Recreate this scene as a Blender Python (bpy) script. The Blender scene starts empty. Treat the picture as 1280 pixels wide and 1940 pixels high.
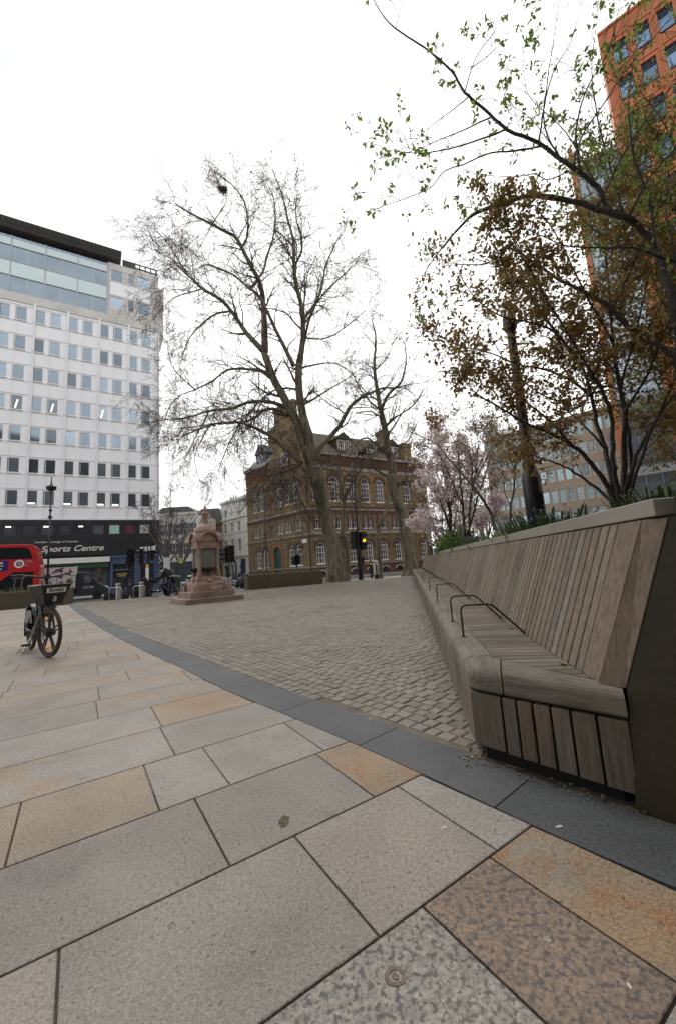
import bpy, bmesh, math, random
import numpy as np
from mathutils import Vector, Matrix
R = math.radians
C = bpy.context.scene.collection
SC = bpy.context.scene
# ------------------------------------------------------------ camera, sky, sun
FPX, CX, CY, CAMH = 747.0, 640.0, 960.0, 1.0
PITCH = math.atan(108 / 747.0); ROLL = math.atan(0.066)
_f = np.array([0, math.cos(PITCH), math.sin(PITCH)]); _u = np.array([0, -math.sin(PITCH), math.cos(PITCH)]); _x = np.array([1.0, 0, 0])
CXV = math.cos(ROLL) * _x - math.sin(ROLL) * _u
CUV = math.sin(ROLL) * _x + math.cos(ROLL) * _u
cam = bpy.data.cameras.new('camera'); camo = bpy.data.objects.new('camera', cam); C.objects.link(camo)
camo.matrix_world = Matrix(((CXV[0], CUV[0], -_f[0], 0), (CXV[1], CUV[1], -_f[1], 0), (CXV[2], CUV[2], -_f[2], CAMH), (0, 0, 0, 1)))
cam.sensor_fit = 'VERTICAL'; cam.sensor_height = 36; cam.lens = FPX * 36 / 1940
cam.shift_y = -10 / 1940; cam.clip_start = 0.05; cam.clip_end = 2000
SC.camera = camo
SC.view_settings.view_transform = 'Standard'; SC.view_settings.look = 'None'
SC.view_settings.exposure = 0.68; SC.view_settings.gamma = 1.0; SC.view_settings.use_curve_mapping = False
SUN_EL, SUN_AZ = 58, -35     # high behind thin cloud, ahead and to the left
w = bpy.data.worlds.new("World"); SC.world = w; w.use_nodes = True
nt = w.node_tree; nt.nodes.clear()
wo = nt.nodes.new('ShaderNodeOutputWorld'); bg = nt.nodes.new('ShaderNodeBackground')
sky = nt.nodes.new('ShaderNodeTexSky'); sky.sky_type = 'NISHITA'; sky.sun_disc = False
sky.sun_elevation = R(SUN_EL); sky.sun_rotation = R(SUN_AZ)
tc = nt.nodes.new('ShaderNodeTexCoord'); no = nt.nodes.new('ShaderNodeTexNoise')
no.inputs['Scale'].default_value = 1.1; no.inputs['Detail'].default_value = 5; no.inputs['Roughness'].default_value = 0.5
cr = nt.nodes.new('ShaderNodeValToRGB')
cr.color_ramp.elements[0].position = 0.34; cr.color_ramp.elements[0].color = (0.40, 0.42, 0.445, 1)
cr.color_ramp.elements[1].position = 0.56; cr.color_ramp.elements[1].color = (1.0, 1.0, 1.0, 1)
mul = nt.nodes.new('ShaderNodeMix'); mul.data_type = 'RGBA'; mul.blend_type = 'MULTIPLY'; mul.inputs[0].default_value = 1
mul.inputs[7].default_value = (12.8, 12.65, 12.45, 1)       # the lit cloud deck, on the sky texture's own scale
mx = nt.nodes.new('ShaderNodeMix'); mx.data_type = 'RGBA'; mx.inputs[0].default_value = 0.93
nt.links.new(tc.outputs['Generated'], no.inputs['Vector']); nt.links.new(no.outputs['Fac'], cr.inputs['Fac'])
nt.links.new(cr.outputs['Color'], mul.inputs[6]); nt.links.new(sky.outputs['Color'], mx.inputs[6]); nt.links.new(mul.outputs[2], mx.inputs[7])
nt.links.new(mx.outputs[2], bg.inputs['Color']); bg.inputs['Strength'].default_value = 0.088
nt.links.new(bg.outputs[0], wo.inputs['Surface'])
sl = bpy.data.lights.new('sun', 'SUN'); sl.energy = 0.7; sl.angle = R(22); sl.color = (1, 0.97, 0.92)
so = bpy.data.objects.new('sun', sl); C.objects.link(so)
_sd = Vector((math.sin(R(SUN_AZ)) * math.cos(R(SUN_EL)), math.cos(R(SUN_AZ)) * math.cos(R(SUN_EL)), math.sin(R(SUN_EL))))
so.rotation_euler = _sd.to_track_quat('Z', 'Y').to_euler()
SC.cycles.max_bounces = 6; SC.cycles.diffuse_bounces = 3; SC.cycles.glossy_bounces = 3
SC.cycles.transparent_max_bounces = 6; SC.cycles.use_denoising = True

# ------------------------------------------------------------ measuring helpers: a sight line of the survey photograph -> a place
def ray(px, py): return (px - CX) / FPX * CXV - (py - CY) / FPX * CUV + _f
def G(px, py, z=0.0):
    d = ray(px, py); t = (z - CAMH) / d[2]; return Vector((t * d[0], t * d[1], z))
def D(px, py, Y):
    d = ray(px, py); t = Y / d[1]; return Vector((t * d[0], Y, CAMH + t * d[2]))
def zg(x, y):
    s = y - 0.4 * x
    return float(np.interp(s, [22, 38, 49, 60, 90], [0, -.45, -.6, -.85, -1.1]))

# ------------------------------------------------------------ scene helpers
def tag(o, label=None, cat=None, group=None, kind=None):
    if label: o['label'] = label
    if cat: o['category'] = cat
    if group: o['group'] = group
    if kind: o['kind'] = kind
    return o
def thing(name, label, cat, loc=(0, 0, 0), rz=0.0, group=None):
    o = bpy.data.objects.new(name, None); C.objects.link(o); o.location = loc; o.rotation_euler = (0, 0, rz)
    o.empty_display_size = 0.2
    return tag(o, label, cat, group)
def copy_tree(o, parent=None):
    c = o.copy(); C.objects.link(c)
    c.parent = parent
    if parent is not None: c.matrix_parent_inverse = o.matrix_parent_inverse.copy()
    for ch in list(o.children): copy_tree(ch, c)
    return c
def dup(o, loc, rz, label):
    c = copy_tree(o); c.location = loc; c.rotation_euler = (0, 0, rz); c['label'] = label
    return c

class MB:
    def __init__(s, M=None): s.v = []; s.f = []; s.m = []; s.M = M
    def add(s, vs, fs, m=0):
        b = len(s.v)
        if s.M is not None: vs = [tuple(s.M @ Vector(p)) for p in vs]
        s.v.extend(tuple(p) for p in vs)
        for f in fs: s.f.append(tuple(b + i for i in f)); s.m.append(m)
    def quad(s, a, b, c, d, m=0): s.add([a, b, c, d], [(0, 1, 2, 3)], m)
    def poly(s, pts, m=0): s.add(pts, [tuple(range(len(pts)))], m)
    def box(s, x0, x1, y0, y1, z0, z1, m=0):
        s.add([(x0, y0, z0), (x1, y0, z0), (x1, y1, z0), (x0, y1, z0), (x0, y0, z1), (x1, y0, z1), (x1, y1, z1), (x0, y1, z1)],
              [(0, 3, 2, 1), (4, 5, 6, 7), (0, 1, 5, 4), (1, 2, 6, 5), (2, 3, 7, 6), (3, 0, 4, 7)], m)
    def hexa(s, lo, hi, m=0):
        """a solid between two same-length rings of points"""
        n = len(lo)
        s.add(list(lo) + list(hi), [tuple(range(n))[::-1], tuple(range(n, 2 * n))] + [(i, (i + 1) % n, n + (i + 1) % n, n + i) for i in range(n)], m)
    def prism(s, pts, z0, z1, m=0): s.hexa([(x, y, z0) for x, y in pts], [(x, y, z1) for x, y in pts], m)
    def prismy(s, pts, y0, y1, m=0):   # outline in x,z pushed along y
        s.hexa([(x, y1, z) for x, z in pts], [(x, y0, z) for x, z in pts], m)
    def tube(s, pts, rad, n=6, m=0, cap=True):
        pts = [Vector(p) for p in pts]
        if not hasattr(rad, '__len__'): rad = [rad] * len(pts)
        rings = []
        t0 = (pts[1] - pts[0]).normalized()
        ref = Vector((0, 0, 1)) if abs(t0.z) < .9 else Vector((1, 0, 0))
        u = t0.cross(ref).normalized()
        vs = []
        for i, p in enumerate(pts):
            t = (pts[min(i + 1, len(pts) - 1)] - pts[max(i - 1, 0)])
            t = t.normalized() if t.length > 1e-9 else t0
            u = (u - t * u.dot(t)); u = u.normalized() if u.length > 1e-6 else t.orthogonal().normalized()
            q = t.cross(u)
            for k in range(n):
                a = 2 * math.pi * k / n
                vs.append(p + (u * math.cos(a) + q * math.sin(a)) * rad[i])
        fs = []
        for i in range(len(pts) - 1):
            for k in range(n):
                fs.append((i * n + k, i * n + (k + 1) % n, (i + 1) * n + (k + 1) % n, (i + 1) * n + k))
        if cap: fs.append(tuple(range(n))[::-1]); fs.append(tuple((len(pts) - 1) * n + k for k in range(n)))
        s.add(vs, fs, m)
    def lathe(s, prof, n=24, c=(0, 0), m=0, axis='z', sq=None):
        vs = []
        for r, z in prof:
            for k in range(n):
                a = 2 * math.pi * (k + .5) / n
                x, y = r * math.cos(a), r * math.sin(a)
                if axis == 'z': vs.append((c[0] + x, c[1] + y, z))
                elif axis == 'y': vs.append((c[0] + x, z, c[1] + y))
                else: vs.append((z, c[0] + x, c[1] + y))
        fs = []
        for i in range(len(prof) - 1):
            for k in range(n):
                a, b = i * n + k, i * n + (k + 1) % n
                fs.append((a, b, b + n, a + n))
        fs.append(tuple(range(n))[::-1]); fs.append(tuple((len(prof) - 1) * n + k for k in range(n)))
        s.add(vs, fs, m)
    def torus(s, c, R_, r, axis='y', n=32, k=8, m=0, sx=1.0):
        vs = []; fs = []
        for i in range(n):
            a = 2 * math.pi * i / n
            for j in range(k):
                b = 2 * math.pi * j / k
                q = R_ + r * math.cos(b); h = r * math.sin(b) * sx
                x, z = q * math.cos(a), q * math.sin(a)
                vs.append((c[0] + x, c[1] + h, c[2] + z) if axis == 'y' else (c[0] + h, c[1] + x, c[2] + z) if axis == 'x' else (c[0] + x, c[1] + z, c[2] + h))
        for i in range(n):
            for j in range(k):
                fs.append((i * k + j, i * k + (j + 1) % k, ((i + 1) % n) * k + (j + 1) % k, ((i + 1) % n) * k + j))
        s.add(vs, fs, m)
    def ball(s, c, r, n=10, m=0, sz=1.0):
        prof = [(max(1e-4, r * math.sin(math.pi * i / (n // 2 + 1))), c[2] - r * sz * math.cos(math.pi * i / (n // 2 + 1))) for i in range(n // 2 + 2)]
        s.lathe(prof, n, (c[0], c[1]), m)
    def build(s, name, mats, parent=None, smooth=False, bevel=0, seg=2, loc=None):
        me = bpy.data.meshes.new(name)
        if not isinstance(mats, (list, tuple)): mats = [mats]
        me.from_pydata(s.v, [], s.f)
        for m_ in mats: me.materials.append(m_)
        if len(mats) > 1: me.polygons.foreach_set('material_index', s.m)
        if smooth: me.polygons.foreach_set('use_smooth', [True] * len(me.polygons))
        if len(s.f) < 60000:
            bm = bmesh.new(); bm.from_mesh(me)
            if not smooth or bevel: bmesh.ops.recalc_face_normals(bm, faces=bm.faces)
            if bevel:
                bmesh.ops.remove_doubles(bm, verts=bm.verts, dist=1e-5)
                es = [e for e in bm.edges if len(e.link_faces) == 2 and e.calc_face_angle(0) > .5]
                bmesh.ops.bevel(bm, geom=es, offset=bevel, segments=seg, affect='EDGES', profile=.6, clamp_overlap=True)
            bm.to_mesh(me); bm.free()
        me.update()
        o = bpy.data.objects.new(name, me); C.objects.link(o)
        if parent is not None: o.parent = parent
        if loc is not None: o.location = loc
        return o
def inst(src, parent, loc=(0, 0, 0), rot=None, name=None):
    o = bpy.data.objects.new(name or src.name.split('.')[0], src.data); C.objects.link(o); o.parent = parent; o.location = loc
    if rot: o.rotation_euler = rot
    for ch in src.children: inst(ch, o, ch.location)
    return o

# ------------------------------------------------------------ materials
MATS = {}
def nodes(name):
    m = bpy.data.materials.new(name); m.use_nodes = True; MATS[name] = m
    t = m.node_tree; b = t.nodes['Principled BSDF']
    return m, t, b
def noise(t, scale, detail=3, rough=.55, vec=None, dist=0):
    n = t.nodes.new('ShaderNodeTexNoise'); n.inputs['Scale'].default_value = scale; n.inputs['Detail'].default_value = detail
    n.inputs['Roughness'].default_value = rough; n.inputs['Distortion'].default_value = dist
    if vec is not None: t.links.new(vec, n.inputs['Vector'])
    return n.outputs['Fac']
def ramp(t, fac, els, interp='LINEAR'):
    r = t.nodes.new('ShaderNodeValToRGB'); r.color_ramp.interpolation = interp
    e = r.color_ramp.elements
    while len(e) < len(els): e.new(0.5)
    for i, (p, c) in enumerate(els):
        e[i].position = p; e[i].color = (*c, 1) if len(c) == 3 else c
    t.links.new(fac, r.inputs['Fac']); return r.outputs['Color']
def mixc(t, a, b, fac, mode='MIX'):
    n = t.nodes.new('ShaderNodeMix'); n.data_type = 'RGBA'; n.blend_type = mode
    for sock, v in ((n.inputs[6], a), (n.inputs[7], b), (n.inputs[0], fac)):
        if hasattr(v, 'is_linked'): t.links.new(v, sock)
        elif isinstance(v, (int, float)): sock.default_value = v
        else: sock.default_value = (*v, 1)
    return n.outputs[2]
def g3(v): return (v, v, v)
def coords(t, sc=(1, 1, 1), kind='Object', rot=(0, 0, 0)):
    c = t.nodes.new('ShaderNodeTexCoord'); m = t.nodes.new('ShaderNodeMapping'); m.inputs['Scale'].default_value = sc
    m.inputs['Rotation'].default_value = rot
    t.links.new(c.outputs[kind], m.inputs['Vector']); return m.outputs['Vector']
def coords2(t, sc, rot):   # turn first, stretch after
    a = coords(t, rot=(0, 0, rot)); m = t.nodes.new('ShaderNodeMapping'); m.inputs['Scale'].default_value = sc; t.links.new(a, m.inputs['Vector']); return m.outputs['Vector']
def island(t): return t.nodes.new('ShaderNodeNewGeometry').outputs['Random Per Island']
def bump(t, b, h, strength=.3, dist=.01, prev=None):
    n = t.nodes.new('ShaderNodeBump'); n.inputs['Strength'].default_value = strength; n.inputs['Distance'].default_value = dist
    t.links.new(h, n.inputs['Height'])
    if prev is not None: t.links.new(prev, n.inputs['Normal'])
    t.links.new(n.outputs['Normal'], b.inputs['Normal']); return n.outputs['Normal']
def mat(name, col, rough=.7, var=.12, scale=2.0, fine=30.0, bmp=.15, metal=0.0, isl=0.0, spec=.5, bdist=.01, sc=(1, 1, 1), coat=0, emit=0):
    """plain surface with uneven tone at two sizes, a little relief, optional per-piece variation"""
    if name in MATS: return MATS[name]
    m, t, b = nodes(name); v = coords(t, sc)
    n1 = noise(t, scale, 4, .6, v); n2 = noise(t, fine, 3, .6, v)
    lo = tuple(c * (1 - var) for c in col); hi = tuple(min(1, c * (1 + var)) for c in col)
    c1 = ramp(t, n1, [(.3, lo), (.7, hi)])
    c2 = mixc(t, c1, ramp(t, n2, [(.3, g3(1 - var)), (.7, g3(1))]), 1.0, 'MULTIPLY')
    if isl: c2 = mixc(t, c2, ramp(t, island(t), [(0, g3(1 - isl)), (1, g3(1))]), 1.0, 'MULTIPLY')
    t.links.new(c2, b.inputs['Base Color'])
    b.inputs['Roughness'].default_value = rough; b.inputs['Metallic'].default_value = metal
    b.inputs['Specular IOR Level'].default_value = spec
    if coat: b.inputs['Coat Weight'].default_value = coat; b.inputs['Coat Roughness'].default_value = .05
    r = t.nodes.new('ShaderNodeMapRange'); r.inputs['To Min'].default_value = max(0.02, rough - .08); r.inputs['To Max'].default_value = min(1, rough + .08)
    t.links.new(n2, r.inputs['Value']); t.links.new(r.outputs['Result'], b.inputs['Roughness'])
    if bmp: bump(t, b, n2, bmp, bdist)
    if emit:
        b.inputs['Emission Strength'].default_value = emit; b.inputs['Emission Color'].default_value = (*col, 1)
    return m
def leafmat(name, cols, rough=.55, trans=.25):
    m, t, b = nodes(name)
    n = len(cols)
    c = ramp(t, island(t), [(i / max(1, n - 1), col) for i, col in enumerate(cols)])
    t.links.new(c, b.inputs['Base Color']); b.inputs['Roughness'].default_value = rough
    tr = t.nodes.new('ShaderNodeBsdfTranslucent'); t.links.new(c, tr.inputs['Color'])
    ms = t.nodes.new('ShaderNodeMixShader'); ms.inputs[0].default_value = trans
    out = [x for x in t.nodes if x.type == 'OUTPUT_MATERIAL'][0]
    t.links.new(b.outputs[0], ms.inputs[1]); t.links.new(tr.outputs[0], ms.inputs[2]); t.links.new(ms.outputs[0], out.inputs['Surface'])
    return m

# paving granite: each slab its own tone, mineral speckle, rust streaks on some
def granite(name, palette, streak=True, island_amt=.10, fine=1.0, force=False):
    m, t, b = nodes(name); v = coords(t)
    isl = island(t)
    base = ramp(t, isl, [(i / len(palette), c) for i, c in enumerate(palette)], 'CONSTANT')
    off = t.nodes.new('ShaderNodeVectorMath'); off.operation = 'ADD'
    sc = t.nodes.new('ShaderNodeVectorMath'); sc.operation = 'SCALE'; sc.inputs['Scale'].default_value = 40
    cmb = t.nodes.new('ShaderNodeCombineXYZ'); t.links.new(isl, cmb.inputs[0]); t.links.new(isl, cmb.inputs[1]); t.links.new(cmb.outputs[0], sc.inputs[0])
    t.links.new(v, off.inputs[0]); t.links.new(sc.outputs[0], off.inputs[1]); vv = off.outputs[0]
    g1 = noise(t, 170 * fine, 2, .7, vv); g2 = noise(t, 70 * fine, 2, .6, vv)
    vor = t.nodes.new('ShaderNodeTexVoronoi'); vor.inputs['Scale'].default_value = 150; t.links.new(vv, vor.inputs['Vector'])
    c = mixc(t, base, ramp(t, g1, [(.30, g3(.52)), (.5, g3(1.0)), (.72, g3(1.38))]), 1.0, 'MULTIPLY')
    c = mixc(t, c, ramp(t, g2, [(.34, g3(.74)), (.6, g3(1.08))]), 1.0, 'MULTIPLY')
    c = mixc(t, c, (.06, .06, .065), ramp(t, vor.outputs['Color'], [(.08, g3(.75)), (.13, g3(0))]) if fine > .8 else ramp(t, noise(t, 62, 2, .5, vv), [(.40, g3(.75)), (.47, g3(0))]))
    big = noise(t, 2.6, 3, .5, vv)
    c = mixc(t, c, ramp(t, big, [(.3, g3(.86)), (.7, g3(1.08))]), 1.0, 'MULTIPLY')
    if streak:
        mp = t.nodes.new('ShaderNodeMapping'); mp.inputs['Scale'].default_value = (2.0, 2.0, 1); mp.inputs['Rotation'].default_value = (0, 0, R(25))
        t.links.new(vv, mp.inputs['Vector'])
        wv = noise(t, 1.1, 2, .5, mp.outputs['Vector'], .6)
        st = ramp(t, wv, [(.46, g3(0)), (.60, g3(1)), (.80, g3(.85))])
        on = ramp(t, isl, [(0, g3(0)), (.42, g3(.75)), (.52, g3(0)), (.72, g3(.9)), (.86, g3(0))], 'CONSTANT')
        c = mixc(t, c, mixc(t, c, (1.08, .90, .70), 1.0, 'MULTIPLY'), st if force else mixc(t, st, on, 1.0, 'MULTIPLY'))
        vein = ramp(t, noise(t, 1.7, 4, .6, mp.outputs['Vector'], .9), [(.47, g3(0)), (.52, g3(.8)), (.58, g3(0))])
        c = mixc(t, c, mixc(t, c, (1.02, .76, .57), 1.0, 'MULTIPLY'), vein if force else mixc(t, vein, ramp(t, isl, [(0, g3(0)), (.74, g3(.7)), (.84, g3(0))], 'CONSTANT'), 1.0, 'MULTIPLY'))
    grime = noise(t, .9, 6, .68, v)
    c = mixc(t, c, ramp(t, grime, [(.30, g3(.70)), (.45, g3(.93)), (.62, g3(1.05))]), 1.0, 'MULTIPLY')
    drip = noise(t, 3.3, 5, .7, v)
    c = mixc(t, c, ramp(t, drip, [(.30, g3(.82)), (.42, g3(1))]), 1.0, 'MULTIPLY')
    spots = noise(t, 9, 2, .4, v)
    c = mixc(t, c, (.07, .06, .05), ramp(t, spots, [(.72, g3(0)), (.80, g3(.45))])) if fine > .8 else c
    t.links.new(c, b.inputs['Base Color'])
    rr = ramp(t, g2, [(.3, g3(.55)), (.7, g3(.8))]); t.links.new(rr, b.inputs['Roughness'])
    bump(t, b, g1, .35, .002)
    return m
M_SLAB = granite('paving granite', [(.285, .253, .218), (.262, .238, .208), (.30, .262, .218), (.31, .262, .205), (.27, .244, .216), (.29, .26, .225), (.315, .262, .20), (.29, .255, .215), (.265, .242, .212), (.305, .268, .222), (.278, .252, .222)])
M_SLABW = [granite('paving, plain grey', [(.255, .228, .198)], streak=False), granite('paving, buff', [(.285, .25, .21)], streak=False), granite('paving, orange buff', [(.315, .25, .185)]),
           granite('paving, coarse brown', [(.235, .17, .125)], streak=False, fine=.45), granite('paving, coarse pale', [(.285, .26, .225)], streak=False, fine=.42), granite('paving, rust streaked', [(.285, .235, .18)], force=True), granite('paving, light grey', [(.315, .288, .255)], force=False)]
M_SETT = granite('sett granite', [(0.229, 0.199, 0.163), (0.260, 0.229, 0.192), (0.216, 0.189, 0.158), (0.238, 0.211, 0.180), (0.264, 0.229, 0.183), (0.207, 0.183, 0.154), (0.246, 0.216, 0.176)], streak=False)
M_SLATE = granite('slate band', [(.092, .096, .100), (.080, .084, .089), (.10, .103, .107), (.087, .092, .097)], streak=False)
M_GROUT = mat('sandy joint', (.10, .085, .068), .95, .3, 6, 120, .6)
M_DIRT = mat('sett joint', (.19, .155, .118), .95, .35, 5, 100, .7)
M_ASPH = mat('asphalt', (.075, .077, .08), .85, .2, 1.2, 60, .4)
M_PAVE = mat('far pavement', (.36, .34, .32), .8, .12, .8, 40, .2)
M_KERB = mat('kerb granite', (.36, .35, .34), .75, .15, 1.5, 60, .2, isl=.15)
def wood(name, axis, cols, isl_v=.35, rot=0):
    m, t, b = nodes(name)
    sc = {'x': (3, 55, 55), 'y': (55, 3, 55), 'z': (55, 55, 3)}[axis]
    isl = island(t)
    v0 = coords(t, sc) if not rot else coords2(t, sc, rot)
    off = t.nodes.new('ShaderNodeVectorMath'); off.operation = 'ADD'
    s2 = t.nodes.new('ShaderNodeVectorMath'); s2.operation = 'SCALE'; s2.inputs['Scale'].default_value = 70
    cmb = t.nodes.new('ShaderNodeCombineXYZ')
    for i in range(3): t.links.new(isl, cmb.inputs[i])
    t.links.new(cmb.outputs[0], s2.inputs[0]); t.links.new(v0, off.inputs[0]); t.links.new(s2.outputs[0], off.inputs[1])
    vv = off.outputs[0]
    g = noise(t, 1.0, 5, .65, vv, .4); g2 = noise(t, 4.0, 3, .6, vv)
    base = ramp(t, isl, [(i / len(cols), c) for i, c in enumerate(cols)], 'CONSTANT')
    c = mixc(t, base, ramp(t, g, [(.28, g3(.52)), (.42, g3(.85)), (.5, g3(1.0)), (.72, g3(1.28))]), 1.0, 'MULTIPLY')
    c = mixc(t, c, ramp(t, g2, [(.3, g3(.8)), (.6, g3(1.05))]), 1.0, 'MULTIPLY')
    st = noise(t, 2.2, 5, .65, coords(t, (1, 1, 1)))
    c = mixc(t, c, mixc(t, c, (.62, .66, .62), 1.0, 'MULTIPLY'), ramp(t, st, [(.48, g3(0)), (.66, g3(.8))]))
    kn = t.nodes.new('ShaderNodeTexVoronoi'); kn.inputs['Scale'].default_value = .10; t.links.new(vv, kn.inputs['Vector'])
    c = mixc(t, c, mixc(t, c, (.4, .36, .32), 1.0, 'MULTIPLY'), ramp(t, kn.outputs['Distance'], [(.05, g3(.8)), (.14, g3(0))]))
    t.links.new(c, b.inputs['Base Color']); b.inputs['Roughness'].default_value = .82; b.inputs['Specular IOR Level'].default_value = .3
    bump(t, b, g, .5, .002)
    return m
WC = [(0.178, 0.144, 0.111), (0.204, 0.171, 0.135), (0.155, 0.127, 0.100), (0.187, 0.144, 0.109), (0.217, 0.183, 0.148), (0.165, 0.141, 0.116), (0.174, 0.131, 0.097), (0.196, 0.158, 0.124)]
M_WZ = wood('slat wood upright', 'z', WC); M_WX = wood('slat wood across', 'x', [(c[0] * .92, c[1] * .97, c[2] * 1.0) for c in WC]); M_WY = wood('nosing wood', 'y', [(0.180, 0.162, 0.131), (0.194, 0.173, 0.140), (0.171, 0.153, 0.124)]); M_WD = wood('end nosing wood', 'x', [(0.180, 0.158, 0.126)], rot=R(35.7))
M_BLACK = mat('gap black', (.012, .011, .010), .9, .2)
M_BRONZE = mat('bronze paint', (.078, .062, .034), .5, .16, 1.3, 60, .08, metal=.0); M_BRONZED = mat('dark bronze paint', (.036, .027, .012), .5, .3, 2.2, 40, .1)
M_COPING = mat('coping paint', (.285, .262, .222), .5, .06, 1.2, 50, .05)
M_DKMETAL = mat('dark hoop steel', (.055, .045, .035), .45, .2, 8, 80, .1, metal=.6)
M_STEEL = mat('brushed steel', (.50, .49, .47), .32, .12, 4, 60, .05, metal=.9, sc=(1, 1, .1))
M_BLKPAINT = mat('black gloss paint', (.014, .014, .016), .35, .2, 3, 40, .05)
M_SOIL = mat('soil', (.05, .038, .028), .95, .35, 8, 60, .8, bdist=.03)
def glassmat(name, tint, metal=.7, rough=.05, wave=.05):
    m, t, b = nodes(name)
    v = coords(t); isl = island(t)
    n = noise(t, .35, 2, .5, v)
    c = mixc(t, tint, ramp(t, n, [(.3, g3(.85)), (.7, g3(1.1))]), 1.0, 'MULTIPLY')
    oi = t.nodes.new('ShaderNodeObjectInfo')
    c = mixc(t, c, ramp(t, oi.outputs['Random'], [(0, g3(.5)), (.3, g3(.9)), (.6, g3(1.1)), (1, g3(1.5))]), 1.0, 'MULTIPLY')
    t.links.new(c, b.inputs['Base Color']); b.inputs['Metallic'].default_value = metal; b.inputs['Roughness'].default_value = rough
    bump(t, b, noise(t, .6, 1, .5, v), wave, .05)
    return m
M_GLASS = glassmat('office glass', (.20, .25, .30), .72, .06)
M_GLASSDK = glassmat('dark glass', (.075, .085, .10), .35, .08)
M_GLASSBR = glassmat('sash glass', (.10, .11, .13), .45, .06)
M_GLASSOR = glassmat('blue office glass', (.17, .25, .36), .75, .05)
M_WHITEF = mat('white window paint', (.76, .76, .75), .5, .05)
# ============================================================ GROUND
def grid_sheet(xs, ys, zf):
    v = [(x, y, zf(x, y)) for y in ys for x in xs]; n = len(xs)
    f = [(j * n + i, j * n + i + 1, (j + 1) * n + i + 1, (j + 1) * n + i) for j in range(len(ys) - 1) for i in range(n - 1)]
    return v, f
KD = Vector((.860, .510)); KN = Vector((-.510, .860))      # direction of the street and of its far side
K0 = 24.3                                                 # plaza kerb: p . KN = K0
xs = [-700, -350, -180, -120] + list(range(-90, 91, 3)) + [120, 180, 350, 700]
ys = [-300, -100, -40, -20] + list(range(-10, 121, 3)) + [150, 220, 400, 800]
mb = MB(); mb.add(*grid_sheet(xs, ys, lambda x, y: zg(x, y) - .13)); tag(mb.build('ground', M_ASPH), kind='structure')
def strip(name, mt, a0, a1, b0, b1, top, drop=.13, step=4.0, cut=None):
    """raised pavement between street-parallel lines, following the fall of the ground"""
    m = MB(); na = int((a1 - a0) / step) + 1
    for i in range(na):
        s0 = a0 + (a1 - a0) * i / na; s1 = a0 + (a1 - a0) * (i + 1) / na
        P = [(KD * s + KN * b) for s, b in ((s0, b0), (s1, b0), (s1, b1), (s0, b1))]
        hi = [(p.x, p.y, zg(p.x, p.y) + top) for p in P]; lo = [(p.x, p.y, zg(p.x, p.y) - drop - .1) for p in P]
        m.hexa(lo, hi)
    return tag(m.build(name, mt), kind='structure')
def tile(name, col, sx, sy, joint, rot, spread=.12):
    m, t, b = nodes(name); v = coords(t, (1, 1, 1), rot=(0, 0, rot))
    br = t.nodes.new('ShaderNodeTexBrick'); t.links.new(v, br.inputs['Vector'])
    br.inputs['Scale'].default_value = 1; br.inputs['Brick Width'].default_value = sx; br.inputs['Row Height'].default_value = sy
    br.inputs['Mortar Size'].default_value = joint; br.inputs['Mortar Smooth'].default_value = .2
    br.inputs['Color1'].default_value = (*[c * (1 - spread) for c in col], 1); br.inputs['Color2'].default_value = (*[c * (1 + spread) for c in col], 1)
    br.inputs['Mortar'].default_value = (.12, .10, .09, 1)
    c = mixc(t, br.outputs['Color'], ramp(t, noise(t, 60, 3, .7, v), [(.3, g3(.8)), (.7, g3(1.1))]), 1, 'MULTIPLY')
    c = mixc(t, c, ramp(t, noise(t, .6, 4, .6, v), [(.3, g3(.85)), (.7, g3(1.05))]), 1, 'MULTIPLY')
    t.links.new(c, b.inputs['Base Color']); b.inputs['Roughness'].default_value = .8
    return m
M_STRIP = tile('pink granite flags', (.37, .325, .29), .9, .6, .008, -math.atan2(.51, .86))
M_FARP = tile('grey far flags', (.36, .345, .33), .8, .6, .01, -math.atan2(.51, .86))
strip('pavement', M_STRIP, -60, 60, -4, K0 - .3, -.016)
strip('kerb', M_KERB, -60, 60, K0 - .3, K0, 0)
strip('far_kerb', M_KERB, -30, 11.5, 43.2, 43.5, 0); strip('far_pavement', M_FARP, -30, 11.5, 43.5, 70, -.01)
strip('corner_kerb', M_KERB, 20.5, 60, 43.2, 43.5, 0); strip('corner_pavement', M_FARP, 20.5, 60, 43.5, 100, -.01)
strip('back_pavement', M_FARP, -80, 80, -80, -4, -.017)
# zebra-like white road line by the kerb
m = MB()
for s in range(-40, 40):
    P = [(KD * (s * 1.5 + k) + KN * b) for k, b in ((0, K0 + 6.2), (.9, K0 + 6.2), (.9, K0 + 6.32), (0, K0 + 6.32))]
    m.quad(*[(p.x, p.y, zg(p.x, p.y) - .124) for p in P])
tag(m.build('road_marking', mat('road paint', (.6, .6, .58), .7, .2)), kind='structure')

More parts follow.
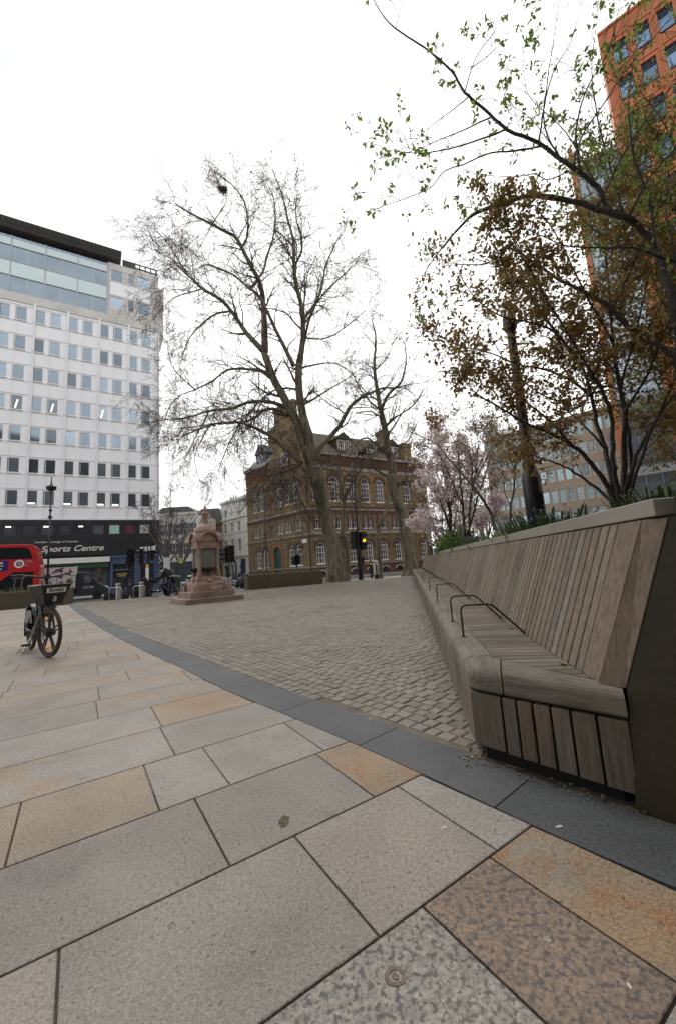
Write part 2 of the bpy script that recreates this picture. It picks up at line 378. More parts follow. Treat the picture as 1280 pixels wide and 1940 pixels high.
# --- slate band along the curve
LO = [(-11.66, 17.06), (-8.3, 12.6), (-4.75, 8.02), (-2.70, 5.51), (-1.84, 4.50), (-1.10, 3.60), (-.60, 3.05), (-.10, 2.50), (.34, 1.985), (.655, 1.60), (.95, 1.27), (1.5, .68), (2.3, -.1)]
def resample(P, step):
    P = [Vector(p) for p in P]
    # Catmull-Rom
    Q = []
    for i in range(len(P) - 1):
        p0 = P[max(0, i - 1)]; p1 = P[i]; p2 = P[i + 1]; p3 = P[min(len(P) - 1, i + 2)]
        for k in range(24):
            u = k / 24
            Q.append(.5 * ((2 * p1) + (p2 - p0) * u + (2 * p0 - 5 * p1 + 4 * p2 - p3) * u * u + (3 * p1 - p0 - 3 * p2 + p3) * u ** 3))
    Q.append(P[-1]); out = [Q[0]]; acc = 0
    for a, b in zip(Q, Q[1:]):
        L = (b - a).length
        while acc + L >= step:
            u = (step - acc) / L; a = a.lerp(b, u); out.append(a.copy()); L = (b - a).length; acc = 0
        acc += L
    return out
LOc = resample(LO, .1)
BW = .31
def nrm(P, i):
    t = (P[min(i + 3, len(P) - 1)] - P[max(i - 3, 0)]).normalized(); return Vector((-t.y, t.x))
UPc = [p + nrm(LOc, i) * BW for i, p in enumerate(LOc)]
m = MB(); i = 0; n8 = 8
ph = min(range(len(LOc)), key=lambda k: (LOc[k] - Vector((.53, 1.75))).length) % n8
st = list(range(ph, len(LOc), n8)); st = ([0] if st[0] else []) + st
if st[-1] != len(LOc) - 1: st.append(len(LOc) - 1)
for a, b in zip(st, st[1:]):
    if b <= a: continue
    lo = [LOc[k] for k in range(a, b + 1)]; up = [UPc[k] for k in range(a, b + 1)]
    ring = lo + up[::-1]; c = sum(ring, Vector((0, 0))) / len(ring)
    def sh(p, lo_, d=.004):   # pull the two end joints apart
        return p
    tdir0 = (LOc[min(a + 1, b)] - LOc[a]).normalized() * .003; tdir1 = (LOc[b] - LOc[b - 1]).normalized() * .003
    ring = [p.copy() for p in ring]; n = len(lo)
    ring[0] += tdir0; ring[-1] += tdir0; ring[n - 1] -= tdir1; ring[n] -= tdir1
    m.hexa([(p.x, p.y, -.03) for p in ring], [(p.x, p.y, 0) for p in ring])
tag(m.build('slate_kerb_band', M_SLATE), kind='structure')

# --- beds under slabs and setts
m = MB(); m.box(-40, 14, -14, 2.0, -.3, -.0095)
for k in range(0, 40):
    pass
tag(m.build('joint_bed', M_GROUT), kind='structure')
m = MB()
xs2 = [x * 1.0 for x in range(-30, 9)]; ys2 = [2.0 + y for y in range(0, 24)]
vv, ff = grid_sheet(xs2, ys2, lambda x, y: min(0, zg(x, y)) - .006)
ff = [f for f in ff if all(Vector((vv[i][0], vv[i][1])).dot(KN) < K0 - .8 for i in f)]
m.add(vv, ff); tag(m.build('joint_sand', M_DIRT), kind='structure')

# --- polygon clip
def clip(poly, q, n):
    """keep the side where (p-q).n <= 0"""
    out = []
    for i in range(len(poly)):
        a, b = poly[i], poly[(i + 1) % len(poly)]
        da = (a - q).dot(n); db = (b - q).dot(n)
        if da <= 0: out.append(a)
        if (da < 0) != (db < 0) and abs(da - db) > 1e-9: out.append(a.lerp(b, da / (da - db)))
    return out
def area(p): return abs(sum(p[i].x * p[(i + 1) % len(p)].y - p[(i + 1) % len(p)].x * p[i].y for i in range(len(p)))) / 2
LOn = np.array([[p.x, p.y] for p in LOc])
def clip_curve(poly, side, off=0.0):
    c = sum(poly, Vector((0, 0))) / len(poly)
    pts = [c] + list(poly)
    idx = set()
    for p in pts:
        d = (LOn[:, 0] - p.x) ** 2 + (LOn[:, 1] - p.y) ** 2
        k = int(d.argmin())
        if d[k] < 1.6: idx.add(k)
    if not idx:
        return poly
    if len(idx) > 3: idx = sorted(idx); idx = {idx[0], idx[len(idx) // 2], idx[-1]}
    for k in idx:
        nn = nrm(LOc, k)
        q = LOc[k] + nn * off
        poly = clip(poly, q, nn * side)
        if len(poly) < 3: return []
    return poly
def inside_lo(c, off):   # signed distance to the curve: <0 on the slab side
    d = (LOn[:, 0] - c.x) ** 2 + (LOn[:, 1] - c.y) ** 2; k = int(d.argmin())
    return (c - LOc[k]).dot(nrm(LOc, k)) - off
E_ = Vector((math.cos(R(33.5)), math.sin(R(33.5)))); P_ = Vector((-E_.y, E_.x))
SPEC = [(tuple(G(*q).xy), k) for q, k in (((1060, 1790), 3), ((800, 1850), 4), ((1120, 1690), 5), ((180, 1530), 2), ((740, 1465), 5), ((400, 1780), 0), ((220, 1650), 0), ((530, 1560), 0), ((770, 1620), 1), ((660, 1395), 2),
        ((900, 1540), 6), ((520, 1430), 0), ((60, 1870), 1), ((350, 1480), 6), ((250, 1430), 1), ((80, 1500), 6), ((450, 1400), 6), ((170, 1400), 6), ((15, 1590), 2), ((400, 1350), 2), ((1240, 1900), 3))]
rng = random.Random(5)
known = {0: [-1.3, -.45, .10, .861, 1.62, 2.5], 1: [-2.6, -1.75, -.75, -.02, .703, 1.219, 2.1], 2: [-2.2, -1.45, -.62, .46, 1.089, 1.9],
         3: [-2.9, -1.9, -1.0, -.197, .317, .625, 1.142, 1.9]}
known[0] = [-1.3, -.45, .10, .861, 1.173, 1.9, 2.5]
m = MB()
def slab(poly, z=0.0, g=.0038, ch=.003):
    c = sum(poly, Vector((0, 0))) / len(poly)
    if area(poly) < .004: return
    n = len(poly); ins = []; ins2 = []
    def inset(d):
        r = []
        for i in range(n):
            a, b, e = poly[i - 1], poly[i], poly[(i + 1) % n]
            if (b - a).length < 1e-6 or (e - b).length < 1e-6: r.append(b.copy()); continue
            t1 = (b - a).normalized(); t2 = (e - b).normalized(); n1 = Vector((-t1.y, t1.x)); n2 = Vector((-t2.y, t2.x))
            if (c - b).dot(n1 + n2) < 0: n1, n2 = -n1, -n2
            k = 1 + n1.dot(n2)
            r.append(b + (n1 + n2) * (d / max(k, .4)))
        return r
    p0 = inset(g); p1 = inset(g + ch)
    zz = lambda p: (zg(p.x, p.y) if p.y > 14 else 0) + z
    mi = 0
    for (ax, ay), k_ in SPEC:
        if (Vector((ax, ay)) - c).length < .7:
            inside = all(((poly[(i + 1) % n] - poly[i]).x * (ay - poly[i].y) - (poly[(i + 1) % n] - poly[i]).y * (ax - poly[i].x)) > 0 for i in range(n)) or all(((poly[(i + 1) % n] - poly[i]).x * (ay - poly[i].y) - (poly[(i + 1) % n] - poly[i]).y * (ax - poly[i].x)) < 0 for i in range(n))
            if inside: mi = k_ + 1
    V = [(p.x, p.y, zz(p) - .03) for p in p0] + [(p.x, p.y, zz(p) - ch * .6) for p in p0] + [(p.x, p.y, zz(p)) for p in p1]
    F = [tuple(range(2 * n, 3 * n))]
    for i in range(n):
        j = (i + 1) % n
        F.append((i, j, n + j, n + i)); F.append((n + i, n + j, 2 * n + j, 2 * n + i))
    m.add(V, F, mi)
# keep the streets' far side away
p = .953 - .51 * 22; row = -22
while p < 26:
    w_ = .512
    if row in known: js = [-1e9] and known[row]
    else:
        js = []; s = -26 + rng.random()
        while s < 16: js.append(s); s += rng.choice([.5, .62, .75, .86, .95, 1.02])
    if row in known:
        js = list(js); s = js[0]
        while s > -26: s -= rng.choice([.5, .65, .8, .95]); js.insert(0, s)
        s = js[-1]
        while s < 10: s += rng.choice([.6, .75, .95]); js.append(s)
    p0 = p - .512 if row != 99 else p
    for a, b in zip(js, js[1:]):
        q = [E_ * s + P_ * t for s, t in ((a, p0), (b, p0), (b, p0 + w_), (a, p0 + w_))]
        c = sum(q, Vector((0, 0))) / 4
        if c.x < -24 or c.y < -3.5 or c.x > 3.5: continue
        if c.dot(KN) > K0 - .9 + 0: continue
        sd = inside_lo(c, 0)
        if sd > .75: continue
        q = clip_curve(q, 1, 0)
        if len(q) < 3: continue
        if c.dot(KN) > 20: q = clip(q, KN * (K0 - .32), KN)
        if len(q) >= 3: slab(q)
    p += .512; row += 1
tag(m.build('paving_slabs', [M_SLAB] + M_SLABW), kind='structure')
# --- setts
rng = random.Random(11)
AA = [Vector(p) for p in ((-11.6, 15.6), (-9.9, 15.4), (-6.7, 16.2), (-4.3, 18.6), (4.6, 25.6))]
def far_ok(c):
    for a, b in zip(AA, AA[1:]):
        if a.x <= c.x <= b.x:
            return c.y < a.y + (b.y - a.y) * (c.x - a.x) / (b.x - a.x)
    return c.x > 4.6 and c.y < 26
a0 = R(-50); U_ = Vector((math.cos(a0), math.sin(a0))); V_ = Vector((-U_.y, U_.x))
verts = []; faces = []
BENX = lambda y: .606 + (y - 2.125) * math.tan(R(9.3))
r = -20.0
while r < 26:
    rw = .092
    s = -30 + rng.random() * .1
    while s < 14:
        L = rng.uniform(.08, .12)
        c = U_ * (s + L / 2) + V_ * (r + rw / 2)
        far = c.y > 13
        if far: pass
        ok = (c.x < BENX(c.y) + .12 if c.y > 1.9 else c.x < .62) and c.y > 1.5 and c.x > -12 and far_ok(c) and inside_lo(c, BW + .035) > 0
        if ok:
            j = .0045; g = .0028
            q = [U_ * (s + g + rng.uniform(0, j)) + V_ * (r + g + rng.uniform(0, j)), U_ * (s + L - g - rng.uniform(0, j)) + V_ * (r + g + rng.uniform(0, j)),
                 U_ * (s + L - g - rng.uniform(0, j)) + V_ * (r + rw - g - rng.uniform(0, j)), U_ * (s + g + rng.uniform(0, j)) + V_ * (r + rw - g - rng.uniform(0, j))]
            z0 = zg(c.x, c.y) if c.y > 14 else 0; zt = z0 + rng.uniform(-.002, .002); tx = rng.uniform(-.018, .018); ty = rng.uniform(-.018, .018)
            b = len(verts); cc = (q[0] + q[1] + q[2] + q[3]) / 4
            for p_ in q: verts.append((p_.x, p_.y, z0 - .02))
            if far:
                for p_ in q: verts.append((p_.x, p_.y, zt + (p_.x - cc.x) * tx + (p_.y - cc.y) * ty))
                for k in range(4): faces.append((b + k, b + (k + 1) % 4, b + 4 + (k + 1) % 4, b + 4 + k))
                faces.append((b + 4, b + 5, b + 6, b + 7))
            else:
                for p_ in q: verts.append((p_.x, p_.y, zt - .0035 + (p_.x - cc.x) * tx + (p_.y - cc.y) * ty))
                for p_ in q:
                    k_ = cc.lerp(p_, .86 + rng.uniform(-.05, .04)); verts.append((k_.x, k_.y, zt + .001 + rng.uniform(-.001, .0015) + (k_.x - cc.x) * tx + (k_.y - cc.y) * ty))
                for k in range(4):
                    faces.append((b + k, b + (k + 1) % 4, b + 4 + (k + 1) % 4, b + 4 + k)); faces.append((b + 4 + k, b + 4 + (k + 1) % 4, b + 8 + (k + 1) % 4, b + 8 + k))
                faces.append((b + 8, b + 9, b + 10, b + 11))
        s += L
    r += rw
me = bpy.data.meshes.new('cobbled_setts'); me.from_pydata(verts, [], faces); me.materials.append(M_SETT)
o = bpy.data.objects.new('cobbled_setts', me); C.objects.link(o); tag(o, kind='structure')

# ============================================================ BENCH AND RAISED PLANTER
BAZ = R(9.3); BA = Vector((math.sin(BAZ), math.cos(BAZ), 0)); BN = Vector((math.cos(BAZ), -math.sin(BAZ), 0)); BC = Vector((.606, 2.125, 0))
def BL(x, y, z=0): return BC + BN * x + BA * y + Vector((0, 0, z))
LEN = 21.0
bench = thing('slatted_bench', 'long weathered timber slatted bench with high raked back and steel arm hoops', 'bench', BC, -BAZ)
# seat level ZS, nosing height
ZS, ZN = .44, .325
D2 = Vector((.812, -.584)); M2 = Vector((.584, .812))
# back
Bp, Tp = Vector((.485, -.305)), Vector((.738, -.33)); Br, Tr = Vector((.556, -.372)), Vector((.785, -.425))
m = MB(); y = -.13
def backslat(y0, y1, t=.03, z0=.435, z1=1.10):
    # leaning board between y0 and y1 at its foot
    m.hexa([(.485, y0, z0), (.485, y1, z0), (.485 + t, y1, z0 - .005), (.485 + t, y0, z0 - .005)], [(.738, y0, z1), (.738, y1, z1), (.738 + t, y1, z1 - .004), (.738 + t, y0, z1 - .004)])
m.hexa([(Bp.x, Bp.y, .435), (.485, -.145, .435), (.515, -.145, .43), (.515, -.30, .43)], [(Tp.x, Tp.y, 1.10), (.738, -.145, 1.10), (.768, -.145, 1.096), (.768, -.32, 1.096)])
y = -.138
rng = random.Random(3)
while y < LEN:
    wd = rng.choice([.066, .07, .074]); backslat(y, y + wd, .03); y += wd + .013
m.build('backrest', M_WZ, bench, bevel=.003, seg=1)
m = MB()
m.hexa([(Br.x, Br.y, .435), (Bp.x, Bp.y - .002, .435), (Bp.x + .04, Bp.y + .01, .43), (Br.x + .03, Br.y + .02, .43)], [(Tr.x, Tr.y, 1.098), (Tp.x + .001, Tp.y - .002, 1.10), (Tp.x + .04, Tp.y + .01, 1.096), (Tr.x + .03, Tr.y + .02, 1.094)])
m.build('return_board', M_WZ, bench, bevel=.003, seg=1)
# backing behind slats
m = MB(); m.hexa([(.52, -.33, .30), (.52, LEN, .30), (.56, LEN, .30), (.56, -.33, .30)], [(.772, -.34, 1.09), (.772, LEN, 1.09), (.80, LEN, 1.09), (.80, -.34, 1.09)]); m.build('back_board', M_BRONZED, bench)
# nosing boards, rounded front
def nose(m, P0, P1, in0, in1, k=7):
    """rounded board; P0->P1 outer foot line, in0/in1 inner edge points (plan)"""
    P0, P1, in0, in1 = map(Vector, (P0, P1, in0, in1))
    nin = ((in0 - P0) + (in1 - P1)).normalized()
    prof = []
    r = .055
    prof.append((.012, ZN)); prof.append((0, ZN + .012))
    prof.append((0, ZS - r))
    for i in range(1, k + 1):
        a = math.pi / 2 * i / k; prof.append((r - r * math.cos(a), ZS - r + r * math.sin(a)))
    lo = []; hi = []
    for d, z in prof:
        lo.append((*(P0 + nin * d), z)); hi.append((*(P1 + nin * d), z))
    lo.append((*in0, ZS)); lo.append((*in0, ZN)); hi.append((*in1, ZS)); hi.append((*in1, ZN))
    m.hexa(lo, hi)
m = MB()
js = [.205, 2.1, 4.08, 6.03, 8.0, 9.95, 11.9, 13.85, 15.8, 17.75, 19.7, LEN]
for a, b in zip(js, js[1:]): nose(m, (0, a + .002), (0, b - .002), (.16, a + .002), (.16, b - .002))
# rounded corner block
ins = Vector((.16, .137))
cor = [Vector((0, .201)), Vector((0, .06))]
for i in range(1, 7):
    u = i / 6; a = Vector((0, .06)); b_ = Vector((0, 0)); c_ = D2 * .06
    cor.append(a * (1 - u) ** 2 + b_ * 2 * u * (1 - u) + c_ * u ** 2)
cor.append(D2 * .172)
prof = [(.012, ZN), (0, ZN + .012), (0, ZS - .055)] + [(.055 - .055 * math.cos(math.pi / 2 * i / 6), ZS - .055 + .055 * math.sin(math.pi / 2 * i / 6)) for i in range(1, 7)]
rings = []
tgt = [Vector((.158, .201))] + [Vector((.158, .150)) for _ in cor[1:-1]] + [Vector((.185, .112))]
for c_, t_ in zip(cor, tgt):
    d_ = (t_ - c_).normalized()
    rings.append([(*(c_ + d_ * p_[0]), p_[1]) for p_ in prof] + [(*t_, ZS), (*t_, ZN)])
n = len(rings[0]); V = [p for r_ in rings for p in r_]; F = []
for i in range(len(rings) - 1):
    for k in range(n): F.append((i * n + k, i * n + (k + 1) % n, (i + 1) * n + (k + 1) % n, (i + 1) * n + k))
F.append(tuple(range(n))[::-1]); F.append(tuple((len(rings) - 1) * n + k for k in range(n)))
m.add(V, F)
nosing = m.build('nosing', M_WY, bench, bevel=.0)
# end board, along the splayed end
m = MB()
ang = math.atan2(D2.y, D2.x)
e0 = D2 * .178; e1 = D2 * .665
nose(m, e0, e1, (.190, .106), (.552, -.352)); m.build('end_board', M_WD, bench)
# seat slats, across
m = MB(); y = -.30; Bq = Vector((.485, -.30)); s0 = Vector((.163, .141))
ln = (Bq - s0).normalized(); lnn = Vector((-ln.y, ln.x))
if lnn.y < 0: lnn = -lnn
while y < LEN - .05:
    q = [Vector((.166, y)), Vector((.487, y)), Vector((.487, y + .064)), Vector((.166, y + .064))]
    if y < .3: q = clip(q, s0 + lnn * .006, -lnn)
    if len(q) >= 3 and area(q) > .0006: m.prism([(p.x, p.y) for p in q], ZS - .03, ZS - .004)
    y += .072
m.build('seat', M_WX, bench, bevel=.002, seg=1)
# front slats
m = MB(); y = .10; rng = random.Random(8)
m.prism([(0.004, .095), (.004, .012), (.02, .0), (.06, .03), (.04, .095)], .065, ZN - .012)
while y < LEN:
    m.box(.004, .034, y + .004, y + .082, .05, ZN - .012); y += .088
m.build('front_panel', M_WZ, bench, bevel=.003, seg=1)
m = MB(); fr = [.012, .235, .340, .450, .565, .685, .830, 1.0]; LL = .665
for a, b in zip(fr, fr[1:]):
    a_ = D2 * (a * LL + .005); b_ = D2 * (b * LL - .005)
    if a == fr[0]: a_ = Vector((.012, -.003))
    m.prism([tuple(a_ + M2 * .004), tuple(b_ + M2 * .004), tuple(b_ + M2 * .036), tuple(a_ + M2 * .036)], .065 - .02 * a, ZN - .012)
m.build('end_panel', M_WZ, bench, bevel=.004, seg=2)
# carcass (recessed plinth and dark core)
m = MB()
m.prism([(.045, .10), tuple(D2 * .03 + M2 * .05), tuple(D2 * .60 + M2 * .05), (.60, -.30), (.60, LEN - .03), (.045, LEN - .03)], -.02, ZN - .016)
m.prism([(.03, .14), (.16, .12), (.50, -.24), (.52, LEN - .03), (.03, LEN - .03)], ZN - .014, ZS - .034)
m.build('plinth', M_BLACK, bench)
# arm hoops
def hoop(y, first=None):
    m = MB(); P = [(.085, y, ZS - .03), (.085, y, .615)]
    for i in range(1, 6):
        a = math.pi / 2 * i / 5; P.append((.085 + .04 * (1 - math.cos(a)), y, .615 + .04 * math.sin(a)))
    P += [(.27, y, .655), (.30, y, .645), (.318, y, .628), (.49, y, .45)]
    m.tube(P, .0065, 8); m.lathe([(.018, ZS), (.018, ZS + .004)], 12, (.085, y)); return m.build('arm_hoop', M_DKMETAL, bench, smooth=True)
for y in (.76, 1.44, 3.16, 4.95, 7.7, 9.2, 11.9, 13.4, 16.0, 17.6, 19.4): hoop(y)

planter = thing('raised_planter', 'long bronze steel planter wall with pale coping behind the timber bench', 'planter', BC, -BAZ)
W0b, W0t = Vector((.545, -.40)), Vector((.800, -.445))
m = MB()
# end wall along the splay, leaning with the back, and the hidden long wall
e = Vector((.80, -.60))
lv = [((.520, -.378), -.02), ((.558, -.374), .43), ((.790, -.430), 1.10)]
for (p0, z0), (p1, z1) in zip(lv, lv[1:]):
    p0, p1 = Vector(p0), Vector(p1); q0, q1 = p0 + e * 3.2, p1 + e * 3.2; bk = Vector((.06, .08))
    m.hexa([(*p0, z0), (*q0, z0), (*(q0 + bk), z0), (*(p0 + bk), z0)], [(*p1, z1), (*q1, z1), (*(q1 + bk), z1), (*(p1 + bk), z1)])
m.hexa([(.61, -.30, -.02), (.61, LEN + .1, -.02), (.66, LEN + .1, -.02), (.66, -.30, -.02)], [(.81, -.40, 1.10), (.81, LEN + .1, 1.10), (.84, LEN + .1, 1.10), (.84, -.40, 1.10)])
m.hexa([(.30, LEN + .02, -.02), (6, LEN + .02, -.02), (6, LEN + .12, -.02), (.30, LEN + .12, -.02)], [(.75, LEN + .02, 1.08), (6, LEN + .02, 1.08), (6, LEN + .12, 1.08), (.75, LEN + .12, 1.08)])
m.build('planter_wall', M_BRONZED, planter)
m = MB()
c0 = Vector((.748, -.405)); ycs = [c0.y, 1.05, 3.1, 5.2, 7.3, 9.4, 11.2]
Z0, Z1 = 1.108, 1.18
for a, b in zip(ycs, ycs[1:]):
    x0 = .752
    m.prism([(x0, a + .0008), (x0, b - .0008), (x0 + .13, b - .0008), (x0 + .13, a + .0008)], Z0, Z1)
m.build('coping', M_COPING, planter, bevel=.004, seg=1)
m = MB(); q0 = Vector((.80, -.452)); m.prism([tuple(q0), tuple(q0 + e * 3.2), tuple(q0 + e * 3.2 + Vector((.08, .10))), (.885, -.40)], Z0 - .001, Z1 - .001); m.build('end_coping', M_BRONZED, planter, bevel=.003, seg=1)
m = MB()
m.prism([(.84, -.34), (3.3, -2.2), (7, -2), (7, LEN), (.86, LEN)], .5, 1.07); m.build('soil_bed', M_SOIL, planter)
# ============================================================ BUILDINGS
def facade_M(ox, oy, dx, dy, oz=0):
    """x along the facade, y into the building, z up (relative to the parent)"""
    return Matrix(((dx, -dy, 0, ox), (dy, dx, 0, oy), (0, 0, 1, oz), (0, 0, 0, 1)))
def wall_open(m, x0, x1, z0, z1, ops, depth=.22, mi=0, mr=None):
    """wall face at y=0 with real openings; ops = (cx, w, zb, zt, arch)"""
    mr = mi if mr is None else mr
    xs = sorted({x0, x1} | {o[0] - o[1] / 2 for o in ops} | {o[0] + o[1] / 2 for o in ops})
    zs = sorted({z0, z1} | {o[2] for o in ops} | {o[3] for o in ops})
    xs = [x for x in xs if x0 <= x <= x1]; zs = [z for z in zs if z0 <= z <= z1]
    for j in range(len(zs) - 1):
        run = None
        for i in range(len(xs) - 1):
            cx = (xs[i] + xs[i + 1]) / 2; cz = (zs[j] + zs[j + 1]) / 2
            solid = not any(abs(cx - o[0]) < o[1] / 2 and o[2] < cz < o[3] for o in ops)
            if solid:
                if run is None: run = xs[i]
            if (not solid or i == len(xs) - 2) and run is not None:
                xe = xs[i + 1] if solid else xs[i]
                m.quad((run, 0, zs[j]), (xe, 0, zs[j]), (xe, 0, zs[j + 1]), (run, 0, zs[j + 1]), mi); run = None
    for cx, w_, zb, zt, arch in ops:
        l, r = cx - w_ / 2, cx + w_ / 2; zs_ = zt - (w_ / 2 * arch)
        P = [(l, zb), (r, zb), (r, zs_)]
        if arch:
            A = [(cx + w_ / 2 * math.cos(math.pi * k / 10), zs_ + w_ / 2 * arch * math.sin(math.pi * k / 10)) for k in range(0, 11)]
            P = [(l, zb), (r, zb)] + A
            for a, b in zip(A, A[1:]):
                m.quad((a[0], 0, a[1]), (b[0], 0, b[1]), (b[0], 0, zt), (a[0], 0, zt), mi)
        else: P.append((l, zt))
        for a, b in zip(P, P[1:] + P[:1]): m.quad((a[0], 0, a[1]), (a[0], depth, a[1]), (b[0], depth, b[1]), (b[0], 0, b[1]), mr)
def win_frame(w_, h, arch=0, nx=2, nz=2, t=.06, bar=.035, sill=0, y=0.0, meeting=None):
    """frame centred on x=0, z from 0; returns (frame MB, pane MB)"""
    f = MB(); p = MB(); zs_ = h - w_ / 2 * arch; d0, d1 = y, y + .07
    f.box(-w_ / 2, -w_ / 2 + t, d0, d1, 0, zs_); f.box(w_ / 2 - t, w_ / 2, d0, d1, 0, zs_); f.box(-w_ / 2 + t, w_ / 2 - t, d0, d1, 0, t)
    if arch:
        n = 10
        for k in range(n):
            a, b = math.pi * k / n, math.pi * (k + 1) / n
            q = [(r_ * math.cos(c), zs_ + (r_ * arch) * math.sin(c)) for r_, c in ((w_ / 2, a), (w_ / 2, b), (w_ / 2 - t, b), (w_ / 2 - t, a))]
            f.prismy(q, d0, d1)
        P = [(-w_ / 2 + .01, .01), (w_ / 2 - .01, .01)] + [((w_ / 2 - .01) * math.cos(math.pi * k / n), zs_ + (w_ / 2 * arch - .01) * math.sin(math.pi * k / n)) for k in range(n + 1)]
    else:
        f.box(-w_ / 2 + t, w_ / 2 - t, d0, d1, h - t, h); P = [(-w_ / 2 + .01, .01), (w_ / 2 - .01, .01), (w_ / 2 - .01, h - .01), (-w_ / 2 + .01, h - .01)]
    for i in range(1, nx):
        x = -w_ / 2 + w_ * i / nx; f.box(x - bar / 2, x + bar / 2, d0 + .012, d1 - .01, t, zs_ if arch else h - t)
    for j in range(1, nz):
        z = (zs_ if arch else h) * j / (nz if not arch else nz - 0); f.box(-w_ / 2 + t, w_ / 2 - t, d0 + .014, d1 - .008, z - bar / 2, z + bar / 2)
    if arch: f.box(-w_ / 2 + t, w_ / 2 - t, d0 + .005, d1 - .005, zs_ - bar, zs_ + bar * .6)
    if sill: f.box(-w_ / 2 - sill, w_ / 2 + sill, d0 - .16, d1, -.09, -.002)
    p.prismy(P, d1 - .03, d1 - .01)
    return f, p
def make_window(parent, M, x, z, fp, mats, name='window', y=.1):
    f, p = fp
    if isinstance(f, MB):
        fo = f.build(name, mats[0], parent); po = p.build('pane', mats[1], fo); fp[0] = fo; fp[1] = po
    else:
        fo = bpy.data.objects.new(name, f.data); C.objects.link(fo); fo.parent = parent
        po = bpy.data.objects.new('pane', p.data); C.objects.link(po); po.parent = fo
    if mats[1] != po.active_material and po.data.users > 1:
        po.material_slots[0].link = 'OBJECT'; po.material_slots[0].material = mats[1]
    loc = M @ Vector((x, y, z)); fo.location = loc; fo.rotation_euler = (0, 0, math.atan2(M[1][0], M[0][0]))
    return fo
M_WPANEL = mat('white cladding', (.80, .815, .84), .5, .03, .25, 8, .03, isl=.03)
M_CONC = mat('beige stone fascia', (.56, .545, .52), .7, .14, .3, 5, .05)
M_BLKCLAD = mat('black cladding', (.017, .018, .022), .38, .25, .6, 8, .03)
M_EAVE = mat('dark eave', (.06, .06, .055), .7, .2, 1)
M_SPAN = mat('pale cyan glass panel', (.50, .60, .62), .15, .05, .3, 5, 0, metal=.15)
M_ALU = mat('grey mullion', (.40, .42, .43), .4, .1)
M_WARM = mat('lit lamp', (1.0, .78, .45), .5, .05, emit=1.6)
M_LAMPW = mat('lit ceiling lamp', (1, .93, .8), .5, .05, emit=1.8)
M_GREENL = mat('green lit sign', (.03, .45, .18), .5, .05, emit=.5)
M_BLUESH = mat('blue shopfront paint', (.055, .085, .17), .5, .12, 1)
M_BLIND = mat('window blind', (.42, .43, .44), .7, .08, 2)
# ---- white office block
WO = (-23.04, 50.0); wd = (.8534, .5213)
WH = thing('office_building', 'tall white panelled office block with black lower storeys and glazed top', 'office building', (WO[0], WO[1], 0), math.atan2(wd[1], wd[0]))
I4 = Matrix.Identity(4); XL = -30.2
ops = []; pit = 3.31; rows = [11.4 + 3.665 * k for k in range(7)]
wx = []
for k in range(9):
    b = -.54 - pit * k
    for o_ in (-.99, -2.55): wx.append(b + o_)
for zt in rows:
    for x in wx:
        if x > XL: ops.append((x, 1.14, zt - 1.72, zt, 0))
m = MB(); wall_open(m, XL, 0, 8.05, 34.2, ops, .12); m.build('wall', M_WPANEL, WH)
m = MB(); m.quad((0, 0, -1.5), (0, 22, -1.5), (0, 22, 42), (0, 0, 42)); m.quad((0, 22, -1.5), (XL, 22, -1.5), (XL, 22, 42), (0, 22, 42)); m.quad((XL, 22, -1.5), (XL, 0, -1.5), (XL, 0, 42), (XL, 22, 42))
m.quad((XL, 0, 42), (0, 0, 42), (0, 22, 42), (XL, 22, 42)); m.build('side_wall', M_WPANEL, WH)
m = MB()      # pilasters, panel joints and floor lines
for k in range(10):
    x = -.25 - pit * k
    if x < XL: break
    m.box(x - .13, x + .13, -.12, .0, 8.1, 34.1)
    m.box(x - 1.68, x - 1.64, -.03, 0, 8.1, 34.1)
for zt in rows:
    m.box(XL, 0, -.055, 0, zt + .16, zt + .22); m.box(XL, 0, -.045, 0, zt - 1.92, zt - 1.87)
m.box(XL, .06, -.16, 0, 8.0, 8.2); m.box(-.06, .14, -.14, .3, 8.05, 34.2)
m.build('pilaster_grid', mat('white trim', (.72, .735, .755), .5, .03), WH)
fw = [*win_frame(1.14, 1.72, 0, 1, 1, .07, sill=.03)]
rng = random.Random(2)
seen = 0
for r_, zt in enumerate(rows):
    for i, x in enumerate(wx):
        if x < XL: continue
        o = make_window(WH, I4, x, zt - 1.72, fw, (M_WHITEF, M_GLASS), y=.04)
        a = rng.random()
        if a < .34 and x > -18:
            hb = rng.uniform(.2, 1.5); b_ = MB(); b_.box(-.5, .5, .042, .048, 1.66 - hb, 1.66); bo = b_.build('blind', M_BLIND, o)
        if (r_ == 3 and i in (3, 6, 8)) or (r_ == 0 and i in (2, 3, 5, 7)):
            b_ = MB()
            if r_ == 3: b_.tube([(-.1, .035, .2), (.1, .035, 1.2)], .07, 6)
            else: b_.box(-.3, .35, .028, .04, .18, .3)
            b_.build('ceiling_lamp', M_WARM if r_ == 3 else M_LAMPW, o)
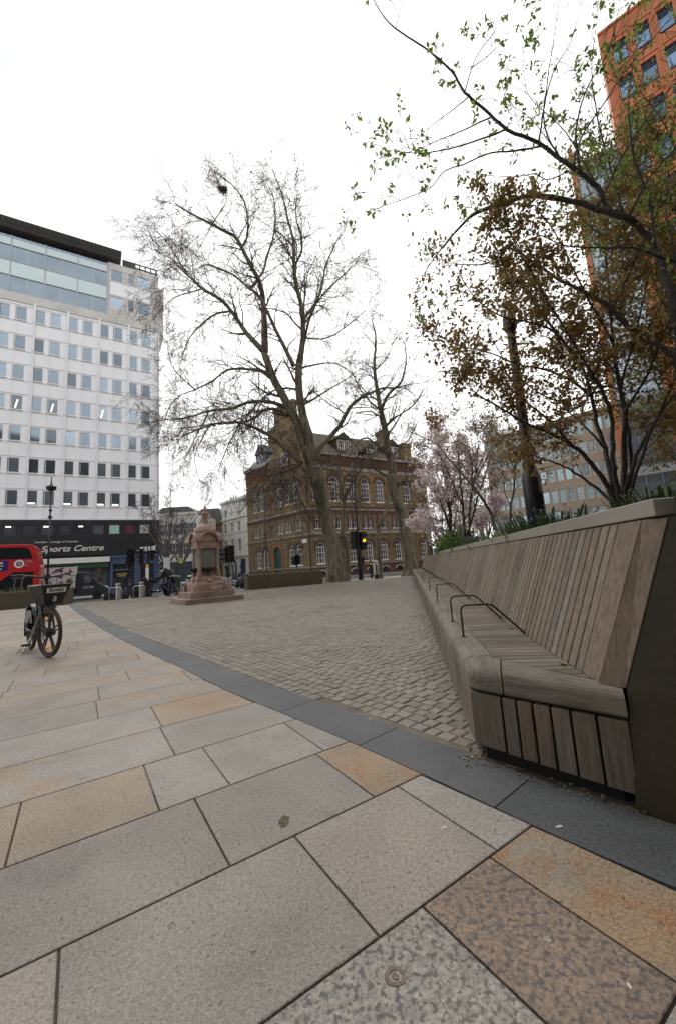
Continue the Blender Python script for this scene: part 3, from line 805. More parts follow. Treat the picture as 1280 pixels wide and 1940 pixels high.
# black lower storeys
ops = [(-1.60 - 1.64 * k, 1.16, 6.30, 7.48, 0) for k in range(17)]
M2_ = facade_M(0, -.25, 1, 0)
m = MB(M2_); wall_open(m, XL, .12, 3.9, 8.02, ops, .2); m.quad((.12, 0, 3.9), (.12, 4, 3.9), (.12, 4, 8.02), (.12, 0, 8.02)); m.quad((XL, 0, 8.02), (.12, 0, 8.02), (.12, .3, 8.02), (XL, .3, 8.02)); m.quad((XL, 0, 3.9), (XL, 3, 3.9), (.12, 3, 3.9), (.12, 0, 3.9))
m.build('black_fascia', M_BLKCLAD, WH)
fb = [*win_frame(1.16, 1.18, 0, 1, 1, .05)]
odd = {0: mat('pale cloth screen', (.5, .5, .5), .8, .2), 1: mat('dark red screen', (.12, .03, .035), .8, .2), 2: mat('mint screen', (.33, .52, .44), .7, .1)}
for k in range(17):
    o = make_window(WH, M2_, -1.60 - 1.64 * k, 6.30, fb, (mat('black frame', (.03, .03, .035), .4), odd.get(k, M_GLASSBR)), y=.06)
    if k in (6, 8, 4): b_ = MB(); b_.box(-.35, .1, .03, .035, .9, 1.02); b_.build('ceiling_lamp', M_LAMPW, o)
# shop zone
m = MB(); m.box(XL, -5.2, .35, .5, -1.5, 3.9); m.build('shop_glazing', M_GLASSDK, WH)
m = MB(); m.box(-15.6, -5.3, -.75, -.2, 3.02, 3.62); m.build('shop_awning', mat('white fascia board', (.62, .62, .60), .6, .06), WH, bevel=.02)
m = MB(); m.box(-15.5, -5.4, -.32, .3, 2.45, 3.0); m.build('green_fascia', mat('green fascia', (.03, .10, .04), .5, .2), WH)
m = MB()
for x in np.arange(-15.4, -5.3, 1.65): m.box(x - .05, x + .05, .22, .34, -1.4, 2.45)
m.box(-15.5, -5.3, .2, .36, -1.4, -.7)
m.build('shop_frame', mat('black frame', (.03, .03, .035)), WH)
m = MB()
for x, z, a, h in ((-10.7, 1.9, .35, .28), (-9.0, 1.5, .9, .16), (-8.2, .9, .25, .7)): m.box(x, x + a, .20, .24, z, z + h)
m.build('lit_shop_sign', M_GREENL, WH)
m = MB(); rs = random.Random(4)
for k in range(26):
    x = rs.uniform(-15.2, -5.6); z = rs.uniform(-.6, 1.9); m.box(x, x + rs.uniform(.15, .5), .28, .33, z, z + rs.uniform(.2, .6))
m.build('shop_display', mat('shop goods', (.20, .12, .07), .7, .5, isl=.9), WH)
m = MB(); ops = [(-4.0, 2.4, 1.0 - 1.2, 1.9, 0), (-4.0, 2.2, 2.1, 2.7, 0), (-1.25, 1.5, -1.0, 2.6, 0)]
wall_open(m, -5.2, .1, -1.5, 3.9, ops, .3); m.quad((.1, 0, -1.5), (.1, 20, -1.5), (.1, 20, 3.9), (.1, 0, 3.9))
for x in (-5.1, -2.45, -.1): m.box(x - .14, x + .14, -.1, 0, -1.4, 3.5)
m.box(-5.25, .15, -.16, 0, 3.45, 3.75); m.build('blue_shopfront', M_BLUESH, WH)
m = MB(); m.box(-5.2, .05, .25, .3, -1.4, 2.8); m.build('shop_window', M_GLASSDK, WH)
m = MB()
for k, z in enumerate((1.45, 1.2)): m.box(-4.55 + k * .15, -3.45 - k * .15, .20, .235, z, z + .13)
m.build('gold_lettering', mat('gold leaf', (.5, .38, .12), .4, .1, metal=.5), WH)
m = MB(); m.box(-3.0, .4, -.9, -.3, 4.6, 5.3); 
# lettering on the black fascia
M_LET = mat('silver lettering', (.52, .52, .50), .4, .08)
def text(body, parent, loc, size, mt, rz=0, shear=0, ext=.02, name='lettering', bold=.0, sx=1.0, align='LEFT', rot=None):
    c = bpy.data.curves.new(name, 'FONT'); c.body = body; c.size = size; c.shear = shear; c.extrude = ext; c.offset = bold; c.align_x = align
    c.materials.append(mt); o = bpy.data.objects.new(name, c); C.objects.link(o); o.parent = parent; o.location = loc
    o.rotation_euler = rot or (math.pi / 2, 0, rz); o.scale = (sx, 1, 1)
    dg = bpy.context.evaluated_depsgraph_get(); me = bpy.data.meshes.new_from_object(o.evaluated_get(dg)); r_ = o.rotation_euler.copy(); bpy.data.objects.remove(o)
    n = bpy.data.objects.new(name, me); C.objects.link(n); n.parent = parent; n.location = loc; n.rotation_euler = r_; n.scale = (sx, 1, 1); return n
text('Oasis Sports Centre', WH, (-14.55, -.29, 4.42), .92, M_LET, shear=.30, bold=.022, sx=1.12)
text('London Borough of Camden', WH, (-12.5, -.29, 5.42), .30, M_LET, shear=.2, bold=.006, sx=1.15)
# glazed top floors
m = MB(); m.box(XL, 0, -.10, 0, 33.9, 34.95); m.box(-6.05, 0, -.08, 0, 34.95, 42.3) if 0 else None
ops = [(-5.05, 1.45, 39.9, 41.6, 0), (-3.35, .8, 39.9, 41.6, 0), (-1.85, 1.5, 39.9, 41.6, 0), (-5.05, 1.45, 36.0, 37.7, 0), (-3.35, .8, 36.0, 37.7, 0), (-1.85, 1.5, 36.0, 37.7, 0)]
mm = MB(facade_M(0, -.08, 1, 0)); wall_open(mm, -6.05, 0, 34.95, 42.5, ops, .15); m.v += mm.v; m.f += [tuple(i + 8 for i in f) for f in mm.f]; m.m += mm.m
m.build('stone_surround', M_CONC, WH)
for cx_, w_, zb, zt, _ in ops:
    make_window(WH, I4, cx_, zb, [*win_frame(w_, zt - zb, 0, 1, 1, .07)], (M_WHITEF, M_GLASS), y=-.03)
m = MB(); m.box(-5.8, -1.05, -.085 - .02, -.08, 37.9, 39.7); m.build('white_panel', M_WPANEL, WH)
m = MB(); m.box(XL, -6.05, .0, .1, 34.95, 42.3); m.build('glazed_wall', M_GLASS, WH)
m = MB()
for z0, z1 in ((37.1, 39.0), (41.0, 41.9)):
    m.box(XL, -6.05, -.03, -.002, z0, z1)
m.build('spandrel_panel', M_SPAN, WH)
m = MB(); x = -6.05
m.box(-6.2, -5.98, -.14, .0, 34.95, 42.3)
for k in range(1, 9): m.box(-6.05 - pit * k - .05, -6.05 - pit * k + .05, -.10, 0, 34.95, 42.3)
for k in range(8): m.box(-6.05 - pit * k - 1.75, -6.05 - pit * k - 1.60, -.006, 0, 35, 37.1); m.box(-6.05 - pit * k - 1.75, -6.05 - pit * k - 1.60, -.006, 0, 39.0, 41)
for z in (35.0, 37.1, 39.0, 41.0): m.box(XL, -6.05, -.085, 0, z - .05, z + .05)
m.build('mullion', M_ALU, WH)
m = MB(); m.hexa([(XL, -.6, 42.85), (-4.7, -.6, 42.85), (-4.7, 6, 42.0), (XL, 6, 42.0)], [(XL, -1.2, 43.75), (-4.55, -1.2, 43.75), (-4.55, 6, 43.9), (XL, 6, 43.9)])
x = XL
while x < -4.6: m.box(x, x + .05, -1.24, -1.10, 43.1, 43.7); x += .5
m.build('roof', M_EAVE, WH)
m = MB()
for k in range(7): m.box(-4.4 + k * .68, -4.25 + k * .68, .3, .45, 42.3, 43.75)
m.box(-4.4, .0, .3, .4, 42.9, 43.1); m.box(-4.4, 0, .3, .4, 43.6, 43.75); m.box(-4.4, -2.8, .32, .36, 42.3, 43.7); m.build('roof_screen', M_EAVE, WH)
m = MB(); m.box(0, .75, .5, 4, 33.6, 41.0); m.hexa([(0, .5, 32.4), (.05, .5, 32.4), (.05, 4, 32.4), (0, 4, 32.4)], [(0, .5, 33.6), (.75, .5, 33.6), (.75, 4, 33.6), (0, 4, 33.6)]); m.build('side_bay', M_CONC, WH)

# ---- brick corner building
def brickmat(name, c1, c2, lines=.0, streak=.25):
    m, t, b = nodes(name); v = coords(t)
    sep = t.nodes.new('ShaderNodeSeparateXYZ'); t.links.new(v, sep.inputs[0])
    add = t.nodes.new('ShaderNodeMath'); add.operation = 'ADD'; t.links.new(sep.outputs[0], add.inputs[0]); t.links.new(sep.outputs[1], add.inputs[1])
    cb = t.nodes.new('ShaderNodeCombineXYZ'); t.links.new(add.outputs[0], cb.inputs[0]); t.links.new(sep.outputs[2], cb.inputs[1])
    br = t.nodes.new('ShaderNodeTexBrick'); t.links.new(cb.outputs[0], br.inputs['Vector']); br.inputs['Scale'].default_value = 1
    br.inputs['Brick Width'].default_value = .225; br.inputs['Row Height'].default_value = .075; br.inputs['Mortar Size'].default_value = .008
    br.inputs['Color1'].default_value = (*c1, 1); br.inputs['Color2'].default_value = (*c2, 1); br.inputs['Mortar'].default_value = (*[x * .75 for x in c1], 1)
    c = mixc(t, br.outputs['Color'], ramp(t, noise(t, 1.6, 5, .65, v), [(.3, g3(.62)), (.7, g3(1.2))]), 1, 'MULTIPLY')
    c = mixc(t, c, ramp(t, noise(t, 9, 3, .6, v), [(.3, g3(.75)), (.7, g3(1.15))]), 1, 'MULTIPLY')
    vs = coords(t, (1.2, 1.2, .12)); c = mixc(t, c, ramp(t, noise(t, 1.2, 4, .6, vs), [(.35, g3(1 - streak)), (.6, g3(1))]), 1, 'MULTIPLY')
    if lines:
        wv = t.nodes.new('ShaderNodeTexWave'); wv.wave_type = 'BANDS'; wv.bands_direction = 'Z'; wv.inputs['Scale'].default_value = lines; t.links.new(v, wv.inputs['Vector'])
        c = mixc(t, c, ramp(t, wv.outputs['Fac'], [(.04, g3(.45)), (.10, g3(1))]), 1, 'MULTIPLY')
    t.links.new(c, b.inputs['Base Color']); b.inputs['Roughness'].default_value = .9
    bump(t, b, br.outputs['Fac'], .3, .01)
    return m
M_YBR = brickmat('yellow stock brick', (.275, .195, .098), (.205, .150, .078))
M_YBR2 = brickmat('yellow stock brick, channelled', (.275, .195, .098), (.205, .150, .078), lines=.95)
M_RBR = brickmat('red brick', (.155, .073, .045), (.12, .06, .038))
M_STONE = mat('sooty stone string', (.30, .28, .25), .8, .3, 1.5)
M_ORBR = mat('orange terracotta', (.25, .10, .05), .75, .2, 2)
M_TILE = mat('brown roof tile', (.068, .054, .036), .95, .3, 1.5, 12, .5)
M_SLT = mat('grey roof slate', (.12, .125, .125), .7, .25, 1.5, 10, .3)
BO = (-3.735, 51.0); bdr = (.8438, .5366); bdl = (-.6895, .7242)
BK = thing('brick_building', 'yellow and red brick Victorian corner building with arched windows and tall chimneys', 'building', (BO[0], BO[1], 0), 0)
MR = facade_M(0, 0, *bdr)
# left face runs corner -> away; local x must run left to right, so start at its far end
LLn = 15.6
ML = facade_M(bdl[0] * LLn, bdl[1] * LLn, -bdl[0], -bdl[1])      # x: 0 far end .. LLn corner
sR = lambda px: (lambda r_: (lambda t_: (t_ * r_[0] - BO[0]) * bdr[0] + (t_ * r_[1] - BO[1]) * bdr[1])((BO[0] * -bdr[1] + BO[1] * bdr[0]) / (r_[0] * -bdr[1] + r_[1] * bdr[0])))(ray(px, 1000))
sLx = lambda px, py=1000: LLn - (lambda r_: (lambda t_: (t_ * r_[0] - BO[0]) * bdl[0] + (t_ * r_[1] - BO[1]) * bdl[1])((BO[0] * -bdl[1] + BO[1] * bdl[0]) / (r_[0] * -bdl[1] + r_[1] * bdl[0])))(ray(px, py))
RL = 21.5
gw = [1.35 + 2.62 * k for k in range(8)]
gR = [(s, 1.25, 1.15, 3.95, 1.0) for s in gw]
bsm = [(s, 1.2, -.45, .25, .6) for s in gw]
mR = [(s + d, .62, 5.75, 7.35, 0) for s in gw for d in (-.42, .42)]
uR = [(s, 1.45, 9.5, 13.0, 1.15) for s in gw]
ua = [(s * .5 + .7, .45, 14.9, 15.7, 0) for s in gw]
m = MB(MR); wall_open(m, 0, RL, .75, 5.0, gR, .25, 0); m.build('ground_floor_wall', M_YBR2, BK)
m = MB(MR); wall_open(m, 0, RL, -1.6, .75, bsm, .3, 0); m.build('plinth', M_RBR, BK)
m = MB(MR); wall_open(m, 0, RL, 5.0, 14.4, mR + uR, .25, 0); m.build('wall', M_YBR2 if 0 else M_YBR, BK)
m = MB(MR)
for z0, z1, d in ((.70, .86, .06), (4.95, 5.12, .14), (5.12, 5.4, .06), (8.25, 8.5, .10), (13.9, 14.4, .07), (15.9, 16.2, .30)): m.box(-.06, RL, -d, 0, z0, z1)
m.build('string_course', M_STONE, BK)
m = MB(MR)
m.box(0, RL, -.04, 0, 7.75, 8.22); m.box(0, RL, -.05, 0, 8.55, 8.8); m.box(0, RL, -.05, .3, 14.4, 15.9); m.box(0, RL, -.05, 0, 10.9, 11.2) if 0 else None
for k in range(40): m.box(.2 + k * .54, .42 + k * .54, -.14, -.05, 14.6, 15.6)
def archband(m, cx, zc, r0, r1, asp=1.0, d=.05, n=12):
    for k in range(n):
        a, b = math.pi * k / n, math.pi * (k + 1) / n
        m.prismy([(cx + r0 * math.cos(a), zc + r0 * asp * math.sin(a)), (cx + r1 * math.cos(a), zc + r1 * asp * math.sin(a)), (cx + r1 * math.cos(b), zc + r1 * asp * math.sin(b)), (cx + r0 * math.cos(b), zc + r0 * asp * math.sin(b))], -d, -.002)
for s in gw:
    archband(m, s, 3.95 - .625, .66, .98); archband(m, s, 13.0 - .725 * 1.15, .76, 1.12, 1.15)
    m.box(s - .98, s - .72, -.04, -.001, 3.0, 3.32); m.box(s + .72, s + .98, -.04, -.001, 3.0, 3.32)
    for d in (-.80, 0, .80): m.box(s + d - .10, s + d + .10, -.03, -.001, 5.7, 7.7)
m.build('red_brick_band', M_RBR, BK)
for s in gw:
    m = MB(MR); archband(m, s, .25 - .36, .6, .78, .6, .03); m.build('basement_arch', mat('pale arch stone', (.45, .43, .40)), BK)
fg = [*win_frame(1.25, 2.8, 1.0, 3, 3, .1, .05, sill=.1)]; fu = [*win_frame(1.45, 3.5, 1.15, 3, 4, .1, .05, sill=.1)]; fm = [*win_frame(.62, 1.6, 0, 2, 2, .07, .035, sill=.05)]; fbs = [*win_frame(1.2, .7, .6, 3, 1, .04)]
for o_ in gR: make_window(BK, MR, o_[0], o_[2], fg, (M_WHITEF, M_GLASSBR), y=.12)
for o_ in uR: make_window(BK, MR, o_[0], o_[2], fu, (M_WHITEF, M_GLASSBR), y=.12)
for o_ in mR: make_window(BK, MR, o_[0], o_[2], fm, (M_WHITEF, M_GLASSBR), y=.12)
for o_ in bsm: make_window(BK, MR, o_[0], o_[2], fbs, (M_BLKPAINT, M_GLASSDK), y=.15)
# left face
X = lambda px: sLx(px)
gL = [(X(489), 1.15, 1.1, 3.9, 1.0), (X(502), 1.15, 1.1, 3.9, 1.0), (X(551), 1.25, 1.1, 3.95, 1.0), (X(565), 1.25, 1.1, 3.95, 1.0)]
dL = (X(524.5), 1.9, -.75, 3.9, 1.0)
mL = [(X(p_) + d, .55, 5.75, 7.35, 0) for p_ in (486.5, 499.5, 531, 547, 565) for d in (-.36, .36)]
uL = [(X(486), 1.1, 9.6, 13.1, 1.15), (X(498.5), 1.1, 9.6, 13.1, 1.15), (X(532), 1.1, 9.6, 12.9, 1.15), (X(548), 1.15, 9.6, 12.9, 1.15), (X(564), 1.2, 9.6, 12.9, 1.15)]
tL = [(X(541), .6, 15.2, 17.4, 1), (X(548), .6, 15.2, 17.4, 1)]
m = MB(ML); wall_open(m, 0, LLn, .75, 5.0, gL + [(dL[0], dL[1], .75, dL[3], 1.0)], .25, 0); m.build('ground_floor_wall', M_YBR2, BK)
m = MB(ML); wall_open(m, 0, LLn, -1.6, .75, [(dL[0], 1.9, -.75, .75, 0)], .25, 0); m.build('plinth', M_RBR, BK)
m = MB(ML); wall_open(m, 0, LLn, 5.0, 14.4, mL + uL, .25, 0); m.build('wall', M_YBR, BK)
m = MB(ML)
for z0, z1, d in ((.70, .86, .06), (4.95, 5.12, .14), (8.25, 8.5, .14)): m.box(0, LLn + .06, -d, 0, z0, z1)
m.box(-.1, 6.3, -.35, .1, 16.25, 16.5)
m.build('string_course', M_STONE, BK)
m = MB(ML); m.box(0, LLn, -.04, 0, 7.75, 8.22); m.box(0, 6.2, 0, .3, 14.4, 16.25)
for o_ in gL: archband(m, o_[0], o_[3] - o_[1] / 2, o_[1] / 2 + .04, o_[1] / 2 + .32)
for o_ in uL: archband(m, o_[0], o_[3] - o_[1] / 2 * 1.15, o_[1] / 2 + .04, o_[1] / 2 + .28, 1.15)
m.build('red_brick_band', M_RBR, BK)
m = MB(ML); m.box(0, 6.2, -.06, 0, 14.35, 14.6); m.box(0, 6.2, -.08, 0, 16.0, 16.25)
for k in range(13): m.box(.05 + k * .47, .27 + k * .47, -.12, 0, 14.6, 16.0)
archband(m, dL[0], dL[3] - .95, .97, 1.42, 1.0, .09, 16); m.box(dL[0] - 1.42, dL[0] - .97, -.09, -.001, -.75, dL[3] - .95); m.box(dL[0] + .97, dL[0] + 1.42, -.09, -.001, -.75, dL[3] - .95)
m.build('terracotta_band', M_ORBR, BK)
for k, o_ in enumerate(gL): make_window(BK, ML, o_[0], o_[2], [*win_frame(o_[1], 2.8, 1.0, 3, 3, .1, .05, sill=.1)], (M_WHITEF, M_GLASSBR), y=.12)
for o_ in uL: make_window(BK, ML, o_[0], o_[2], [*win_frame(o_[1], o_[3] - o_[2], 1.15, 2, 4, .1, .05, sill=.1)], (M_WHITEF, M_GLASSBR), y=.12)
fm2 = [*win_frame(.55, 1.6, 0, 2, 2, .07, .035, sill=.05)]
for o_ in mL: make_window(BK, ML, o_[0], o_[2], fm2, (M_WHITEF, M_GLASSBR), y=.12)
m = MB(ML); P = [(dL[0] - .93, -.75), (dL[0] + .93, -.75)] + [(dL[0] + .93 * math.cos(math.pi * k / 10), dL[3] - .95 + .93 * math.sin(math.pi * k / 10)) for k in range(11)]
m.prismy(P, .16, .22)
for k in range(2):
    for z in (-.55, .9): m.box(dL[0] - .8 + k * .85, dL[0] - .05 + k * .85, .13, .16, z, z + 1.25)
dr_ = m.build('door', mat('dark green door paint', (.02, .075, .06), .4), BK)
m = MB(ML); m.tube([(dL[0] + .12, .10, .6), (dL[0] + .12, .10, .9)], .025, 8); m.build('handle', M_STEEL, dr_)
# gable on the left face, with the great stack; eaves wall of the small wing left of it
m = MB(ML)
gx0, gx1 = 6.2, LLn
m.prismy([(gx0, 14.4), (gx1, 14.4), (gx1, 15.9), (15.3, 16.5), (13.6, 22.6), (13.6, 23.7), (9.1, 23.7), (9.0, 18.9), (gx0 + .9, 16.9), (gx0, 16.3)], 0, .45)
m.prismy([(9.0, 14.4), (13.9, 14.4), (13.7, 24.0), (9.05, 24.0)], -.35, -.003)
m.prismy([(8.9, 23.6), (13.8, 23.6), (13.8, 24.1), (8.9, 24.1)], -.5, .8)
m.build('gable', M_YBR, BK)
m = MB(ML); m.prismy([(10.2, 15.3), (12.6, 15.3), (11.4, 18.3)], -.42, -.36); archband(m, 11.4, 19.5, .2, .75, 1, .42); m.build('gable_panel', M_RBR, BK)
for o_ in tL: make_window(BK, ML, 10.9 + (o_[0] > tL[0][0]) * .9, 15.0, [*win_frame(.6, 2.0, 1, 2, 3, .07, .04)], (M_WHITEF, M_GLASSBR), y=-.52)
# roofs
def rb(s, dpt, z, M_): return tuple(M_ @ Vector((s, dpt, z)))
m = MB()
ra = [rb(.0, .0, 16.1, MR), rb(RL + .3, -.1, 16.1, MR), rb(RL - 3.3, 6.5, 21.4, MR), rb(-.0, 6.5, 21.4, MR)]
m.poly(ra); m.poly([rb(-.0, 6.5, 21.4, MR), rb(RL - 3.3, 6.5, 21.4, MR), rb(RL + .3, 14, 16.1, MR), rb(.0, 14, 16.1, MR)]); m.poly([rb(RL + .3, -.1, 16.1, MR), rb(RL + .3, 14, 16.1, MR), rb(RL - 3.3, 6.5, 21.4, MR)])
rng = random.Random(6)
m.build('roof', M_TILE, BK)
m = MB(ML)
m.quad((-.2, -.3, 16.5), (6.6, -.3, 16.5), (7.6, 3.5, 20.6), (2.2, 3.5, 20.6)); m.quad((-.2, -.3, 16.5), (2.2, 3.5, 20.6), (2.2, 9, 20.6), (-.2, 12, 16.5)); m.quad((2.2, 3.5, 20.6), (9, 3.5, 20.6), (9, 9, 20.6), (2.2, 9, 20.6))
m.build('wing_roof', M_SLT, BK)
m = MB(ML); m.box(2.3, 5.1, .6, 3.5, 17.2, 18.9); m.prismy([(2.1, 18.85), (5.3, 18.85), (4.2, 20.2), (3.2, 20.2)], .4, 4); dm = m.build('dormer', M_SLT, BK)
m = MB(ML); m.lathe([(.01, .50), (.62, .50), (.62, .58), (.01, .58)], 20, (3.7, 18.1), axis='y'); m.build('round_window', M_WHITEF, dm)
m = MB(ML); m.lathe([(.01, .46), (.45, .46), (.45, .49), (.01, .49)], 20, (3.7, 18.1), axis='y'); m.build('pane', M_GLASSBR, dm)
# back and side walls
m = MB(); m.poly([rb(RL, 0, -1.6, MR), rb(RL, 16, -1.6, MR), rb(RL, 16, 16, MR), rb(RL, 0, 16, MR)])
a_ = rb(0, 0, 0, ML); m.poly([(a_[0], a_[1], -1.6), (a_[0] + 8, a_[1] + 8, -1.6), (a_[0] + 8, a_[1] + 8, 16.3), (a_[0], a_[1], 16.3)]); m.build('side_wall', M_YBR, BK)
def chimney(M_, x, y, w_, d, z0, z1, pots=4):
    m = MB(M_); m.box(x - w_ / 2, x + w_ / 2, y - d / 2, y + d / 2, z0, z1); m.box(x - w_ / 2 - .12, x + w_ / 2 + .12, y - d / 2 - .12, y + d / 2 + .12, z1 - .5, z1 - .15); m.box(x - w_ / 2 - .08, x + w_ / 2 + .08, y - d / 2 - .08, y + d / 2 + .08, z1, z1 + .15)
    o = m.build('chimney', M_YBR, BK)
    m = MB(M_)
    for k in range(pots): m.lathe([(.16, z1 + .15), (.13, z1 + .6), (.17, z1 + .62), (.17, z1 + .7), (.1, z1 + .7)], 8, (x - w_ / 2 + w_ * (k + .5) / pots, y))
    m.build('chimney_pots', mat('clay pot', (.28, .15, .09)), o)
chimney(ML, 3.95, 3.2, 2.3, 1.1, 17, 23.0); chimney(MR, 17.6, 5.2, 1.5, 1.8, 16.5, 22.6, 3); chimney(MR, 18.4, 1.2, 1.7, 1.6, 16, 19.2, 0)
# dormers on the main roof
for s in (7.0, 16.2):
    m = MB(MR); m.box(s - 1.25, s + 1.25, 1.4, 5.0, 16.8, 19.0); m.prismy([(s - 1.5, 19.0), (s + 1.5, 19.0), (s, 20.1)], 1.2, 5.5); o = m.build('dormer', M_TILE, BK)
    for j in range(2): make_window(BK, MR, s - .55 + 1.1 * j, 17.0, [*win_frame(1.05, 1.85, 0, 3, 3, .08, .05)], (M_WHITEF, M_GLASSBR), y=1.33)
for s in (11.8,):
    m = MB(MR); m.box(s - .7, s + .7, 1.6, 4.5, 16.8, 18.2); m.prismy([(s - .9, 18.2), (s + .9, 18.2), (s, 19.0)], 1.4, 4.8); m.build('dormer', M_TILE, BK)
    make_window(BK, MR, s, 16.95, [*win_frame(1.1, 1.15, 0, 3, 2, .08, .05)], (M_WHITEF, M_GLASSBR), y=1.53)
m = MB(ML); m.tube([(LLn - .25, -.08, -.8), (LLn - .25, -.08, 14.3)], .06, 6); m.build('drainpipe', M_BLKPAINT, BK)
m = MB(ML); m.box(X(576) - .55, X(576) + .55, -.05, -.003, 4.0, 4.5); m.build('street_sign', M_WHITEF, BK)
m = MB(MR); m.box(.4, 1.5 - .6, -.05, -.003, 4.2, 4.55); m.build('street_sign', mat('grey sign', (.3, .3, .28)), BK)

# ---- white stucco terrace house
M_STUC = mat('cream stucco', (.60, .58, .53), .7, .10, .5, 6, .05)
SO = (-18.54, 80.0)
ST = thing('stucco_building', 'cream stucco four storey house with blue arched shop entrance', 'building', (SO[0], SO[1], 0), 0)
SL = 11.4; MS = facade_M(bdl[0] * SL, bdl[1] * SL, -bdl[0], -bdl[1])
cols = [1.9, 4.9, 7.9]
op = [(x, 1.0, z, z + h, a) for x in cols for z, h, a in ((12.7, 1.7, 1), (9.2, 2.1, 0), (5.0, 2.5, .4))]
opg = [(1.9, 1.6, -1.3, 2.4, 1), (5.2, 2.4, -1.3, 3.2, 1), (8.6, 1.6, -1.3, 2.4, 1)]
m = MB(MS); wall_open(m, 0, SL, 4.1, 16.2, op, .2); wall_open(m, 0, SL, -2, 4.1, opg, .3); m.build('wall', M_STUC, ST)
m = MB(); q = MS @ Vector((SL, 0, 0)); q2 = MS @ Vector((SL, 12, 0)); m.quad((q.x, q.y, -2), (q2.x, q2.y, -2), (q2.x, q2.y, 16.2), (q.x, q.y, 16.2)); q = MS @ Vector((0, 0, 0)); q2 = MS @ Vector((0, 12, 0)); m.quad((q.x, q.y, -2), (q2.x, q2.y, -2), (q2.x, q2.y, 16.2), (q.x, q.y, 16.2)); m.build('side_wall', mat('grey render', (.3, .29, .27)), ST)
m = MB(MS)
for z0, z1, d in ((3.9, 4.2, .35), (4.2, 4.4, .15), (12.0, 12.3, .25), (15.8, 16.3, .4), (8.9, 9.0, .1)): m.box(-.1, SL + .1, -d, .0, z0, z1)
for x in cols: m.box(x - .7, x + .7, -.2, 0, 7.6, 7.85); m.box(x - .65, x + .65, -.1, 0, 11.35, 11.5)
m.build('cornice', M_STUC, ST)
for o_ in op: make_window(ST, MS, o_[0], o_[2], [*win_frame(1.0, o_[3] - o_[2], o_[4], 2, 2, .08, .05)], (M_WHITEF, M_GLASSBR), y=.1)
M_NAVY = mat('navy fascia', (.012, .025, .085), .5)
m = MB(MS)
for cx_, w_, zb, zt, a in opg: m.prismy([(cx_ - w_ / 2, zb), (cx_ + w_ / 2, zb)] + [(cx_ + w_ / 2 * math.cos(math.pi * k / 10), zt - w_ / 2 + w_ / 2 * math.sin(math.pi * k / 10)) for k in range(11)], .22, .28)
m.build('shop_glazing', M_GLASSDK, ST)
m = MB(MS); archband(m, 5.2, 2.0, 0.02, 1.25, 1.0, .06); m.box(7.9, 8.3, -.7, -.1, -.2, 3.4) if 0 else None; m.build('navy_fanlight', M_NAVY, ST)
for x_ in (1.9, 8.6): m = MB(MS); archband(m, x_, 1.6, .02, .8, 1, .06); m.build('navy_fanlight', M_NAVY, ST)
m = MB(MS); m.box(4.4, 6.0, -.075, -.062, 2.15, 2.4); m.box(4.8, 5.5, -.075, -.062, 2.5, 2.95); m.build('shop_lettering', M_WHITEF, ST)
m = MB(MS); m.box(9.9, 10.0, -1.0, -.05, .3, 3.3); m.build('banner', M_NAVY, ST)
m = MB(MS); m.box(8.9, 9.5, .05, .2, -1.2, .9); m.build('window_poster', mat('pink poster', (.55, .35, .33)), ST)
for x in (1.5, 2.6, 3.7): 
    m = MB(MS); m.lathe([(.2, 16.3), (.15, 17.2), (.2, 17.3)], 8, (x + 1.4, 1)); m.build('chimney_pot', mat('clay pot', (.28, .15, .09)), ST)

# ---- buildings further left behind the trees
def plain_block(name, label, cat, px0, px1, Y, top, base, mt, floors, nwin, wsz, shop=None, dirv=None, roof=None, wmat=None, depth=12, arch=0):
    a = D(px0, 1000, Y)
    if dirv is None: b = D(px1, 1000, Y); dv = Vector((1, 0))
    else:
        dv = Vector(dirv); r_ = ray(px1, 1000); n = Vector((-dv.y, dv.x)); t_ = n.dot(Vector((a.x, a.y))) / (n.x * r_[0] + n.y * r_[1]); b = Vector((t_ * r_[0], t_ * r_[1], 0))
    L = ((b.x - a.x) ** 2 + (b.y - a.y) ** 2) ** .5
    B_ = thing(name, label, cat, (a.x, a.y, 0), math.atan2(dv.y, dv.x))
    ops = []; x0s = [L * (k + .5) / nwin for k in range(nwin)]
    for z in floors:
        for x in x0s: ops.append((x, wsz[0], z, z + wsz[1], arch))
    zb = shop[0] if shop else base
    m = MB(); wall_open(m, 0, L, zb, top, ops, .2); m.quad((0, 0, base), (0, depth, base), (0, depth, top), (0, 0, top)); m.quad((L, 0, base), (L, depth, base), (L, depth, top), (L, 0, top)); m.quad((0, 0, top), (L, 0, top), (L, depth, top), (0, depth, top))
    m.build('wall', mt, B_)
    fr = [*win_frame(*wsz, arch, 2, 2, .08, .05)]
    for o_ in ops: make_window(B_, I4, o_[0], o_[2], fr, (M_WHITEF, wmat or M_GLASSBR), y=.1)
    m = MB(); m.box(-.1, L + .1, -.3, .1, top - .35, top + .05); m.box(0, L, -.12, 0, zb - .1, zb + .15); m.build('cornice', mt, B_)
    if shop:
        m = MB(); m.box(0, L, -.05, 0, shop[0] - .9, shop[0]); n_ = max(2, int(L / 3))
        for k in range(n_ + 1): m.box(L * k / n_ - .15, L * k / n_ + .15, -.06, .02, base, shop[0] - .9)
        m.build('shopfront', shop[1], B_)
        m = MB(); m.box(0, L, .15, .2, base, shop[0] - .9); m.build('shop_glazing', M_GLASSDK, B_)
    if roof:
        m = MB(); m.prismy([(-.1, top), (L + .1, top), (L * .8, top + roof[0]), (L * .2, top + roof[0])], 0, depth); m.build('roof', roof[1], B_)
    return B_, L
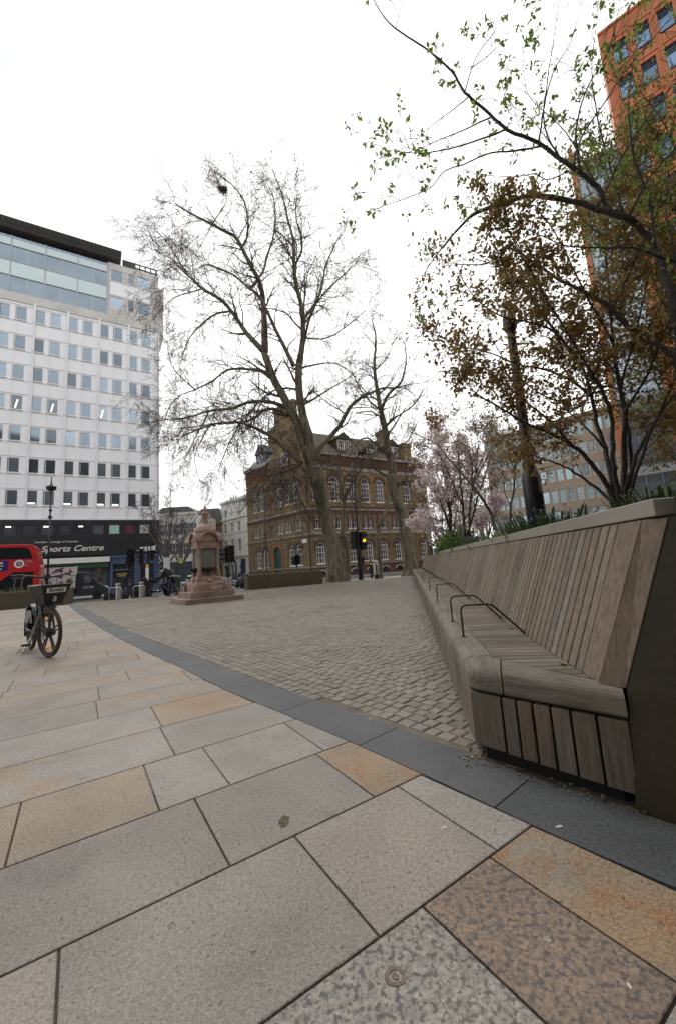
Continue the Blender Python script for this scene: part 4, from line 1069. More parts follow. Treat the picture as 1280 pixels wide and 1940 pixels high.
plain_block('cream_building', 'long cream rendered terrace with dark grey shopfronts behind the bare street trees', 'building', 292, 372, 74, 12.5, -2, M_STUC, (4.6, 8.3), 8, (1.1, 2.2), (3.4, mat('charcoal shopfront', (.05, .05, .055))), roof=(1.2, M_SLT))
plain_block('brown_building', 'low brown brick building with slate roof showing beside the fountain dome', 'building', 370, 426, 88, 12.0, -2, M_YBR, (4.0, 8.0), 4, (1.2, 2.2), roof=(3.2, M_SLT))
# ---- beige building, right background
M_BEIGE = mat('beige stone cladding', (.44, .375, .285), .75, .12, .4, 5, .08)
M_CYANG = glassmat('pale reflecting glass', (.28, .40, .43), .75, .08)
bd = (.7043, -.7099)
BB, BLn = plain_block('beige_building', 'large beige stone building with pale cyan windows behind the planter trees', 'building', 935, 1215, 60, 18.6, -1, M_BEIGE, (1.6, 4.4, 7.3, 10.2, 13.1, 15.9), 17, (.8, 1.7), None, dirv=bd, wmat=M_CYANG, depth=16)
# ---- orange office with glazed recess
def ribbed(name, col, period):
    m, t, b = nodes(name); v = coords(t)
    wv = t.nodes.new('ShaderNodeTexWave'); wv.wave_type = 'BANDS'; wv.bands_direction = 'Z'; wv.inputs['Scale'].default_value = period; wv.wave_profile = 'TRI'; t.links.new(v, wv.inputs['Vector'])
    c = mixc(t, col, ramp(t, wv.outputs['Fac'], [(.05, g3(.55)), (.22, g3(1)), (1, g3(1))]), 1, 'MULTIPLY')
    c = mixc(t, c, ramp(t, noise(t, .5, 4, .6, v), [(.3, g3(.88)), (.7, g3(1.08))]), 1, 'MULTIPLY')
    c = mixc(t, c, ramp(t, noise(t, 8, 2, .6, v), [(.3, g3(.92)), (.7, g3(1.05))]), 1, 'MULTIPLY')
    t.links.new(c, b.inputs['Base Color']); b.inputs['Roughness'].default_value = .45; bump(t, b, wv.outputs['Fac'], .5, .03); return m
M_ORANGE = ribbed('orange glazed terracotta', (.50, .135, .038), .75)
M_ORPL = mat('orange terracotta fin', (.50, .14, .042), .45, .08, .5)
OD = Vector((.764, -.645)); OA = Vector((31.09, 35.0))
OB = thing('orange_building', 'tall bright orange terracotta office block with blue windows and glass recess', 'office building', (OA.x, OA.y, 0), math.atan2(OD.y, OD.x))
ops = []; OLn = 36
for r_ in range(11):
    zt = 53.0 - 4.35 * r_
    if zt < 6: break
    k = 0; x = 1.55
    while x < OLn - 1: ops.append((x, 1.2, zt - 2.75, zt, 0)); x += 1.85
m = MB(); wall_open(m, 0, OLn, -1, 55.3, ops, .45); m.quad((0, 0, -1), (0, 14, -1), (0, 14, 55.3), (0, 0, 55.3)); m.quad((OLn, 0, -1), (OLn, 14, -1), (OLn, 14, 55.3), (OLn, 0, 55.3)); m.build('wall', M_ORANGE, OB)
m = MB(); x = .62
while x < OLn:
    for d in (0, .12): m.box(x + d - .04, x + d + .04, -.10, 0, 3, 55.0)
    x += 1.85
for r_ in range(12): m.box(0, OLn, -.07, 0, 53.45 - 4.35 * r_, 53.6 - 4.35 * r_)
m.box(0, OLn, -.12, .2, 55.1, 55.4); m.build('fin', M_ORPL, OB)
def orwin():
    f = MB(); w_, h = 1.2, 2.75
    f.box(-w_ / 2, -w_ / 2 + .07, .2, .3, 0, h); f.box(w_ / 2 - .07, w_ / 2, .2, .3, 0, h); f.box(-w_ / 2 + .07, w_ / 2 - .07, .2, .3, 0, .1); f.box(-w_ / 2 + .07, w_ / 2 - .07, .2, .3, h - .15, h)
    for z in (.35, 2.0, 2.3): f.box(-w_ / 2 + .07, w_ / 2 - .07, .16, .28, z, z + .09)
    p = MB(); p.box(-w_ / 2 + .01, w_ / 2 - .01, .26, .28, .01, h - .01); return [f, p]
fo_ = orwin(); M_DKB = mat('dark blue grey frame', (.045, .06, .085), .4)
for k, o_ in enumerate(sorted(ops, key=lambda q: q[0])[:100]): make_window(OB, I4, o_[0], o_[2], fo_, (M_DKB, M_GLASSOR), y=0)
rest = sorted(ops, key=lambda q: q[0])[100:]
m = MB()
for o_ in rest: m.box(o_[0] - .59, o_[0] + .59, .26, .28, o_[2] + .01, o_[3] - .01)
tag(m.build('far_panes', M_GLASSOR, OB), kind='stuff')
# glazed recess and thin fin wall left of the block
m = MB(facade_M(-4.4, 1.4, 1, 0)); m.box(.5, 4.4, 1.0, 1.2, 0, 44); m.build('glazed_recess', glassmat('grey blue glazing', (.22, .26, .30), .7, .12), OB)
m = MB(facade_M(-4.4, 1.4, 1, 0))
for x in (.55, 1.75, 3.05, 4.3): m.box(x - .05, x + .05, .85, 1.0, 0, 44)
for k in range(9): m.box(.5, 4.4, .88, 1.0, 3.9 + 4.35 * k, 4.15 + 4.35 * k); m.box(.5, 4.4, .92, 1.0, 5.0 + 4.35 * k, 5.08 + 4.35 * k)
m.build('recess_frame', mat('grey recess frame', (.25, .27, .29), .4), OB)
m = MB(facade_M(-4.4, 1.4, 1, 0)); m.box(.05, .45, 0, 4, -1, 46); m.build('fin_wall', M_ORPL, OB)
# lower dark retail base seen through the shrubs
m = MB(); m.box(-4.2, OLn, -.15, .0, 7.4, 8.2); m.build('canopy_band', mat('grey canopy', (.3, .3, .3)), OB)
# unseen block added behind the viewer to shade the foreground; also reflected in glass
NB = thing('added_shade_block', 'unseen tall block added behind the viewer to shade the foreground', 'office building', (-20, -6.5, 0), 0)
m = MB(); m.box(0, 60, -14, 0, 0, 34); m.build('wall', mat('shade block cladding', (.16, .135, .115), .6, .1, .4), NB)
m = MB()
for r_ in range(7):
    for k in range(28): m.box(1 + k * 2.1, 2.4 + k * 2.1, .0, .04, 2.2 + 3.9 * r_, 4.8 + 3.9 * r_)
tag(m.build('window_panes', M_GLASSDK, NB), kind='stuff')
# ============================================================ TREES AND PLANTS
def barkmat(name, c1, c2, c3, scale=2.2):
    m, t, b = nodes(name); v = coords(t, (1, 1, .35))
    n = noise(t, scale, 4, .6, v, .3); n2 = noise(t, scale * 9, 3, .6, coords(t, (1, 1, .5)))
    c = ramp(t, n, [(.30, c1), (.47, c2), (.56, c1), (.66, c3), (.74, c2)])
    c = mixc(t, c, ramp(t, n2, [(.3, g3(.6)), (.65, g3(1.15))]), 1, 'MULTIPLY')
    t.links.new(c, b.inputs['Base Color']); b.inputs['Roughness'].default_value = .9; bump(t, b, n2, .7, .03); return m
M_PLANE = barkmat('plane bark', (.125, .105, .075), (.23, .21, .135), (.085, .07, .05))
M_TWIG = mat('twig bark', (.10, .078, .066), .9, .2, isl=.3)
M_BARKD = barkmat('dark bark', (.058, .048, .042), (.085, .072, .063), (.04, .034, .03), 6)
M_BARKG = barkmat('grey branch bark', (.09, .083, .078), (.13, .12, .11), (.065, .06, .055), 7)
Z3 = Vector((0, 0, 1))
def rot_off(d, ang, az):
    o = d.orthogonal().normalized(); o = Matrix.Rotation(az, 3, d) @ o
    return (Matrix.Rotation(ang, 3, o) @ d).normalized()
class Tree:
    def __init__(s, seed): s.r = random.Random(seed); s.big = MB(); s.tw = MB(); s.tips = []; s.n = 0
    def grow(s, p, d, L, r, lvl, P):
        """P: dict with segs, wob, up (per level), kids (per level), spread, ratio, maxl"""
        rn = s.r; n = P['segs'][min(lvl, len(P['segs']) - 1)]; pts = [p.copy()]; dirs = [d.copy()]
        up = P['up'][min(lvl, len(P['up']) - 1)]; wob = P['wob']
        for i in range(n):
            d = (d + Vector((rn.gauss(0, wob), rn.gauss(0, wob), rn.gauss(0, wob))) + Z3 * up).normalized()
            p = p + d * (L / n); pts.append(p.copy()); dirs.append(d.copy())
        rad = [max(P['rmin'], r * (1 - .62 * i / n)) for i in range(n + 1)]
        last = lvl >= P['maxl']
        (s.tw if r < P.get('rbig', .02) else s.big).tube(pts, rad, 3 if r < .012 else (4 if r < .03 else 6), cap=False)
        s.n += 1
        if last:
            for i in range(1, n + 1): s.tips.append((pts[i], dirs[i]))
            return
        k = P['kids'][min(lvl, len(P['kids']) - 1)]
        k = max(1, int(round(k * rn.uniform(.75, 1.25))))
        for j in range(k):
            t = rn.uniform(P.get('t0', .2), 1.0) if j else 1.0
            i = min(n, max(1, int(t * n + .5)))
            a = rn.uniform(*P['spread']) * (.5 if j == 0 else 1)
            s.grow(pts[i], rot_off(dirs[i], a, rn.uniform(0, 6.28)), L * rn.uniform(*P['ratio']) * (1.1 - .35 * t), rad[i] * rn.uniform(.5, .72), lvl + 1, P)
    def limb(s, pts, r0, r1, P, lvl=1, dens=1.2, klen=(1.6, 3.2), sides=8, start=.25, end_kids=3, krad=.4):
        """guided limb through world points, sprouting branches along it"""
        rn = s.r
        # smooth
        Q = []
        for i in range(len(pts) - 1):
            p0 = pts[max(0, i - 1)]; p1 = pts[i]; p2 = pts[i + 1]; p3 = pts[min(len(pts) - 1, i + 2)]
            for k in range(4):
                u = k / 4; Q.append(.5 * ((2 * p1) + (p2 - p0) * u + (2 * p0 - 5 * p1 + 4 * p2 - p3) * u * u + (3 * p1 - p0 - 3 * p2 + p3) * u ** 3))
        Q.append(pts[-1])
        cum = [0]
        for a, b in zip(Q, Q[1:]): cum.append(cum[-1] + (b - a).length)
        T = cum[-1]; rad = [r0 + (r1 - r0) * (c / T) ** .8 for c in cum]
        for i in range(1, len(Q) - 1): Q[i] = Q[i] + Vector((rn.gauss(0, 1), rn.gauss(0, 1), rn.gauss(0, 1))) * rad[i] * (.22 if rad[i] < .1 else .05)
        s.big.tube(Q, rad, sides, cap=True)
        nk = int(T * dens)
        for j in range(nk + end_kids):
            t = start + (1 - start) * (j + rn.random()) / max(1, nk) if j < nk else 1.0
            c = min(t, 1) * T; i = min(len(Q) - 2, max(0, next((k for k in range(len(cum) - 1) if cum[k + 1] >= c), len(Q) - 2)))
            d = (Q[i + 1] - Q[i]).normalized(); a = rn.uniform(.5, 1.2) if j < nk else rn.uniform(.1, .6)
            s.grow(Q[i + 1 if j >= nk else i].copy(), rot_off(d, a, rn.uniform(0, 6.28)), rn.uniform(*klen) * (1.15 - .45 * t), max(P.get('kmin', .010), min(rad[i] * krad, .09)), lvl, P)
def px(path, Y, dY=0.0, jit=0.0, seed=0):
    """pixels of the survey photograph -> points in depth; the limb drifts by dY over its length"""
    rn = random.Random(seed); n = len(path) - 1
    return [D(a, b, Y + dY * i / n + (rn.uniform(-jit, jit) if 0 < i else 0)) for i, (a, b) in enumerate(path)]
PP = dict(segs=[5, 5, 4, 4], wob=.19, up=[.02, .03, .0, -.06], kids=[5, 5.2, 6, 5], spread=(.4, 1.1), ratio=(.42, .68), maxl=4, rmin=.0075, t0=.15)
def seedballs(T, frac, r=.022):
    m = MB(); rn = T.r
    for p, d in T.tips:
        if rn.random() < frac:
            q = p - Vector((0, 0, rn.uniform(.03, .14))); m.add([(q + Vector(v) * r) for v in ((1, 0, 0), (-1, 0, 0), (0, 1, 0), (0, -1, 0), (0, 0, 1), (0, 0, -1))],
                [(0, 2, 4), (2, 1, 4), (1, 3, 4), (3, 0, 4), (2, 0, 5), (1, 2, 5), (3, 1, 5), (0, 3, 5)])
    return m
M_SEED = mat('seed balls', (.13, .095, .06), .9, .2, isl=.3)
# ---- great plane tree
base = D(635, 1098, 24.3)
t1 = thing('plane_tree', 'huge bare London plane with dark nest and thick mottled trunk in the setts', 'tree', (0, 0, 0))
T = Tree(21); Y = 24.3
trunk = px([(636, 1101), (631, 1060), (624, 1010), (612, 960), (600, 915), (590, 875), (582, 850)], Y)
trunk[0].z = zg(trunk[0].x, trunk[0].y) - .1
if True:
    T.limb(trunk, .49, .37, PP, dens=0, end_kids=0, sides=16)
# root flare
T.big.tube([trunk[0] + Vector((0, 0, -.05)), trunk[0] + Vector((0, 0, .35)), trunk[0] + Vector((0, .0, 1.0))], [.76, .62, .52], 14, cap=False)
limbs = [
 ([(588, 880), (579, 850), (562, 801), (544, 765), (517, 714), (500, 666)], .34, .21, 0, .5, .3),
 ([(502, 668), (501, 625), (499, 574), (493, 538), (475, 503), (457, 467), (441, 445), (401, 425), (339, 391)], .24, .05, -2.5, 1.5, .2),
 ([(497, 663), (468, 632), (437, 587), (410, 562), (384, 547), (357, 523), (335, 500)], .20, .05, 2.0, 1.5, .15),
 ([(592, 868), (583, 820), (573, 783), (566, 730), (566, 690)], .31, .22, -.3, .5, .4),
 ([(566, 692), (574, 640), (573, 592), (563, 547), (557, 503), (556, 455), (548, 425), (535, 370), (518, 325)], .21, .04, 1.5, 1.5, .15),
 ([(557, 694), (539, 658), (520, 620), (508, 592), (490, 560), (473, 547), (440, 520), (400, 503)], .15, .04, -3, 1.5, .15),
 ([(575, 604), (590, 585), (602, 569), (612, 530), (617, 503), (633, 467), (645, 445)], .11, .035, 1.5, 1.7, .15),
 ([(571, 690), (578, 640), (592, 590), (610, 560), (640, 530), (668, 505)], .10, .03, -3.5, 1.6, .2),
 ([(513, 716), (495, 703), (477, 700), (437, 699), (420, 708), (397, 725), (370, 738), (343, 748)], .12, .035, 2.5, 1.9, .1),
 ([(541, 772), (515, 762), (482, 761), (455, 768), (441, 773), (397, 778), (360, 790), (325, 795)], .15, .035, -2.5, 1.9, .1),
 ([(546, 785), (520, 775), (500, 778), (470, 798), (430, 800), (390, 805), (345, 812)], .13, .03, 2.0, 1.7, .1),
 ([(572, 880), (535, 846), (515, 828), (499, 819), (478, 808), (455, 801), (425, 802), (397, 806), (350, 824)], .15, .035, -4, 1.7, .2),
 ([(600, 870), (604, 850), (625, 828), (642, 808), (655, 785), (664, 770), (680, 756), (695, 748), (722, 736), (745, 735)], .20, .05, -2.0, 1.3, .3),
 ([(578, 765), (600, 752), (615, 743), (629, 734), (650, 722), (672, 706)], .08, .03, 3, 1.6, .2),
 ([(473, 548), (495, 520), (508, 480), (519, 445), (521, 400), (517, 370), (505, 345)], .10, .03, 2.5, 1.6, .1),
 ([(457, 468), (468, 450), (470, 420), (466, 390), (458, 372), (440, 350), (420, 335)], .08, .03, -1, 1.8, .1),
 ([(557, 505), (570, 480), (572, 450), (565, 430), (560, 400), (563, 375)], .09, .03, -2, 1.8, .1),
 ([(437, 590), (400, 600), (360, 640), (345, 680)], .08, .025, 2, 2.2, .1), ([(357, 523), (325, 470), (300, 440)], .05, .02, 1, 2.6, .1), ([(384, 547), (340, 500), (305, 480), (285, 470)], .05, .02, -1, 2.6, .1),
 ([(370, 738), (330, 700), (318, 660)], .05, .02, -1, 2.4, .1), ([(343, 748), (322, 770), (312, 800)], .04, .02, 1, 2.6, .1), ([(397, 778), (370, 830), (350, 870)], .05, .02, 1, 2.6, .1), ([(455, 801), (430, 850), (415, 890)], .05, .02, -1, 2.4, .1), ([(397, 806), (370, 860), (375, 900)], .04, .02, 1, 2.4, .1),
 ([(384, 547), (340, 560), (310, 580)], .06, .02, -2, 2.5, .1), ([(401, 425), (430, 380), (422, 362)], .05, .02, 0, 1.5, .2),
 ([(560, 700), (600, 690), (640, 690), (680, 720)], .08, .025, 3, 1.8, .1), ([(575, 640), (620, 640), (660, 615), (690, 590)], .07, .02, -2, 2.0, .1),
 ([(566, 740), (540, 735), (510, 745), (480, 775), (450, 820)], .08, .025, -3.5, 2.0, .1),
 ([(590, 900), (560, 880), (535, 890), (510, 920)], .08, .02, -1.5, 3.2, .1), ([(596, 905), (575, 905), (560, 935), (545, 960)], .06, .02, -1.2, 3.4, .1),
 ([(585, 860), (560, 850), (540, 870), (520, 905)], .07, .02, -2.5, 3.0, .1), ([(600, 890), (620, 880), (640, 900), (655, 930)], .06, .02, -2.0, 2.6, .1), ([(602, 895), (640, 872), (690, 850), (730, 835)], .07, .02, 2.0, 1.5, .1),
]
for i, (pth, r0, r1, dY, dens, stt) in enumerate(limbs):
    T.limb(px(pth, Y, dY, .25, i), r0, r1, PP, lvl=2, dens=dens * 1.5, klen=(1.3, 3.2), start=stt, end_kids=0 if r1 > .2 else 4, krad=.38)
T.big.build('trunk', M_PLANE, t1, smooth=True); T.tw.build('crown', M_TWIG, t1); seedballs(T, .10).build('seed_balls', M_SEED, t1)
nestp = D(422, 359, Y + .3)
m = MB(); rn = random.Random(9)
for k in range(170):
    a = rn.uniform(0, 6.28); b_ = rn.uniform(-.8, .8); q = Vector((math.cos(a) * .26 * math.cos(b_), math.sin(a) * .26 * math.cos(b_), math.sin(b_) * .18))
    d = Vector((rn.gauss(0, 1), rn.gauss(0, 1), rn.gauss(0, .4))).normalized() * .17
    m.tube([nestp + q - d, nestp + q + d], .008, 3, cap=False)
m.ball(tuple(nestp), .22, 10, sz=.7)
tag(m.build('bird_nest', M_BARKD), 'round dark twig nest high in the left crown of the great plane', 'nest')
# ---- second plane tree to the right
PQ = dict(PP, kids=[4, 4.5, 4.5, 3]); Y = 25.6
t2 = thing('plane_tree', 'leaning bare plane tree with mottled trunk near the far end of the bench', 'tree', (0, 0, 0))
T = Tree(5)
tr = px([(781, 1090), (776, 1050), (768, 1005), (760, 970), (750, 945), (743, 921), (741, 900)], Y); tr[0].z = zg(tr[0].x, tr[0].y) - .1
T.limb(tr, .52, .31, PQ, dens=0, end_kids=0, sides=14); T.big.tube([tr[0], tr[0] + Vector((-.05, 0, .5))], [.85, .62], 12, cap=False)
for i, (pth, r0, r1, dY, dens, stt) in enumerate([
 ([(742, 905), (740, 873), (733, 846), (728, 808), (721, 779), (714, 740), (709, 703), (710, 670), (711, 636), (705, 610)], .30, .04, .5, 1.3, .2),
 ([(722, 775), (736, 745), (758, 725), (767, 695), (768, 670), (765, 650)], .12, .03, -2, 1.6, .1),
 ([(748, 930), (753, 918), (765, 912), (780, 910), (797, 906), (815, 903), (830, 885)], .14, .04, -1.5, 1.5, .2),
 ([(745, 925), (736, 906), (722, 896), (710, 887), (697, 873), (686, 864), (670, 840), (655, 825)], .13, .035, 1, 1.5, .2),
 ([(738, 870), (755, 850), (775, 830), (790, 800)], .08, .03, 2, 1.8, .1), ([(728, 810), (750, 790), (780, 770), (800, 740)], .08, .03, -3, 2, .1),
 ([(721, 779), (700, 760), (680, 735), (665, 700)], .08, .03, 1.5, 1.8, .1), ([(709, 703), (730, 680), (745, 650)], .06, .02, 2, 2, .1), ([(735, 860), (710, 840), (690, 830), (660, 850), (625, 870)], .08, .03, -3, 1.6, .1)]):
    T.limb(px(pth, Y, dY, .2, i), r0, r1, PQ, lvl=2, dens=dens, klen=(1.2, 2.8), start=stt, krad=.4)
T.big.build('trunk', M_PLANE, t2, smooth=True); T.tw.build('crown', M_TWIG, t2); seedballs(T, .08).build('seed_balls', M_SEED, t2)
# ---- smaller forked plane beside the great trunk, and a slim one behind the bin
PS = dict(PP, kids=[3, 3.5, 3], maxl=3); Y = 26.5
t3 = thing('plane_tree', 'small forked plane tree immediately right of the great plane trunk', 'tree', (0, 0, 0)); T = Tree(6)
tr = px([(651, 1092), (651, 1060), (650, 1035), (648, 1015)], Y); tr[0].z = zg(tr[0].x, tr[0].y) - .1
T.limb(tr, .42, .33, PS, dens=0, end_kids=0, sides=12)
for i, (pth, r0, r1, dY, dens, stt) in enumerate([
 ([(649, 1020), (650, 985), (652, 948), (657, 933), (664, 919), (678, 895), (690, 882)], .20, .05, .5, 1.2, .3),
 ([(647, 1022), (637, 1013), (625, 998), (612, 988), (596, 986), (582, 970), (568, 945), (562, 925)], .15, .03, -1.5, 1.5, .3),
 ([(652, 950), (645, 920), (640, 890), (642, 860)], .10, .03, 1, 1.5, .2), ([(664, 920), (672, 890), (700, 870)], .06, .02, -1, 1.5, .2)]):
    T.limb(px(pth, Y, dY, .15, i), r0, r1, PS, lvl=1, dens=dens, klen=(.9, 2.0), start=stt)
T.big.build('trunk', M_PLANE, t3, smooth=True); T.tw.build('crown', M_TWIG, t3)
Y = 27.5
t4 = thing('young_tree', 'slim young bare tree standing behind the steel litter bin', 'tree', (0, 0, 0)); T = Tree(8)
tr = px([(719, 1090), (717, 1050), (716, 1015), (719, 995), (726, 978)], Y); tr[0].z = zg(tr[0].x, tr[0].y) - .1
T.limb(tr, .22, .13, PS, dens=0, end_kids=0, sides=10)
for i, (pth, r0, r1, dY) in enumerate([([(725, 980), (736, 952), (742, 930), (752, 915)], .12, .03, 1), ([(716, 1015), (712, 985), (706, 968), (694, 955)], .07, .02, -.6), ([(722, 990), (736, 978), (750, 975)], .06, .02, .5)]):
    T.limb(px(pth, Y, dY, .1, i), r0, r1, PS, lvl=1, dens=1.0, klen=(.6, 1.5), start=.2)
T.big.build('trunk', M_PLANE, t4, smooth=True); T.tw.build('crown', M_TWIG, t4)
# ---- street trees on the left in front of the cream terrace
PL_ = dict(PP, kids=[4, 5, 4.5, 4], up=[.05, .04, .02, 0], maxl=3, rmin=.014)
for i, (bx, by, YY, hgt, lean, lab) in enumerate([(322, 1100, 48, 9.5, -.12, 'bare street tree left of the fountain against the cream terrace, widest crown'), (338, 1098, 55, 9.0, .3, 'leaning bare street tree in the cream terrace row, nearer the fountain'), (312, 1100, 58, 9.0, -.05, 'bare street tree beside the corner of the white office block')]):
    t = thing('street_tree', lab, 'tree', (0, 0, 0), group='bare street trees along the cream terrace'); T = Tree(40 + i)
    b_ = D(bx, by, YY); b_.z = zg(b_.x, b_.y) - .1
    P_l = [b_, b_ + Vector((lean * .6, 0, 1.6)), b_ + Vector((lean * 1.6, .1, 3.2))]
    T.limb(P_l, .24, .19, PL_, dens=0, end_kids=0, sides=8)
    for k in range(6):
        az = k * 1.05 + T.r.random(); sp = T.r.uniform(.25, .75)
        d = Vector((math.cos(az) * sp, math.sin(az) * sp, 1)).normalized(); q = P_l[-1]; Lm = hgt * T.r.uniform(.5, .8)
        pts = [q, q + d * Lm * .35 + Vector((0, 0, .1)), q + d * Lm * .7 + Vector((T.r.uniform(-.3, .3), 0, .4)), q + d * Lm + Vector((T.r.uniform(-.5, .5), 0, .9))]
        T.limb(pts, .12, .03, PL_, lvl=1, dens=1.1, klen=(.9, 2.2), start=.2, sides=5)
    T.big.build('trunk', M_BARKG, t, smooth=True); T.tw.build('crown', M_TWIG, t)
# ---- leaves
def leaves(m, T, per, size, rn, jitter=.03, droop=.2, frac=1.0, asp=.5, m_i=0, curl=.25, keep=None):
    for p, d in T.tips:
        if rn.random() > frac: continue
        if keep and not keep(p): continue
        for _ in range(per if isinstance(per, int) else (int(per) + (rn.random() < per % 1))):
            q = p + Vector((rn.gauss(0, jitter), rn.gauss(0, jitter), rn.gauss(0, jitter)))
            ld = (d * .5 + Vector((rn.gauss(0, .7), rn.gauss(0, .7), rn.gauss(0, .6) - droop))).normalized()
            sd = ld.cross(Vector((rn.gauss(0, .5), rn.gauss(0, .5), 1))).normalized(); nn = sd.cross(ld)
            s_ = size * rn.uniform(.6, 1.2); w_ = s_ * asp * rn.uniform(.8, 1.15)
            a = q; b_ = q + ld * s_ * .35 + sd * w_ * .5 + nn * s_ * curl * .4; c_ = q + ld * s_ * .75 + sd * w_ * .36 + nn * s_ * curl * .3; e_ = q + ld * s_ - nn * s_ * curl * .2
            f_ = q + ld * s_ * .75 - sd * w_ * .36 + nn * s_ * curl * .3; g_ = q + ld * s_ * .35 - sd * w_ * .5 + nn * s_ * curl * .4; mid = q + ld * s_ * .5 - nn * s_ * .02
            m.add([a, b_, c_, e_, f_, g_, mid], [(0, 1, 2, 6), (6, 2, 3), (6, 3, 4), (0, 6, 4, 5)], m_i)
M_LBRONZE = leafmat('bronze leaves', [(.22, .135, .05), (.29, .165, .055), (.31, .205, .07), (.23, .17, .055), (.35, .26, .085), (.19, .105, .045), (.27, .22, .075)], .5, .5)
M_LGREEN = leafmat('fresh green leaves', [(.16, .27, .05), (.24, .36, .07), (.20, .31, .06), (.30, .42, .10)], .5, .5)
M_LOLIVE = leafmat('olive leaves', [(.17, .16, .05), (.23, .19, .06), (.22, .14, .05), (.19, .20, .06)], .5, .45)
M_PINK = leafmat('pale pink petals', [(.80, .68, .68), (.86, .77, .77), (.74, .59, .60), (.88, .83, .81)], .6, .5)
M_PINKD = leafmat('mauve buds', [(.32, .22, .26), (.40, .28, .32), (.25, .17, .19)], .6, .2)
# multi-stem bronze shrub in the planter
SB = BL(1.62, 1.35, 1.05)
t5 = thing('bronze_shrub', 'tall multi-stemmed shrub with bronze brown leaves growing in the raised planter', 'shrub', (0, 0, 0)); T = Tree(77)
Ys = SB.y
PB = dict(segs=[5, 5, 4], wob=.14, up=[.02, .02, .0], kids=[4.2, 3.6], spread=(.35, .95), ratio=(.5, .75), maxl=3, rmin=.0015, rbig=.006, t0=.15, kmin=.003)
stems = [([(1172, 962), (1150, 925), (1120, 880), (1085, 845), (1040, 820), (990, 800), (950, 775), (900, 745)], .024, .006, -.2),
 ([(1174, 962), (1158, 900), (1145, 850), (1128, 800), (1120, 750), (1100, 690), (1060, 640), (1020, 590), (985, 540)], .026, .005, .4),
 ([(1178, 962), (1180, 900), (1183, 830), (1183, 780), (1170, 720), (1160, 650), (1155, 590), (1150, 520), (1140, 450)], .028, .006, .2),
 ([(1182, 962), (1195, 890), (1215, 840), (1245, 790), (1275, 720), (1300, 650)], .022, .006, .0),
 ([(1176, 960), (1165, 910), (1160, 860), (1160, 800), (1140, 740), (1115, 700), (1080, 640), (1030, 560), (990, 490), (960, 430)], .022, .005, -.3),
 ([(1183, 962), (1196, 900), (1190, 820), (1175, 740), (1195, 660), (1215, 580), (1230, 500)], .02, .005, .3),
 ([(1170, 962), (1130, 925), (1095, 900), (1060, 880), (1030, 870), (1000, 860)], .016, .005, .3),
 ([(1184, 960), (1210, 880), (1240, 800), (1290, 730)], .016, .005, -.3),
 ([(1120, 752), (1080, 720), (1030, 700), (980, 690), (930, 670), (870, 655), (835, 640)], .013, .004, .3), ([(1100, 690), (1050, 630), (1000, 610), (950, 600), (900, 565), (870, 520)], .012, .004, -.1),
 ([(1060, 640), (1010, 570), (970, 520), (930, 500), (890, 490), (850, 500)], .011, .003, .3), ([(1085, 845), (1030, 790), (970, 740), (920, 700), (880, 690), (840, 650)], .012, .004, .1),
 ([(1030, 560), (1000, 500), (970, 450), (945, 420), (930, 395)], .010, .003, .0), ([(1160, 650), (1110, 560), (1080, 500), (1050, 440), (1020, 400)], .012, .004, -.2), ([(1155, 590), (1190, 520), (1220, 450), (1250, 390)], .012, .004, .2),
 ([(1183, 780), (1230, 700), (1260, 620), (1290, 560)], .013, .004, -.2), ([(1140, 740), (1060, 760), (1000, 730), (960, 690), (930, 640)], .010, .003, -.3), ([(1195, 660), (1240, 600), (1280, 500)], .010, .003, .1), ([(1145, 850), (1100, 800), (1060, 770), (1020, 750)], .01, .003, .2)]
for i, (pth, r0, r1, dY) in enumerate(stems):
    T.limb(px(pth, Ys, dY, .05, i), r0, r1, PB, lvl=1 if r0 > .02 else 2, dens=8.0, klen=(.20, .46), start=.38 if r0 > .014 else .1, sides=7, end_kids=3)
T.big.build('stems', M_BARKD, t5, smooth=True); T.tw.build('twigs', M_BARKD, t5)
m = MB(); leaves(m, T, 2.5, .043, T.r, .035, .15, 1.0, .55); nb = len(m.f); m.build('foliage', M_LBRONZE, t5)
